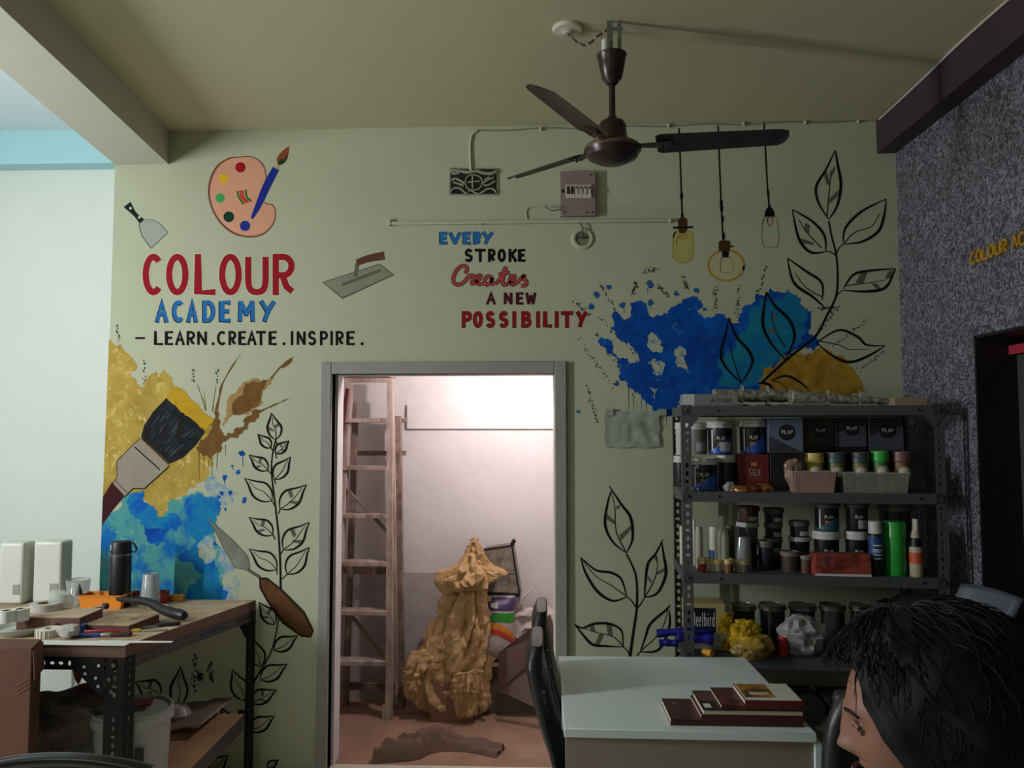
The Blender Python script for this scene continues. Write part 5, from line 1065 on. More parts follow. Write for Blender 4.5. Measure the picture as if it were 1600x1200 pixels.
# side stool with clear bag
sx = .80; stl = thing('black_side_stool', 'low black side stool at the right end of the white desk', 'stool', (1.0, 2.35, 0))
MB().box((sx, 2.2, .64), (1.1, 2.52, .675)).build('seat', M_black, stl, local=False, bev=.01)
for x in (sx+.02, 1.08):
    for y in (2.23, 2.49): MB().box((x-.012, y-.012, 0), (x+.012, y+.012, .64)).build('leg', M_dark, stl, local=False)
r_ = MB(); blob(r_, [(Vector((.90, 2.33, .68+z)), a, b) for z, a, b in [(0,.09,.08),(.015,.105,.09),(.04,.095,.08),(.06,.06,.05),(.068,.02,.02)]], 36, .022, 14, 21)
o = r_.build('crumpled_bag', mat('grey_clear_bag', (120,128,126), .18, alpha=.75, var=.3, scale=18, spec=.8), sharp=25); k = min(v.co.z for v in o.data.vertices)
for v in o.data.vertices: v.co.z -= (k-.676)
setp(o, 'crumpled clear plastic bag beside the stack of books', 'bag')

# ------------------------------------------------------------------ black chairs beside the desk
mCh = mat('black_rexine', (20, 20, 22), .42, var=.2, bump=.25, bscale=45, spec=.5)
def chair(x, yc, zt, label, name='visitor_chair'):
    o = thing(name, label, 'chair', (x+.2, yc, 0), group=None)
    L_ = lambda p: (p[0]-.2, p[1], p[2])
    # backrest: curved padded slab seen edge-on, width along y
    cen = [(-.075, zt), (-.085, zt-.06), (-.07, zt-.14), (-.045, zt-.25), (-.01, zt-.36), (.03, zt-.46)]
    th = [.034, .05, .05, .042, .036, .03]; wd_ = [.13, .165, .18, .185, .18, .15]
    q = MB(); C_ = catmull([Vector((a, b, 0)) for a, b in cen], 5); n_ = len(C_); seg = 20; vs = []; fs = []
    for i, c in enumerate(C_):
        t = i/(n_-1)*5; k = min(4, int(t)); f_ = t-k; a_ = th[k]*(1-f_)+th[min(5,k+1)]*f_; w_ = wd_[k]*(1-f_)+wd_[min(5,k+1)]*f_
        for j in range(seg):
            g_ = 2*pi*j/seg; cx = (abs(cos(g_))**.6)*(1 if cos(g_) > 0 else -1); sy_ = (abs(sin(g_))**.45)*(1 if sin(g_) > 0 else -1)
            bow = -.02*(sy_**2)*-1
            vs.append(L_((c.x + cx*a_*.62 + .0 + bow*0, sy_*w_, c.y)))
    for i in range(n_-1):
        for j in range(seg): j2 = (j+1) % seg; fs.append((i*seg+j, (i+1)*seg+j, (i+1)*seg+j2, i*seg+j2))
    fs += [tuple(range(seg)), tuple((n_-1)*seg+j for j in range(seg-1,-1,-1))]
    q.add(vs, fs); q.build('backrest', mCh, o, bev=.006, sharp=60)
    q = MB(); q.box(L_((.03, -.2, .40)), L_((.44, .2, .47))); q.build('seat', mCh, o, bev=.02)
    for s_ in (-1, 1):
        q = MB(); q.tube([L_((-.06, s_*.12, zt-.2)), L_((-.035, s_*.16, zt-.3)), L_((.02, s_*.2, .42)), L_((.06, s_*.2, .3)), L_((.02, s_*.2, .012))], .011, 8); q.build('back_frame', M_dark, o)
        q = MB(); q.tube([L_((.4, s_*.2, .4)), L_((.42, s_*.2, .2)), L_((.43, s_*.2, .012))], .011, 8); q.build('leg', M_dark, o)
        for k in range(3): MB().lathe(L_((-.055+.012*k, s_*.17, zt-.13-.06*k)), [(.004,-.003),(.004,.003)], 8).build('stud', mat('zinc', (130,132,122), .4, .6), o)
    return o
chair(.06, 2.66, .895, 'near black padded chair backrest seen edge-on left of the white desk')
chair(.075, 3.09, .905, 'far black padded chair behind the near one in front of the doorway')

# dark office chair behind desk, right
oc = thing('office_chair', 'black round-armed office chair half hidden behind the seated person', 'chair', (1.12, 2.0, 0))
a0_ = Py(1312, 1085, 2.0)
q = MB(); pts = [Vector((a0_.x+.0, 2.0, .62)), Vector((a0_.x-.02, 2.0, .74)), Vector((a0_.x-.005, 2.0, .86)), Vector((a0_.x+.05, 2.0, .93)), Vector((a0_.x+.2, 2.0, .95))]
q.tube(pts, .028, 12); q.build('arm_rim', mCh, oc, local=False)
q = MB(); q.box((a0_.x+.0, 2.02, .5), (a0_.x+.46, 2.07, .93)); q.build('backrest', mCh, oc, local=False, bev=.02)
q = MB(); q.box((a0_.x+.0, 1.62, .42), (a0_.x+.46, 2.06, .49)); q.build('seat', mCh, oc, local=False, bev=.02)
for x in (.03, .43):
    for y in (1.66, 2.03): MB().cyl((a0_.x+x, y, 0), (a0_.x+x, y, .42), .014).build('leg', M_dark, oc, local=False)

# grey moulded chair by the right wall
gc = thing('plastic_chair', 'slate grey moulded plastic chair tilted by the right wall', 'chair', (1.38, 2.55, 0))
mG = mat('slate_plastic', (74, 80, 94), .3, var=.2, scale=10); Yc = 2.62
cn = [Py(1502, 913, Yc+.08), Py(1600, 936, Yc-.1), Py(1563, 1007, Yc-.1), Py(1465, 986, Yc+.08)]
q = MB(); nn = 10; vs = []
for j in range(nn+1):
    for i in range(nn+1):
        a, b = i/nn, j/nn; p = (cn[0]*(1-a)+cn[1]*a)*(1-b) + (cn[3]*(1-a)+cn[2]*a)*b; p = p + Vector((.0, .03*(1-(2*a-1)**2), 0)) + Vector((0, 0, .008*(1-(2*a-1)**2)*(1-b))); vs.append(p)
q.add(vs, [(j*(nn+1)+i, j*(nn+1)+i+1, (j+1)*(nn+1)+i+1, (j+1)*(nn+1)+i) for j in range(nn) for i in range(nn)]); q.build('backrest', mG, gc, local=False, solid=.012, bev=.002)
sz = .45
sc = [cn[3] + Vector((-.02, -.0, 0)), cn[2]]
for p in (cn[3].lerp(cn[2], .08), cn[3].lerp(cn[2], .92)):
    MB().tube([p, Vector((p.x-.02, p.y-.02, sz+.15)), Vector((p.x-.03, p.y-.05, sz)), Vector((p.x, p.y, .01))], .016, 8).build('back_leg', mG, gc, local=False)
q = MB(); A_, B_ = Vector((cn[3].x-.03, cn[3].y-.03, sz)), Vector((cn[2].x-.03, cn[2].y-.03, sz)); dd = (B_-A_).cross(Vector((0,0,1))).normalized()*.38
if dd.y > 0: dd = -dd
q.hull([A_-Vector((0,0,.02)), B_-Vector((0,0,.02)), B_+dd-Vector((0,0,.02)), A_+dd-Vector((0,0,.02))], [A_, B_, B_+dd, A_+dd]); q.build('seat', mG, gc, local=False, bev=.006)
for p in (A_+dd*.95, B_+dd*.95): MB().cyl((p.x, p.y, 0), (p.x, p.y, sz-.02), .015, .018).build('leg', mG, gc, local=False)
bb = Py(1583, 985, 2.5); q = MB().cyl(bb, bb + Vector((.22, -.02, -.035)), .008); o = q.build('arm_bar', mat('chrome', (170,174,178), .2, .9), gc, local=False); o['label'] = 'thin chrome bar'

# ------------------------------------------------------------------ workbench
BZ = .80; FR, BR_ = Vector((-1.537, 2.832, 0)), Vector((-1.333, 3.585, 0)); FL, BL = Vector((-2.62, 2.832, 0)), Vector((-2.62, 3.585, 0))
mBt = mat('bench_ply_top', (178, 160, 130), .65, col2=(140,118,92), scale=7, thr=(.35,.62), bump=.1); mBe = mat('bench_edge', (92, 64, 52), .6, var=.2, stretch=(1,1,12)); mAn = mat('black_slotted_angle', (14, 15, 16), .5, .2, var=.2, spec=.3)
bench = thing('workbench', 'plywood topped workbench on black slotted angle legs', 'workbench', (-2.0, 3.2, 0))
zz = lambda v, z: Vector((v.x, v.y, z))
MB().hull([zz(p, BZ-.045) for p in (FL, FR, BR_, BL)], [zz(p, BZ-.001) for p in (FL, FR, BR_, BL)]).build('tabletop', mBe, bench, local=False, sharp=0)
q = MB(); q.hull([zz(p, BZ-.001) for p in (FL, FR, BR_, BL)], [zz(p, BZ) for p in (FL, FR, BR_, BL)]); q.build('top_sheet', mBt, bench, local=False, sharp=0)
ex = Vector((1,0,0)); sd = (BR_-FR).normalized(); up_ = Vector((0,0,1)); ry0 = BZ-.045
q = MB(); strip(q, zz(FR, ry0-.048)+Vector((0,.004,0)), up_, -ex, .048, 1.08, pitch=.032, hw=.006, hh=.0095); q.v = q.v; q.build('front_rail', mAn, bench, local=False, sharp=0, solid=.002)
q = MB(); strip(q, zz(FR, ry0-.045), up_, sd, .045, (BR_-FR).length, pitch=.02, hw=.004, hh=.012, alt=False); q.build('side_rail', mat('grey_slotted_angle', (66,64,66), .45, .4), bench, local=False, sharp=0, solid=.002)
q = MB(); q.hull([zz(FR, ry0-.045)-ex*.03, zz(FR, ry0-.045), zz(BR_, ry0-.045), zz(BR_, ry0-.045)-ex*.03], [zz(FR, ry0-.043)-ex*.03, zz(FR, ry0-.043), zz(BR_, ry0-.043), zz(BR_, ry0-.043)-ex*.03]); q.build('side_rail_flange', mAn, bench, local=False, sharp=0)
q = MB(); strip(q, zz(FR, 0)+Vector((-.075,-.002,0)), ex, up_, .075, ry0, pitch=.03, hw=.0065, hh=.0095); strip(q, zz(FR, 0)+Vector((0,-.002,0)), sd, up_, .05, ry0, pitch=.03, hw=.005, hh=.009); q.build('post', mAn, bench, local=False, sharp=0, solid=.002)
bp_ = BR_ - sd*.0; 
q = MB(); strip(q, zz(bp_, 0)-ex*.042, ex, up_, .042, ry0, pitch=.026, hw=.007, hh=.0085); strip(q, zz(bp_, 0), -sd, up_, .04, ry0, pitch=.026, hw=.006, hh=.009); q.build('post', mAn, bench, local=False, sharp=0, solid=.002)
for x in (-2.6,):
    for y in (2.84, 3.56):
        q = MB(); strip(q, Vector((x, y, 0)), ex, up_, .042, ry0, pitch=.03); q.build('post', mAn, bench, local=False, sharp=0, solid=.002)
# gussets
def plate(m, pts, n_, t=.002): m.hull([p for p in pts], [p + n_*t for p in pts])
gz = ry0-.048; q = MB(); A_ = zz(FR, 0)+Vector((-.075, -.005, 0)); plate(q, [A_+up_*(gz+.048), A_+up_*(gz-.10), A_+up_*(gz-.0)-ex*.11, A_+up_*(gz+.048)-ex*.11], Vector((0,-1,0))); gs = q.build('gusset', mAn, bench, local=False, sharp=0)
for (x, z) in ((-.02,.02),(-.075,.015),(-.03,-.025),(-.07,-.01),(-.02,-.055),(.02,-.03),(.035,.02),(.03,-.075)):
    c_ = A_ + Vector((x, -.003, gz+z)); big = (x in (.035,.02)) or z == -.075
    MB().lathe(c_, [(.006 if not big else .008, 0), (.006 if not big else .007, .0015)], 12, Vector((0,-1,0)).to_track_quat('Z','Y')).build('bolt', mat('bolt_grey', (96,98,98), .4, .5) if big else mat('bright_zinc', (190,204,208), .35, .5), gs, local=False)
    bpy.data.objects[-1] if False else None
q = MB(); A_ = zz(BR_, ry0-.045) - ex*.042 + Vector((0,-.004,0)); plate(q, [A_+up_*.04, A_+ex*.03-up_*.085, A_-up_*.085, A_-ex*.05-up_*.0, A_-ex*.05+up_*.04], Vector((0,-1,0))); q.build('gusset', mAn, bench, local=False, sharp=0)
# lower shelf slopes toward the front
LZb, LZf = .312, .15
lq = [Vector((-2.6, 3.5, LZb)), Vector((-1.345, 3.5, LZb)), Vector((-1.49, 2.86, LZf)), Vector((-2.6, 2.86, LZf))]
lq_n = [p - up_*.018 for p in lq]
MB().hull(lq_n[::-1], lq[::-1]).build('lower_shelf', mat('shelf_ply', (176, 138, 104), .6, col2=(132,96,72), scale=6, thr=(.3,.65)), bench, local=False, sharp=0)
q = MB(); q.hull([lq[1]-up_*.065, lq[2]-up_*.065, lq[2]-up_*.065+ex*.003, lq[1]-up_*.065+ex*.003], [lq[1]-up_*.002, lq[2]-up_*.002, lq[2]-up_*.002+ex*.003, lq[1]-up_*.002+ex*.003]); q.build('lower_rail', mat('grey_slotted_angle', (66,64,66), .45, .4), bench, local=False, sharp=0)
q = MB(); A_ = Vector((-1.375, 3.58, LZb-.04)); plate(q, [A_+up_*.03, A_+ex*.04-up_*.08, A_-up_*.0-ex*.03, A_-ex*.03+up_*.03], Vector((0,-1,0))); q.build('gusset', mAn, bench, local=False, sharp=0)
mBrace = None

# --- things on the bench; B(px,py) = the spot on the bench top
def B(px, py, z=BZ): return Pz(px, py, z)
def ctop(px, py, Y): return Py(px, py, Y).z
mCan = mat('white_jerry', (206, 208, 198), .4, var=.04)
for i, (pl, pr, pt, pb) in enumerate([(-6, 33, 848, 945), (48, 93, 846, 943)]):
    b_ = B((pl+pr)/2, pb); w_ = (Py(pr, pb, b_.y).x-Py(pl, pb, b_.y).x); h = ctop(pl, pt, b_.y)-BZ
    o = thing('white_canister', ['tall white plastic canister cut by the left picture edge', 'tall white plastic canister next to the thermos flask'][i], 'canister', b_ + Vector((0,.05,0)))
    MB().cbox((0,0,h/2), (w_, .09, h)).build('body', mCan, o, bev=.014)
    o.children[0].modifiers[0].segments = 4
    MB().box((w_*.12, -.0468, h*.16), (w_*.5-.013, -.0455, h*.32)).build('sticker', mat('grey_sticker', (150,150,142), .6), o, sharp=0)
b_ = B(40, 938); h = ctop(40, 890, b_.y)-BZ; o = thing('purple_bottle', 'small purple-black bottle with white cap between the two canisters', 'bottle', b_+Vector((0,.04,0)))
MB().lathe((0,0,0), [(.02,0),(.022,.005),(.022,h*.72),(.018,h*.78)], 20).build('body', mat('purple_black', (40,26,60), .4, var=.4, scale=20), o); MB().lathe((0,0,0), [(.024,h*.74),(.024,h*.97),(.02,h)], 20).build('cap', mCan, o)
# thermos
b_ = B(178, 951); w_ = (Py(194, 900, b_.y).x-Py(163, 900, b_.y).x); r_ = w_/2; zc = ctop(178, 866, b_.y)-BZ; h = ctop(178, 848, b_.y)-BZ
o = thing('thermos_flask', 'tall black vacuum flask with loop handle cap', 'flask', b_+Vector((0, r_, 0))); mBk = mat('matte_black', (20,19,20), .45, var=.1)
MB().lathe((0,0,0), [(r_*.95,0),(r_,.004),(r_,zc-.014),(r_*.97,zc-.01)], 32).build('body', mBk, o)
MB().lathe((0,0,0), [(r_*.98,zc-.011),(r_*.98,zc-.002)], 32).build('steel_ring', mat('steel_ring', (150,150,146), .25, .9), o)
cp = MB().lathe((0,0,0), [(r_*.96,zc-.003),(r_*.97,h-.006),(r_*.9,h)], 32).build('cap', mBk, o)
MB().tube([(r_*.85,-.0,h-.004),(r_*1.25,0,h-.008),(r_*1.55,0,h-.03),(r_*1.4,0,h-.045),(r_*.9,0,h-.046)], .0045, 8).build('handle', mBk, cp)
MB().box((-r_*.62,-r_*.86,h-.034),(-r_*.54,-r_*.80,h-.01)).build('mark', mTxt, cp, sharp=0)
# orange tray
def cont(name, label, cat, pl, pr, pt, pb, m, flare=1.15, wall_=.002, dep=None, seg=None):
    b_ = B((pl+pr)/2, pb); w_ = Py(pr, pb, b_.y).x-Py(pl, pb, b_.y).x; h = ctop(pl, pt, b_.y)-BZ
    o = thing(name, label, cat, b_ + Vector((0, w_/2 if not dep else dep/2, 0)))
    if dep:
        a, c = w_/2/flare, w_/2; d0, d1 = dep/2/flare, dep/2
        q = MB(); q.add([(-a,-d0,0),(a,-d0,0),(a,d0,0),(-a,d0,0),(-c,-d1,h),(c,-d1,h),(c,d1,h),(-c,d1,h)], [(0,1,2,3),(0,4,5,1),(1,5,6,2),(2,6,7,3),(3,7,4,0)]); q.build('body', m, o, solid=wall_, sharp=0)
        q = MB(); T_ = [Vector(v) for v in ((-c,-d1,h),(c,-d1,h),(c,d1,h),(-c,d1,h))]
        for i in range(4): q.bar(T_[i], T_[(i+1)%4], .008, .004)
        q.build('rim', m, o, sharp=0)
    else:
        r_ = w_/2; q = MB(); q.lathe((0,0,0), [(.001,.001),(r_/flare,.001),(r_,h)], 28, caps=False); q.build('body', m, o, solid=wall_)
        MB().lathe((0,0,0), [(r_,h-.002),(r_+.002,h),(r_,h+.002)], 28, caps=False).build('rim', m, o, solid=.001)
    return o
cont('orange_tray', 'small orange plastic tray in front of the black flask', 'tray', 122, 190, 931, 952, mat('orange_plastic', (232, 140, 40), .35, var=.12), 1.12, .002, .09)
cont('clear_cup', 'wide clear plastic cup left of the orange tray', 'cup', 94, 128, 909, 948, mat('cup_clear', (200,206,196), .12, alpha=.38, spec=.8), 1.25)
# tumbler upside down
b_ = B(227, 949); w_ = Py(242, 949, b_.y).x-Py(212, 949, b_.y).x; h = ctop(227, 899, b_.y)-BZ; o = thing('clear_tumbler', 'clear plastic tumbler standing upside down between the red cups', 'tumbler', b_+Vector((0, w_/2, 0)))
MB().lathe((0,0,0), [(w_/2,0),(w_/2*.98,.006),(w_/2*.76,h-.004),(w_/2*.7,h),(.001,h)], 28, caps=False).build('body', mat('cup_clear2', (206,206,200), .12, alpha=.4, spec=.8), o, solid=.0015)
MB().lathe((0,0,0), [(w_/2,.0),(w_/2+.002,.002),(w_/2,.004)], 28, caps=False).build('rim', mCan, o, solid=.001)
mRc = mat('red_cup', (150, 34, 36), .4, var=.15)
for pl, pr, lab in ((202, 214, 'small red paper cup left of the clear tumbler'), (241, 259, 'small red cup right of the clear tumbler')):
    c_ = cont('red_cup', lab, 'cup', pl, pr, 926, 944, mRc, 1.25); 
    b_ = c_.location
# yellow disc and pencil box
b_ = B(241, 952); o = MB().lathe(b_+Vector((0,.03,.0)), [(.04,0),(.045,.003),(.045,.007),(.04,.009)], 28).build('yellow_disc', mat('cream_yellow', (206,190,130), .5)); setp(o, 'flat pale yellow lid in front of the upturned tumbler', 'lid')
b_ = B(269, 941); o = MB().cbox(b_+Vector((0,.03,.014)), (.085, .03, .028), .05).build('yellow_wood_block', mat('yellow_wood', (200,140,50), .5, var=.2), bev=.003); setp(o, 'yellow wooden block at the back of the bench', 'block')
# left: rolls of tape etc.
def ringroll(name, label, cat, px, py, r_, h, m, m2=None, z=0, tilt_=None, inner=.62):
    b_ = B(px, py, BZ+z); o = thing(name, label, cat, b_+Vector((0, r_, 0)))
    MB().lathe((0,0,0), [(r_*inner,0),(r_,0),(r_,h),(r_*inner,h),(r_*inner,0)], 32, caps=False).build('roll', m, o)
    MB().lathe((0,0,0), [(r_*inner*.9,.001),(r_*inner*.99,.001),(r_*inner*.99,h-.001),(r_*inner*.9,h-.001),(r_*inner*.9,.001)], 32, caps=False).build('core', m2 or mat('card_core', (150,130,104), .8), o)
    return o
bd0 = B(28, 985); bk = thing('timber_offcut', 'thick brown timber offcut under the tape roll', 'timber', B(77, 985)+Vector((0,.07,0)))
wd_ = B(128, 985).x-B(26, 985).x; MB().cbox((0,0,.026), (wd_, .16, .052)).build('block', mat('timber_side', (92,58,42), .65, var=.25), bk, bev=.002); MB().cbox((0,0,.0525), (wd_*.99, .158, .001)).build('sawn_face', mat('timber_top', (176,156,128), .7, var=.2), bk, sharp=0)
ringroll('tape_roll', 'grey-white roll of tape lying on the timber offcut', 'tape', 57, 958, .062, .028, mat('tape_white', (176,174,164), .5, var=.1), z=.053, inner=.55)
for i, (px, py, z) in enumerate([(8, 975, 0), (8, 975, .05), (22, 972, 0), (24, 972, .048)]):
    ringroll('masking_roll', ['white masking roll at the far left, lower one', 'white masking roll stacked on the far left one', 'white masking roll beside the timber offcut, lower one', 'white masking roll on top beside the timber offcut'][i], 'tape', px - (6 if i < 2 else 0), py, .03, .045, mCan, z=z)
def crump(name, label, cat, px, py, rows, m, seed=1, amp=.012, freq=24, z=BZ, rz=0, sharp=25, dy=0):
    b_ = Pz(px, py, z) + Vector((0, dy, 0)); q = MB(); blob(q, [(b_ + Vector((x, 0, zz_)), a, bb_) for zz_, x, a, bb_ in rows], 30, amp, freq, seed)
    k = min(v[2] for v in q.v); q.v = [(a, b, c-(k-z)) for a, b, c in q.v]
    o = q.build(name, m, sharp=sharp); return setp(o, label, cat)
crump('plastic_wrap', 'crumpled clear plastic film behind the tape roll', 'plastic wrap', 88, 952, [(0,0,.04,.03),(.03,0,.045,.035),(.055,-.005,.04,.03),(.07,-.01,.02,.015)], mat('film', (200,204,196), .15, alpha=.6, spec=.8), 3, z=BZ+.053, dy=.03)
o = MB().lathe(B(110, 955)+Vector((0,.06,.054)), [(.016,0),(.012,.02),(.001,.055)], 16).build('cone_nozzle', mat('grey_cone', (72,68,74), .5)); setp(o, 'small dark grey cone nozzle standing by the clear cup', 'nozzle')
# palette board slanted
b_ = B(172, 990); o = thing('wood_board', 'scuffed wooden board with reddish brown edge lying on the bench', 'board', b_+Vector((.0,.08,0)), rz=radians(-4))
MB().hull([(-.12,-.06,0),(.07,-.06,0),(.115,.075,0),(-.075,.075,0)], [(-.12,-.06,.026),(.07,-.06,.026),(.115,.075,.04),(-.075,.075,.04)]).build('board_body', mat('board_edge', (84,42,32), .6, var=.2), o, sharp=0)
MB().hull([(-.12,-.06,.026),(.07,-.06,.026),(.115,.075,.04),(-.075,.075,.04)], [(-.119,-.059,.0275),(.069,-.059,.0275),(.114,.074,.0415),(-.074,.074,.0415)]).build('scuffed_face', mat('board_face', (158,136,104), .7, col2=(110,86,62), scale=14, thr=(.4,.6)), o, sharp=0)
crump('black_bundle', 'long black cloth bundle lying across the bench', 'cloth', 233, 972, [(0,.0,.02,.03),(.02,0,.02,.03)], mBk, 2)
bpy.data.objects.remove(bpy.data.objects['black_bundle'])
p0, p1, p2 = B(165, 955)+Vector((0,.06,.045)), B(225, 962)+Vector((0,.03,.05)), B(288, 973)+Vector((0,.0,.028))
q = MB(); q.tube([p0, p0.lerp(p1,.5)+Vector((0,0,.0)), p1, p1.lerp(p2,.5)-Vector((0,0,.008)), p2], lambda t: .011+.013*t-(.015*max(0,t-.93)*12*.6), 14); 
q.v = [tuple(Vector(v) + Vector((0,0,.004*nz3(v, 30)))) for v in q.v]; o = q.build('black_glove', mBk); setp(o, 'long black cloth bundle lying across the bench', 'cloth')
b_ = B(231, 974); o = MB().cyl(b_+Vector((-.04,.03,.014)), b_+Vector((.03,.02,.014)), .013, seg=16).build('cream_roller', mat('roller', (188,170,124), .8, bump=.3), bev=.003); setp(o, 'short cream roller sleeve under the black bundle', 'roller')
# scraper knife, brushes
def tool(name, label, cat, a, b, parts, z=BZ):
    A_, B_ = Pz(*a, z), Pz(*b, z); o = thing(name, label, cat, A_.lerp(B_, .5))
    for (t0_, t1_, w_, h_, m_, nm) in parts: MB().bar(A_.lerp(B_, t0_)+up_*(h_/2+.001), A_.lerp(B_, t1_)+up_*(h_/2+.001), w_, h_).build(nm, m_, o, local=False, bev=min(h_, w_)*.25)
    return o
tool('blue_brush', 'flat paint brush with blue handle at the front of the bench', 'brush', (112, 996), (205, 994), [(0,.5,.022,.012,mat('blue_handle', (24,56,128), .35),'handle'), (.5,.68,.026,.014,mMet,'ferrule'), (.68,1,.028,.013,mat('dark_bristle', (48,24,22), .8),'bristles')])
tool('red_brush', 'thin brush with red handle and yellow collar', 'brush', (132, 989), (262, 986), [(0,.45,.012,.01,mat('red_handle', (150,36,34), .4),'handle'), (.45,.68,.014,.011,mat('yellow_collar', (190,160,50), .4),'collar'), (.68,1,.01,.006,mMet,'blade')])
tool('black_scraper', 'dark scraper with steel blade in front of the black bundle', 'scraper', (214, 982), (282, 977), [(0,.5,.03,.008,mMet,'blade'), (.4,1,.018,.014,mBk,'handle')])
tool('chisel', 'short wooden handled tool leaning by the orange tray', 'chisel', (141, 957), (168, 951), [(0,.75,.022,.018,mat('pale_handle', (170,150,118), .6),'handle'), (.75,1,.03,.024,mBk,'collar')], z=BZ+.03)
b_ = Pz(14, 1000, BZ); o = thing('shallow_bowl', 'large shallow white tray rim at the left front of the bench', 'tray', b_+Vector((-.03,.13,0)))
MB().lathe((0,0,0), [(.001,.002),(.1,.002),(.125,.03),(.13,.032),(.13,.026)], 40, caps=False).build('body', mat('white_tray', (196,198,188), .45), o, solid=.003)
o = ringroll('crepe_roll', 'ribbed off-white tape roll lying flat near the bench front', 'tape', 64, 999, .045, .03, mat('crepe', (200,198,176), .7), inner=.3)
for k in range(20): a_ = 2*pi*k/20; MB().lathe((.0455*cos(a_), .0455*sin(a_), 0), [(.002,.001),(.002,.029)], 6).build('rib', mat('crepe_shadow', (168,168,146), .7), o)
o = ringroll('blue_tape', 'small blue tape ring behind the crumpled tissue', 'tape', 112, 991, .034, .03, mat('blue_tape', (44,82,156), .4), inner=.7)
crump('tissue', 'crumpled grey tissue resting on the blue tape ring', 'tissue', 106, 993, [(0,0,.03,.025),(.02,0,.035,.028),(.035,.004,.026,.02),(.042,.006,.01,.01)], mat('tissue', (168,164,156), .8), 5, z=BZ+.012, dy=.0)
for i, (x0_, x1_, yy_, dz) in enumerate([(-20, 208, 1003, 0), (150, 272, 1003, .002)]):
    a_, b_ = Pz(x0_, 1005, BZ), Pz(x1_, 1003, BZ); q = MB(); q.hull([(a_.x, FR.y-.012+.02*i, BZ+.001+dz), (b_.x-(.0 if i==0 else .0), FR.y-.012+.04*i, BZ+.001+dz), (b_.x+.0, FR.y+.045, BZ+.001+dz), (a_.x, FR.y+.045, BZ+.001+dz)], [(a_.x, FR.y-.012+.02*i, BZ+.0025+dz), (b_.x, FR.y-.012+.04*i, BZ+.0025+dz), (b_.x+.0, FR.y+.045, BZ+.0025+dz), (a_.x, FR.y+.045, BZ+.0025+dz)])
    o = q.build('paper_sheet', mat('white_paper', (205,205,196), .7), sharp=0); setp(o, ['wide white card sheet along the front edge of the bench', 'narrow white paper strip reaching the bench corner'][i], 'paper')

# --- under the bench
Yb = 3.02; bl_, brr = Py(150, 1110, Yb).x, Py(266, 1110, Yb).x; zt_ = Py(230, 1128, Yb-.15).z; rb_ = (brr-bl_)/2; zbk = LZf + (Yb-2.86)/(.64)*(LZb-LZf)
bk = thing('paint_bucket', 'large grey paint bucket under the bench behind the front leg', 'bucket', ((bl_+brr)/2, Yb, zbk)); hB = zt_-zbk; mBu = mat('bucket_grey', (142,144,140), .5, var=.1)
MB().lathe((0,0,0), [(rb_*.84,.012),(rb_*.86,.02),(rb_*.93,hB-.045)], 40).build('body', mBu, bk)
MB().lathe((0,0,0), [(rb_*.94,hB-.05),(rb_,hB-.045),(rb_,hB-.012),(rb_*.97,hB-.01),(rb_*.98,hB),(rb_*.93,hB),(rb_*.9,hB-.012)], 40).build('lid', mBu, bk)
MB().cbox((rb_*.6,-rb_*.76,hB*.45), (.03,.01,.12), .5).build('label', M_dark, bk)
o = MB().cbox(Vector(((bl_+brr)/2+.0, Yb+.02, zt_+.008)), (.12,.08,.006), .3).build('red_card', mat('red_card', (86,34,34), .6)); setp(o, 'dark red card lying on the grey bucket', 'card')
# sacking
pr_ = [(1178,62,160),(1150,60,172),(1120,62,172),(1100,64,172),(1088,64,150)]
def drape(name, label, cat, prof, Y, m, dr=.5, amp=.03, freq=10, seed=1, sharp=25, zb=None, seg=44, n=6):
    rows = rows_from(prof, Y, dr, n); q = MB(); blob(q, rows, seg, amp, freq, seed)
    if zb is not None: k = min(v[2] for v in q.v); q.v = [(a, b, c-(k-zb)) for a, b, c in q.v]
    o = q.build(name, m, sharp=sharp); return setp(o, label, cat)
mSack = mat('dirty_sack', (104,98,92), .85, col2=(60,54,52), scale=12, thr=(.35,.6), bump=.5, bscale=50)
drape('sacking', 'dirty grey folded sacking heaped under the bench', 'sack', [(1260,58,165),(1200,56,168),(1165,56,172),(1125,58,172),(1100,60,160),(1084,62,120)], 3.0, mSack, .5, .05, 7, 3)
drape('maroon_cloth', 'maroon cloth on top of the sacking under the bench', 'cloth', [(1105,84,166),(1090,90,164),(1078,108,160),(1070,128,152)], 3.1, mat('maroon_cloth', (122,58,80), .8, var=.3, scale=14), .5, .02, 10, 5)
o = MB().lathe(Py(122, 1069, 3.05), [(.001,0),(.012,.02),(.026,.075)], 10).build('hanging_rag', mat('rag_red', (120,60,56), .8, var=.3)); setp(o, 'small reddish rag end hanging from the bench underside', 'rag')
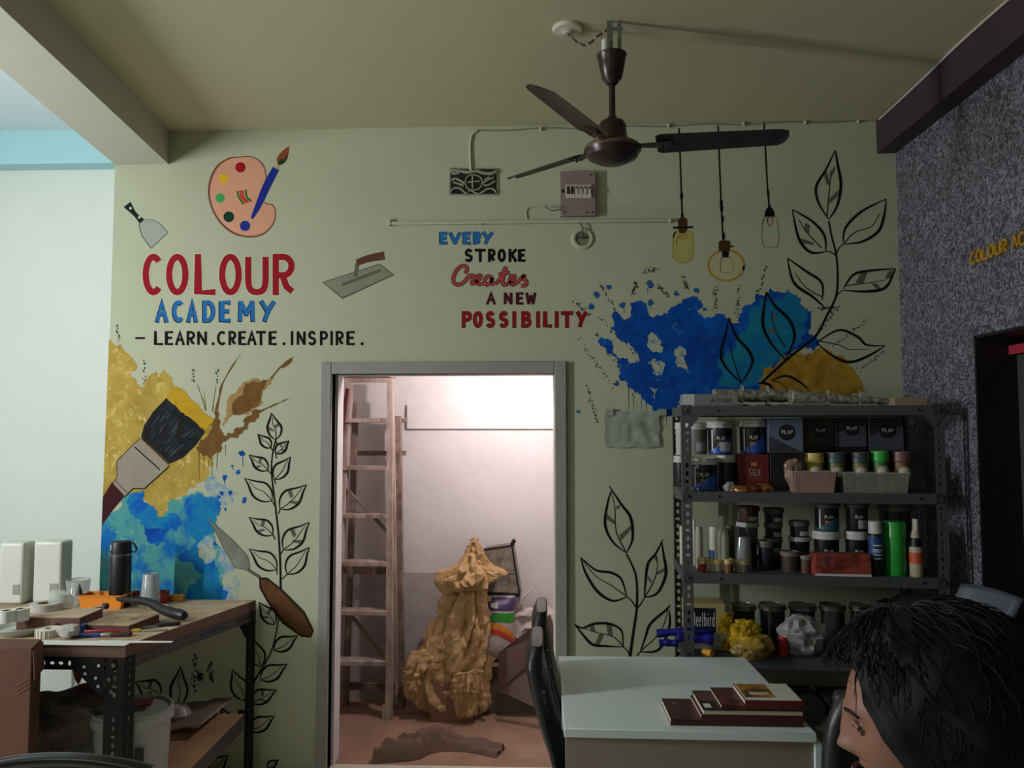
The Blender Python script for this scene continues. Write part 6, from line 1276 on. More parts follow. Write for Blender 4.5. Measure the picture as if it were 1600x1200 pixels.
# scraps on lower shelf
zsh = lambda y: LZf + (y-2.86)/.64*(LZb-LZf)
pc = Pz(288, 1165, .22); q = MB(); vs = []
for i in range(9):
    for j in range(7): x = (i-4)*.028; y = (j-3)*.035; vs.append((pc.x+x+.3*y, pc.y+.06+y, zsh(pc.y+.06+y)+.015+.02*abs(nz3((x,y,0), 12, 3))+.012*i*.3))
q.add(vs, [(i*7+j, (i+1)*7+j, (i+1)*7+j+1, i*7+j+1) for i in range(8) for j in range(6)]); o = q.build('brown_wrapper', mat('wrap_brown', (134,112,104), .5, var=.3, scale=20), solid=.002); setp(o, 'curled brown paper scrap on the lower bench shelf', 'paper')
q = MB(); blob(q, [(Vector((pc.x-.07, pc.y+.08, zsh(pc.y+.08)+z)), a, a) for z, a in ((.0,.05),(.03,.06),(.06,.04),(.07,.01))], 24, .02, 20, 5); o = q.build('clear_scrap', mat('wrap_pale2', (176,168,168), .2, alpha=.8), sharp=25); setp(o, 'crumpled pale plastic beside the bucket on the lower bench shelf', 'plastic wrap')
q = MB()
cA = Pz(266, 1180, .2)
for k in range(3): q.lathe(cA+Vector((.01*k, .0, .02+.012*k)), [(.018,-.003),(.022,0),(.018,.003),(.018,-.003)], 18, Vector((1,.6,.4*k)).to_track_quat('Z','Y'), caps=False)
o = q.build('wire_coil', mMet); setp(o, 'small coil of bright wire next to the bucket', 'wire')

# cardboard box in front of the bench, near left
Yx = 2.67; bxr = Py(50, 1040, Yx).x; bz = Py(50, 1013, Yx).z; mCb = mat('brown_cardboard', (88, 54, 34), .8, var=.15, scale=5)
cb = thing('cardboard_box', 'brown cardboard carton standing at the bottom left in front of the bench', 'box', (bxr-.22, Yx+.06, 0))
bxb = Py(65, 1030, Yx+.12).x
MB().hull([(bxr-.45,Yx,0),(bxr,Yx,0),(bxb,Yx+.12,0),(bxb-.45,Yx+.12,0)], [(bxr-.45,Yx,bz),(bxr,Yx,bz),(bxb,Yx+.12,bz),(bxb-.45,Yx+.12,bz)]).build('box_body', mCb, cb, local=False, bev=.006)
MB().hull([(bxr, Yx, bz-.01), (bxb, Yx+.12, bz-.01), (bxb+.008, Yx+.12, bz-.11), (bxr+.008, Yx, bz-.11)], [(bxr+.004, Yx, bz-.006), (bxb+.004, Yx+.12, bz-.006), (bxb+.012, Yx+.12, bz-.105), (bxr+.012, Yx, bz-.105)]).build('flap', mCb, cb, local=False, sharp=0)
MB().box((bxr-.3, Yx-.0012, 0), (bxr-.12, Yx-.0002, bz-.07)).build('tape_strip', mat('card_tape', (104,66,42), .5, var=.1), cb, local=False, sharp=0)
for (z, k) in ((bz-.13, 0), (bz-.145, 1), (bz-.16, 2)): MB().bar((bxr-.05, Yx-.001, z), (bxr-.01, Yx-.001, z+.025), .002, .002).build('crease_mark', mat('card_light', (124,84,56), .7), cb, local=False, sharp=0)

# black chair back in the very front left
Yk = 1.55; ck = thing('black_chair', 'black plastic chair whose rounded top rail peeks up at the bottom left', 'chair', (Py(90, 1200, Yk).x, Yk, 0))
pts = [Py(x, y, Yk) for x, y in ((-60, 1215), (0, 1196), (60, 1188), (130, 1188), (190, 1196), (238, 1206))]
MB().tube(pts, .014, 12).build('top_rail', mat('black_gloss_plastic', (24,24,26), .25), ck, local=False)
q = MB(); 
q.hull([pts[1]+Vector((0,.008,-.63)), pts[4]+Vector((0,.008,-.63)), pts[4]+Vector((0,-.008,-.63)), pts[1]+Vector((0,-.008,-.63))], [pts[1]+Vector((0,.008,0)), pts[4]+Vector((0,.008,0)), pts[4]+Vector((0,-.008,0)), pts[1]+Vector((0,-.008,0))]); q.build('backrest', mat('black_gloss_plastic', (24,24,26), .25), ck, local=False)
q = MB(); q.box((pts[1].x, Yk-.42, .43), (pts[4].x, Yk+.01, .46)); q.build('seat', mat('black_gloss_plastic', (24,24,26), .25), ck, local=False, bev=.008)
for x in (pts[1].x+.03, pts[4].x-.03):
    for y in (Yk-.38, Yk-.02): MB().cyl((x, y, 0), (x, y, .43), .016, .02).build('leg', mat('black_gloss_plastic', (24,24,26), .25), ck, local=False)

# ------------------------------------------------------------------ store room things
mWd = mat('paint_splashed_wood', (184, 166, 156), .8, col2=(128, 106, 96), scale=16, thr=(.35,.6), stretch=(1,1,.25), bump=.2); mWd2 = mat('dark_splashed_wood', (140, 120, 110), .85, col2=(92, 74, 66), scale=12, thr=(.35,.6), bump=.2)
YL = 4.32; lad = thing('wooden_ladder', 'paint-splashed wooden step ladder standing just inside the doorway', 'ladder', (-.95, YL, 0))
def LP(x, y, Y=YL): return Py(x, y, Y)
p0 = LP(608, 1122); MB().bar((p0.x, YL, 0), LP(611, 592, YL+.1), .034, .06, up=(0,1,0)).build('rail', mWd, lad, local=False, bev=.002)
f_ = LP(518, 1122); MB().bar((f_.x, YL, 0), LP(547, 600, YL+.1), .03, .06, up=(0,1,0)).build('rail', mWd, lad, local=False, bev=.002)
for i, (y0_, xl) in enumerate([(657,541), (731,537), (805,530), (879,525), (955,522), (1033,519)]):
    Y_ = YL + .1*(1122-y0_)/530; a_, b_ = LP(xl, y0_, Y_), LP(607, y0_, Y_); MB().box((a_.x, Y_-.045, a_.z-.012), (b_.x, Y_+.05, a_.z+.012)).build('tread', mWd, lad, local=False, bev=.002)
a_, b_ = LP(533, 590, YL+.1), LP(613, 590, YL+.1); MB().box((a_.x, YL+.03, a_.z), (b_.x, YL+.2, a_.z+.018)).build('top_cap', mWd, lad, local=False, bev=.002)
MB().box((a_.x+.02, YL+.06, a_.z-.03), (b_.x-.01, YL+.08, a_.z-.006)).build('cap_rail', mWd, lad, local=False)
MB().cbox((p0.x-.022, YL, .04), (.026,.05,.08)).build('foot_block', mWd, lad, local=False)
MB().bar(LP(536, 758, YL+.07), LP(612, 838, YL+.07), .012, .035, up=(0,1,0)).build('brace', mWd2, lad, local=False); MB().bar(LP(524, 930, YL+.09), LP(606, 1034, YL+.09), .012, .035, up=(0,1,0)).build('brace', mWd2, lad, local=False)
# second ladder / trestle behind
YT = 4.47; tre = thing('wooden_trestle', 'darker wooden trestle frame folded behind the step ladder', 'trestle', (-.85, YT, 0))
b_ = Py(628, 1108, YT); MB().bar((b_.x, YT, 0), Py(622, 650, YT), .034, .05, up=(0,1,0)).build('rail', mWd2, tre, local=False, bev=.002)
MB().bar(Py(614, 617, YT-.03), Py(620, 1085, YT-.03), .018, .04, up=(0,1,0)).build('rail', mWd, tre, local=False, bev=.002)
b2 = Py(540, 1090, YT+.02); MB().bar((b2.x, YT+.02, 0), Py(556, 630, YT+.02), .03, .04, up=(0,1,0)).build('rail', mWd2, tre, local=False, bev=.002)
for y_, xr in ((657,636), (708,634)): a_, b_ = Py(556, y_, YT+.045), Py(xr, y_, YT+.045); MB().box((a_.x, YT+.035, a_.z-.014), (b_.x, YT+.06, a_.z+.014)).build('crossbar', mWd2, tre, local=False, bev=.001)
for y_ in (891, 1072): a_, b_ = Py(534, y_, YT+.045), Py(626, y_, YT+.045); MB().box((a_.x, YT+.035, a_.z-.02), (b_.x, YT+.055, a_.z+.02)).build('crossbar', mWd2, tre, local=False, bev=.001)
o = MB().tube([Py(543, 607, YL+.02), Py(534, 680, YL+.05), Py(529, 760, YL+.02), Py(527, 850, YL+.02)], .012, 8).build('red_rope', mat('dark_red_rope', (86,20,26), .8)); setp(o, 'dark red cloth strip hanging along the left ladder rail', 'cloth strip')

# crumpled brown paper
mPap = mat('kraft_paper', (198, 162, 114), .75, col2=(164, 128, 86), scale=10, thr=(.3,.65), bump=.5, bscale=30)
def sheetform(m, prof, Y, dy, seed, amp, fr, n=9, seg=130, fold=9):
    """draped paper: radial pleats + ridged creases"""
    P = catmull([Vector(t) for t in prof], n); vs = []; rows = []
    for v in P:
        l = Py(v.y, v.x, Y); r = Py(v.z, v.x, Y); rows.append((Vector(((l.x+r.x)/2, Y, l.z)), (r.x-l.x)/2))
    rows.sort(key=lambda t: t[0].z)
    for i, (c, a) in enumerate(rows):
        for k in range(seg):
            t = 2*pi*k/seg; pl = 1 + .16*sin(t*fold + 2.2*nz3((cos(t)*2, sin(t)*2, c.z*3), 1, seed)*2) 
            d = Vector((cos(t)*a, sin(t)*min(a, .2)*dy, 0)); p = c + d*pl
            pz = Vector((p.x, p.y, p.z*.4)); e = (crease(pz, fr*1.1, seed)-.3)*amp*1.7 + (crease(p, fr*2.1, seed+4)-.3)*amp*.8 + (crease(p, fr*5, seed+6)-.3)*amp*.25
            dn = Vector((cos(t)*.7, sin(t), .3*nz3(p, 6, seed))); vs.append(p + dn*e + Vector((0, 0, amp*.8*nz3(p, fr*.8, seed+9))))
    n_ = len(rows); m.add(vs, [(j*seg+k, j*seg+(k+1)%seg, (j+1)*seg+(k+1)%seg, (j+1)*seg+k) for j in range(n_-1) for k in range(seg)] + [tuple((n_-1)*seg+k for k in range(seg))])
pp = thing('crumpled_paper', 'big heap of crumpled brown kraft paper standing in the store room', 'paper', Py(705, 1100, 4.36))
q = MB(); sheetform(q, [(1112,672,752),(1095,652,764),(1060,638,760),(1020,655,762),(985,672,768),(950,690,770),(925,704,762),(905,716,744)], 4.36, .6, 3, .05, 7); q.build('main_drape', mPap, pp, local=False, sharp=22)
q = MB(); sheetform(q, [(922,694,732),(910,690,772),(893,700,784),(875,718,768),(858,728,756),(846,736,748)], 4.33, .8, 8, .045, 11, fold=7); q.build('upper_tuft', mPap, pp, local=False, sharp=22)
q = MB(); sheetform(q, [(1092,634,668),(1060,630,686),(1035,634,700),(1018,648,690)], 4.33, .6, 12, .05, 9, fold=6); q.build('side_fold', mPap, pp, local=False, sharp=22)
q = MB(); sheetform(q, [(1118,716,742),(1090,708,748),(1070,706,752),(1050,712,746)], 4.24, .7, 15, .035, 12, fold=5, n=5); q.build('front_fold', mPap, pp, local=False, sharp=22)
# small carton at the foot of the paper
a_, b_ = Py(672, 1112, 4.26), Py(738, 1075, 4.26); o = MB().box((a_.x, 4.27, 0), (b_.x, 4.37, b_.z+.03)).build('small_carton', mat('pink_card', (146,106,88), .8), bev=.004); setp(o, 'small pinkish brown carton under the crumpled paper', 'box')
# blocks and the bag + tin
yS = 4.44
a_, b_ = Py(745, 1100, yS-.04), Py(830, 1040, yS-.04); o = MB().box((a_.x, yS-.04, 0), (b_.x+.1, yS+.1, b_.z)).build('concrete_block', mat('block_grey', (112,98,90), .9, var=.3, scale=9)); setp(o, 'grubby concrete block carrying the rainbow sack', 'block')
z0_ = b_.z; pl_ = Py(745, 1036, yS); o = MB().box((pl_.x, yS-.07, z0_+.0005), (Py(805,1030,yS).x, yS+.08, z0_+.022)).build('wood_plank', mat('pale_plank', (164,140,120), .8, var=.2)); setp(o, 'short pale plank under the rainbow sack', 'plank')
bg = thing('putty_sack', 'white putty sack printed with purple green and orange rainbow bands', 'sack', Vector((Py(775,1030,yS).x, yS, z0_+.022)))
zb0, zb1 = z0_+.022, Py(780, 930, yS).z; xl_, xr_ = Py(748, 990, yS-.05).x, Py(804, 990, yS-.05).x
def sackpt(u, v, off=0):
    x = xl_ + (xr_-xl_)*(u + .03*sin(v*9)*(u-.5)); z = zb0 + (zb1-zb0)*v
    bulge = .06*(1-(2*u-1)**4)*(1-(2*v-1)**6) + .006*nz3((u*4, v*4, 0), 1.4, 2)
    return Vector((x, yS-.03-bulge-off, z))
def sackpatch(fn_lo, fn_hi, m, nm, off, n=22, k=6):
    q = MB(); vs = []
    for i in range(n+1):
        u = i/n; lo, hi = fn_lo(u), fn_hi(u)
        for j in range(k+1): vs.append(sackpt(u, lo+(hi-lo)*j/k, off))
    q.add(vs, [(i*(k+1)+j, (i+1)*(k+1)+j, (i+1)*(k+1)+j+1, i*(k+1)+j+1) for i in range(n) for j in range(k)]); return q.build(nm, m, bg, local=False, sharp=60)
sackpatch(lambda u: 0, lambda u: 1, mat('sack_white', (196,180,178), .5, var=.2, scale=30), 'sack_front', 0, k=24)
q = MB(); q.box((xl_, yS-.032, zb0), (xr_, yS+.06, zb1)); q.build('sack_body', mat('sack_white', (196,180,178), .5, var=.2, scale=30), bg, local=False)
sackpatch(lambda u: .78+.03*sin(u*3), lambda u: .99, mat('sack_purple', (62,40,92), .45), 'purple_band', .002)
sackpatch(lambda u: .58+.06*sin(pi*u*.9), lambda u: .75+.03*sin(u*3), mat('sack_green', (50,150,44), .45), 'green_band', .002)
arcf = lambda h0, h1: (lambda u: h0 + (h1-h0)*sqrt(max(0, 1-((u-.3)/.75)**2)))
sackpatch(arcf(.20,.52), arcf(.28,.64), mat('sack_orange', (216,140,40), .45), 'orange_band', .003)
sackpatch(arcf(.10,.46), arcf(.20,.54), mat('sack_red', (206,60,36), .45), 'red_band', .0035)
MB().box((sackpt(.45,.86).x-.02, sackpt(.5,.86).y-.004, sackpt(.45,.82).z), (sackpt(.45,.86).x+.02, sackpt(.5,.86).y+.002, sackpt(.45,.93).z)).build('white_badge', mTxt, bg, local=False, bev=.002)
# dirty tin / bucket lying on the sack
cn = [Py(756, 858, yS), Py(800, 852, yS), Py(812, 930, yS), Py(750, 926, yS)]
zlift = max(0, zb1 - cn[3].z + .004)
tn = thing('tin_box', 'dirty rectangular tin with dark rim leaning on the putty sack', 'tin', Vector((cn[3].x, yS, zb1)))
up2 = Vector((0,0,zlift)); bk_ = Vector((.01,.12,0))
MB().hull([cn[3]+up2, cn[2]+up2, cn[2]+bk_+up2, cn[3]+bk_+up2], [cn[0]+up2, cn[1]+up2, cn[1]+bk_+up2, cn[0]+bk_+up2]).build('tin_body', mat('dirty_tin', (142,132,120), .6, col2=(90,80,70), scale=16, thr=(.35,.6), bump=.3), tn, local=False)
q = MB(); q.bar(cn[0]+up2, cn[1]+up2, .01, .006); q.bar(cn[1]+up2, cn[2]+up2, .01, .008); q.bar(cn[3]+up2, cn[2]+up2, .012, .02); q.build('rim', M_dark, tn, local=False)
q = MB(); q.bar(cn[3].lerp(cn[0], .42)+up2-Vector((0,.003,0)), cn[2].lerp(cn[1], .46)+up2-Vector((0,.003,0)), .004, .003); q.build('seam', mat('dirty_tin2', (160,150,136), .5), tn, local=False)
q = MB(); q.tube([cn[1]+up2, cn[1]+up2+Vector((.008,0,.02)), cn[1]+up2+Vector((.018,0,.03))], .012, 8); q.build('corner_knob', M_black, tn, local=False)
# white bag
drape('white_bag', 'crumpled white plastic bag at the right of the store room', 'bag', [(1040,812,870),(1000,806,872),(975,806,870),(958,812,866),(950,826,856)], 4.46, mat('white_poly', (206,190,186), .4, var=.1), .4, .025, 14, 7)
o = MB().tube([Py(808, 950, 4.5), Py(816, 935, 4.52), Py(832, 920, 4.54)], .008, 6).build('twisted_tie', mat('white_poly', (206,190,186), .4)); setp(o, 'twisted white bag tail pointing up beside the tin', 'bag tie')
# brown boards
bd = thing('brown_board', 'folded dark brown cardboard sheets propped at the right of the store room', 'cardboard', Vector((Py(815,1100,4.3).x, 4.3, 0)))
m1, m2 = mat('brown_sheet', (92,64,60), .75, var=.12), mat('brown_sheet2', (116,92,86), .8, var=.15)
def pane(pts, m, nm, par, t=.006): q = MB(); q.hull([p for p in pts], [p + Vector((0, t, 0)) for p in pts]); return q.build(nm, m, par, local=False, sharp=0)
pane([Py(779,1079,4.25), Py(779,1020,4.25), Py(826,1000,4.16), Py(830,1034,4.16)], m1, 'front_sheet', bd)
pane([Py(780,1080,4.26), Py(826,1040,4.2), Py(860,1050,4.14), Py(860,1116,4.14)], m2, 'lower_sheet', bd)
pane([Py(779,1020,4.33), Py(860,960,4.33), Py(866,985,4.33), Py(866,1100,4.33), Py(779,1080,4.33)], m1, 'rear_sheet', bd)
# cloth on the floor
rc_ = Pz(645, 1180, .0); q = MB(); n1_, n2_ = 60, 22; vs = []
a_, b_ = Pz(583, 1190, 0), Pz(705, 1168, 0); c2_ = Pz(782, 1185, 0)
path = catmull([a_, a_.lerp(b_,.5)+Vector((0,-.01,0)), b_, c2_], 20); n_ = len(path)
for i, p in enumerate(path):
    t = i/(n_-1); wd_ = .035+.05*sin(pi*t)+.03*t; hh = (.06*sin(pi*min(1,t*1.2+.08))+.02)*(1-.7*max(0,t-.5))
    for j in range(n2_+1):
        s_ = j/n2_*2-1; x = p.x + .02*s_*sin(t*14); y = p.y + s_*wd_*.9 + .06*t
        z = .003 + hh*(1-s_*s_)*(1+.35*nz3((x,y,0), 14, 2)) + .03*max(0, ridge((x*.6,y*2.2,0), 9, 5))*(1-abs(s_)**4); vs.append((x, y, max(.002, z)))
q.add(vs, [(i*(n2_+1)+j, (i+1)*(n2_+1)+j, (i+1)*(n2_+1)+j+1, i*(n2_+1)+j+1) for i in range(n_-1) for j in range(n2_)])
o = q.build('floor_cloth', mat('brown_cloth', (118, 92, 80), .9, var=.25, scale=14, bump=.3), sharp=60); setp(o, 'twisted brown cloth lying on the store room floor', 'cloth')
for i, (x, y) in enumerate([(789,1112), (796,1114)]):
    p = Pz(x, y, 0); q = MB(); blob(q, [(p+Vector((0,0,z)), r_, r_*.7) for z, r_ in ((.001,.014),(.012,.018),(.022,.008))], 10, .006, 40, i); o = q.build('rubble_chip', mat('rubble', (142,112,96), .9)); setp(o, ['left', 'right'][i] + ' small rubble chip on the store room floor', 'rubble')
p = Pz(639, 1160, 0); q = MB(); blob(q, [(p+Vector((0,0,z)), r_, r_*.7) for z, r_ in ((.001,.006),(.006,.006))], 8, .002, 40, 9); o = q.build('white_chip', mCan); setp(o, 'tiny white chip on the floor before the cloth', 'rubble')
# lamps: fixtures for the light sources
tl = thing('tube_light_fixture', 'white fluorescent batten on the left wall', 'lamp', (TUBE[0]-.03, TUBE[1], TUBE[2]))
MB().box((TUBE[0]-.04, TUBE[1]-.62, TUBE[2]-.025), (TUBE[0], TUBE[1]+.62, TUBE[2]+.025)).build('batten', mCan, tl, local=False)

# ------------------------------------------------------------------ seated person in the right foreground
HX = Py(1442, 1120, 1.10)     # head centre
pr_m = mat('skin', (128, 88, 70), .5, var=.06, scale=30); hm = mat('black_hair', (9, 8, 8), .62, var=.4, scale=60, spec=.25)
person = thing('person', 'seated person with black hair seen in profile, looking left', 'person', (HX.x+.03, HX.y, 0))
HD = radians(180-27)  # facing angle in plan: left and slightly away
Fv = Vector((cos(HD), sin(HD), 0)); Sv = Vector((-Fv.y, Fv.x, 0))
pitch_ = radians(-14); Uv = Vector((0,0,1))*cos(pitch_) + Fv*(-sin(pitch_))*-1*-1; Fv2 = (Fv*cos(pitch_) + Vector((0,0,1))*sin(pitch_)).normalized(); Uv = Sv.cross(Fv2).normalized()*(-1 if Sv.cross(Fv2).z < 0 else 1)
def HL(f, s, u_): return HX + Fv2*f + Sv*s + Uv*u_
def g(x, s): return exp(-(x/s)**2)
q = MB(); n1_, n2_ = 96, 72; vs = []
for j in range(n1_+1):
    ph = pi*j/n1_
    for k in range(n2_):
        th = 2*pi*k/n2_; f = sin(ph)*cos(th); s = sin(ph)*sin(th); u_ = cos(ph)
        X_, Y_, Z_ = f*.095, s*.073, u_*.115
        if u_ < 0: # jaw taper
            t = -u_; Y_ *= 1-.28*t**1.3; X_ *= 1 - (.25*t if f < 0 else .02*t)
            if f < 0: X_ *= 1-.45*t
            X_ += .012*t*(1 if f > 0 else 1.2)
        if f > 0:
            c = g(Y_, .014); X_ += .0215*g(Z_+.031, .0125)*c + .013*g(Z_+.012, .018)*g(Y_, .011) + .006*g(Z_-.006, .016)*g(Y_, .02)
            X_ -= .009*g(Z_-.002, .013)*(g(Y_-.032, .018)+g(Y_+.032, .018))
            X_ += .005*g(Z_-.024, .012)*(g(Y_-.028, .03)+g(Y_+.028, .03))
            X_ += .009*g(Z_+.056, .0065)*g(Y_, .022) + .009*g(Z_+.070, .007)*g(Y_, .02) - .003*g(Z_+.063, .003)*g(Y_, .024) + .010*g(Z_+.1, .016)*g(Y_, .024)
            X_ += .003*g(Z_+.04, .02)*(g(Y_-.04, .02)+g(Y_+.04, .02))
            X_ += .004*g(Z_+.03, .009)*(g(Y_-.012, .006)+g(Y_+.012, .006)); 
        vs.append(HL(X_, Y_, Z_))
fs = [(j*n2_+k, (j+1)*n2_+k, (j+1)*n2_+(k+1)%n2_, j*n2_+(k+1)%n2_) for j in range(n1_) for k in range(n2_)]
q.add(vs, fs); head_m = q
# body (torso, neck, arms, thighs, shins) joined with the head as one skin mesh
shd = HL(-.03, 0, -.12)
bx, by = HX.x+.05, HX.y-.02
def loft(m, ctrs, seg=24):
    vs = []; fs = []; n_ = len(ctrs)
    for c, a, b, fx_ in ctrs:
        c = Vector(c); A_ = Vector(fx_[0]); B_ = Vector(fx_[1])
        for k in range(seg): t = 2*pi*k/seg; vs.append(c + A_*a*cos(t) + B_*b*sin(t))
    for i in range(n_-1):
        for k in range(seg): fs.append((i*seg+k, i*seg+(k+1)%seg, (i+1)*seg+(k+1)%seg, (i+1)*seg+k))
    fs += [tuple(range(seg-1,-1,-1)), tuple((n_-1)*seg+k for k in range(seg))]; m.add(vs, fs)
fr_ = (Fv, Sv)
base = Vector((shd.x, shd.y, 0)) - Fv*.03; T_ = lambda z, f=0: Vector((base.x, base.y, z)) + Fv*f
zn = shd.z
loft(head_m, [(T_(zn+.04, .02), .05, .052, fr_), (T_(zn-.0, .01), .05, .055, fr_), (T_(zn-.05, -.005), .058, .07, fr_), (T_(zn-.075, -.01), .075, .13, fr_), (T_(zn-.1, -.012), .09, .185, fr_), (T_(zn-.16, -.012), .1, .19, fr_)])
head_m.build('body', pr_m, person, local=False, sharp=60)
sh_m = mat('dark_shirt', (26, 26, 30), .85, var=.2, bump=.2); tr_m = mat('dark_trousers', (22, 23, 28), .85)
q = MB(); loft(q, [(T_(zn-.062, -.008), .072, .085, fr_), (T_(zn-.085, -.012), .092, .16, fr_), (T_(zn-.11, -.014), .104, .205, fr_), (T_(zn-.2, -.01), .118, .2, fr_), (T_(zn-.33, 0), .118, .178, fr_), (T_(zn-.46, 0), .11, .16, fr_), (T_(zn-.56, 0), .12, .175, fr_)], 32)
for s_ in (-1, 1):
    sh_ = T_(zn-.13, -.01)+Sv*s_*.19; el = T_(zn-.40, .03)+Sv*s_*.22; wr = T_(zn-.44, .26)+Sv*s_*.14
    q.tube([sh_, sh_.lerp(el,.5)+Sv*s_*.01, el], lambda t: .055-.012*t, 14); q.tube([el, el.lerp(wr,.5), wr], lambda t: .043-.013*t, 14)
q.build('shirt', sh_m, person, local=False, sharp=60)
for s_ in (-1, 1):   # hands resting on the lap
    wr = T_(zn-.44, .26)+Sv*s_*.14; q = MB(); pc_ = wr + Fv*.05 - Sv*s_*.015
    q.tube([wr-Fv*.02, wr+Fv*.02, pc_, pc_+Fv*.03], lambda t: .024+.008*sin(pi*t), 12)
    for k in range(4):
        b0 = pc_ + Fv*.035 + Sv*s_*(.026-.017*k); L_ = (.062,.074,.078,.068)[k]
        q.tube([b0-Fv*.02, b0+Fv*L_*.45, b0+Fv*L_*.8-Vector((0,0,.012)), b0+Fv*L_-Vector((0,0,.03))], .0085, 8)
    b0 = pc_ - Sv*s_*.026; q.tube([b0-Fv*.01, b0-Sv*s_*.02+Fv*.02, b0-Sv*s_*.024+Fv*.045-Vector((0,0,.008))], .0095, 8)
    q.build('hand', pr_m, person, local=False, sharp=60)
q = MB(); zh = .53
for s_ in (-1, 1):
    hp = Vector((base.x, base.y, zh))+Sv*s_*.09; kn = hp+Fv*.42+Vector((0,0,-.01)); an = kn+Fv*.03; an.z = .09
    q.tube([hp-Fv*.05, hp.lerp(kn,.5), kn], lambda t: .082-.025*t, 16); q.tube([kn+Vector((0,0,.02)), kn.lerp(an,.5), an], lambda t: .058-.02*t, 14)
loft(q, [(Vector((base.x, base.y, zh-.06)), .13, .17, fr_), (Vector((base.x, base.y, zh+.03)), .13, .18, fr_), (Vector((base.x, base.y, zh+.09)), .12, .172, fr_)])
q.build('trousers', tr_m, person, local=False, sharp=60)
for s_ in (-1, 1):
    an = Vector((base.x, base.y, .045))+Sv*s_*.09+Fv*.46; q = MB(); q.tube([an-Fv*.05, an+Fv*.04, an+Fv*.13, an+Fv*.19-Vector((0,0,.008))], lambda t: .042-.012*t, 12); q.build('shoe', M_black, person, local=False, sharp=60)
st_ = thing('person_stool', 'dark stool under the seated person', 'stool', (base.x, base.y, 0)); MB().cyl((base.x, base.y, .40), (base.x, base.y, .445), .17, seg=32).build('seat', M_black, st_, local=False, bev=.008)
for k in range(4): a_ = pi/4+k*pi/2; MB().cyl((base.x+.13*cos(a_), base.y+.13*sin(a_), .41), (base.x+.19*cos(a_), base.y+.19*sin(a_), 0), .012).build('leg', M_dark, st_, local=False)
# eyes, brows, ears
for s_ in (-1, 1):
    c_ = HL(.0705, s_*.029, .001); MB().lathe(c_, [(.001,-.0115),(.007,-.009),(.0105,-.004),(.0115,0),(.0105,.004),(.007,.009),(.001,.0115)], 18).build('eye', mat('eye_white', (196,190,182), .2), person, local=False)
    e_ = bpy.data.objects[-1] if False else None
    MB().lathe(HL(.0812, s_*.029, .000), [(.0056, -.0012), (.0056, .0012)], 14, Fv2.to_track_quat('Z','Y')).build('iris', mat('iris_dark', (24,14,10), .15), person, local=False)
    MB().tube([HL(.0815, s_*.017, .004), HL(.0845, s_*.029, .0075), HL(.078, s_*.043, .003)], .0036, 8).build('eyelid', pr_m, person, local=False); MB().tube([HL(.080, s_*.017, -.002), HL(.0815, s_*.029, -.0065), HL(.076, s_*.042, -.003)], .0032, 8).build('eyelid', pr_m, person, local=False); MB().tube([HL(.083, s_*.018, .002), HL(.0875, s_*.030, .0045), HL(.079, s_*.045, .001)], .0009, 6).build('eyelash', hm, person, local=False)
    MB().tube([HL(.0915, s_*.014, .021), HL(.0925, s_*.024, .0245), HL(.085, s_*.038, .0245), HL(.075, s_*.048, .018)], lambda t: .0034*(1-.5*t), 8).build('eyebrow', hm, person, local=False)
    MB().lathe(HL(-.012, s_*.071, -.015), [(.006,-.028),(.015,-.018),(.018,0),(.019,.014),(.012,.026),(.002,.03)], 16, sx=1.0, sy=.4).build('ear', pr_m, person, local=False)
MB().tube([HL(.104, -.02, -.0635), HL(.1085, 0, -.0625), HL(.104, .02, -.0635)], .0028, 8).build('lips', mat('lip', (120,66,60), .45), person, local=False)
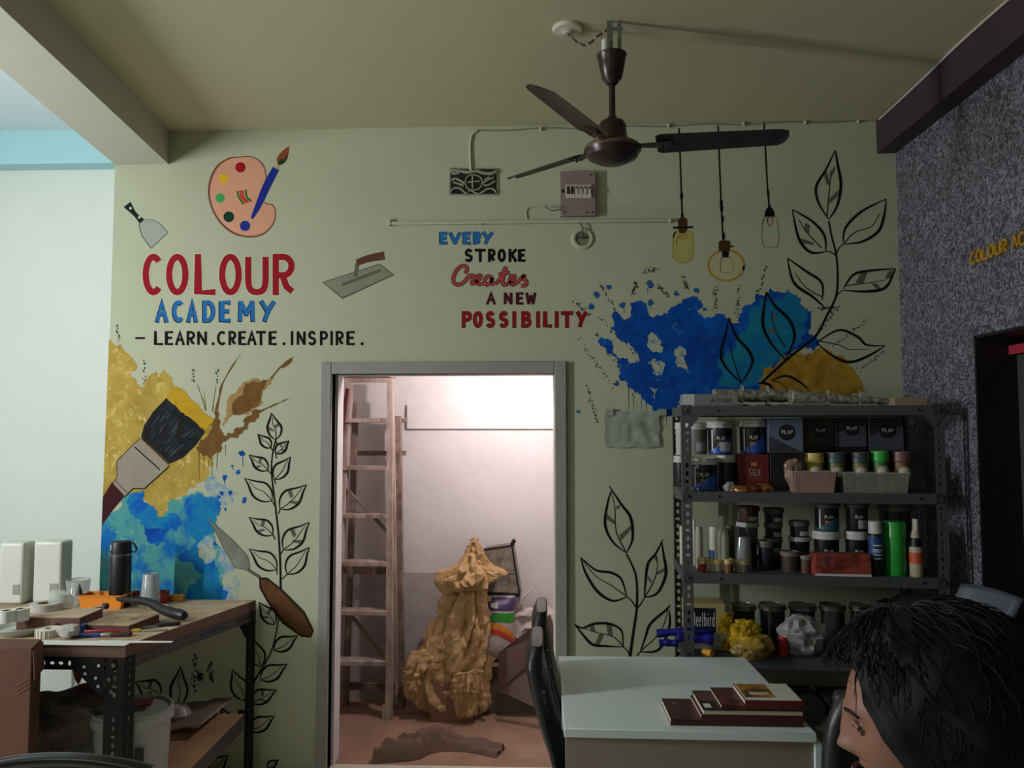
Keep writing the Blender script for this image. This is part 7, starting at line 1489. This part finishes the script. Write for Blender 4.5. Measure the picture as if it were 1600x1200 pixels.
# hair: full cap with fringe falling toward the brow, plus loose locks
q = MB(); n1_, n2_ = 70, 90; vs = []
for j in range(n1_+1):
    for k in range(n2_):
        th = 2*pi*k/n2_; front = max(0, cos(th)); phm = radians(60 + 52*(1-front)**.8 + 28*max(0, -cos(th)))
        at_ = abs(atan2(sin(th), cos(th))); tt = min(1, max(0, (at_-.75)/1.15)); tt = tt*tt*(3-2*tt); phm = radians(50) + radians(88)*tt
        ph = phm*j/n1_; f = sin(ph)*cos(th); s = sin(ph)*sin(th); u_ = cos(ph)
        sw = .028 + .022*max(0, -f) + .012*(1-front)
        if front > .5: sw -= .01*(j/n1_)
        p = Vector((f*(.095+sw), s*(.073+sw*1.05), u_*(.113+sw*.95)))
        if f < 0: p.x *= 1.14
        e = .010*nz3(p*1000*.02, 1.0, 3)*1 + .006*abs(nz3((th*9, ph*2.0, 0), 1, 5)); e *= (1 if front < .6 else .8)
        d_ = p.normalized(); vs.append(HL(*(p + d_*e)))
q.add(vs, [(j*n2_+k, (j+1)*n2_+k, (j+1)*n2_+(k+1)%n2_, j*n2_+(k+1)%n2_) for j in range(n1_) for k in range(n2_)]); q.build('hair_cap', hm, person, local=False, sharp=60, solid=.004)
rnd = random.Random(12); q = MB()
for k in range(900):
    th = rnd.uniform(-pi, pi); ph = rnd.uniform(.0, .5) if abs(th) < 1.1 else (rnd.uniform(.1, .9) if abs(th) < 1.6 else rnd.uniform(.2, 1.9))
    def hp_(ph_, th_, ex_): 
        f = sin(ph_)*cos(th_); s = sin(ph_)*sin(th_); u_ = cos(ph_); sw = .03+.022*max(0,-f)+.012*(1-max(0,cos(th_)))+ex_; p = Vector((f*(.095+sw), s*(.073+sw), u_*(.113+sw*.95))); 
        if f < 0: p.x *= 1.14
        return p
    l = rnd.uniform(.25, .5); dth = rnd.uniform(-.25, .25); pts = [HL(*hp_(ph + l*t, th+dth*t, .001+.010*sin(pi*t)*rnd.random())) for t in (0, .33, .66, 1)]
    q.tube(pts, lambda t: .0013*(1-.7*t), 4)
for k in range(46):
    th = rnd.uniform(-.9, .9); ph = radians(rnd.uniform(36, 48)); pts = [HL(*hp_(ph + (.15+.16*rnd.random())*t, th+rnd.uniform(-.05,.3)*t, .001+.010*sin(pi*t))) for t in (0,.3,.6,1)]
    q.tube(pts, lambda t: .0014*(1-.8*t), 4)
q.build('hair_locks', hm, person, local=False, sharp=60, kind='stuff')
q = MB(); bc = HL(-.145, 0, -.02); blob(q, [(bc+Vector((0,0,z)), a, a) for z, a in ((-.05,.02),(-.035,.045),(0,.058),(.035,.045),(.05,.02))], 30, .01, 30, 3); q.build('hair_bun', hm, person, local=False, sharp=60)
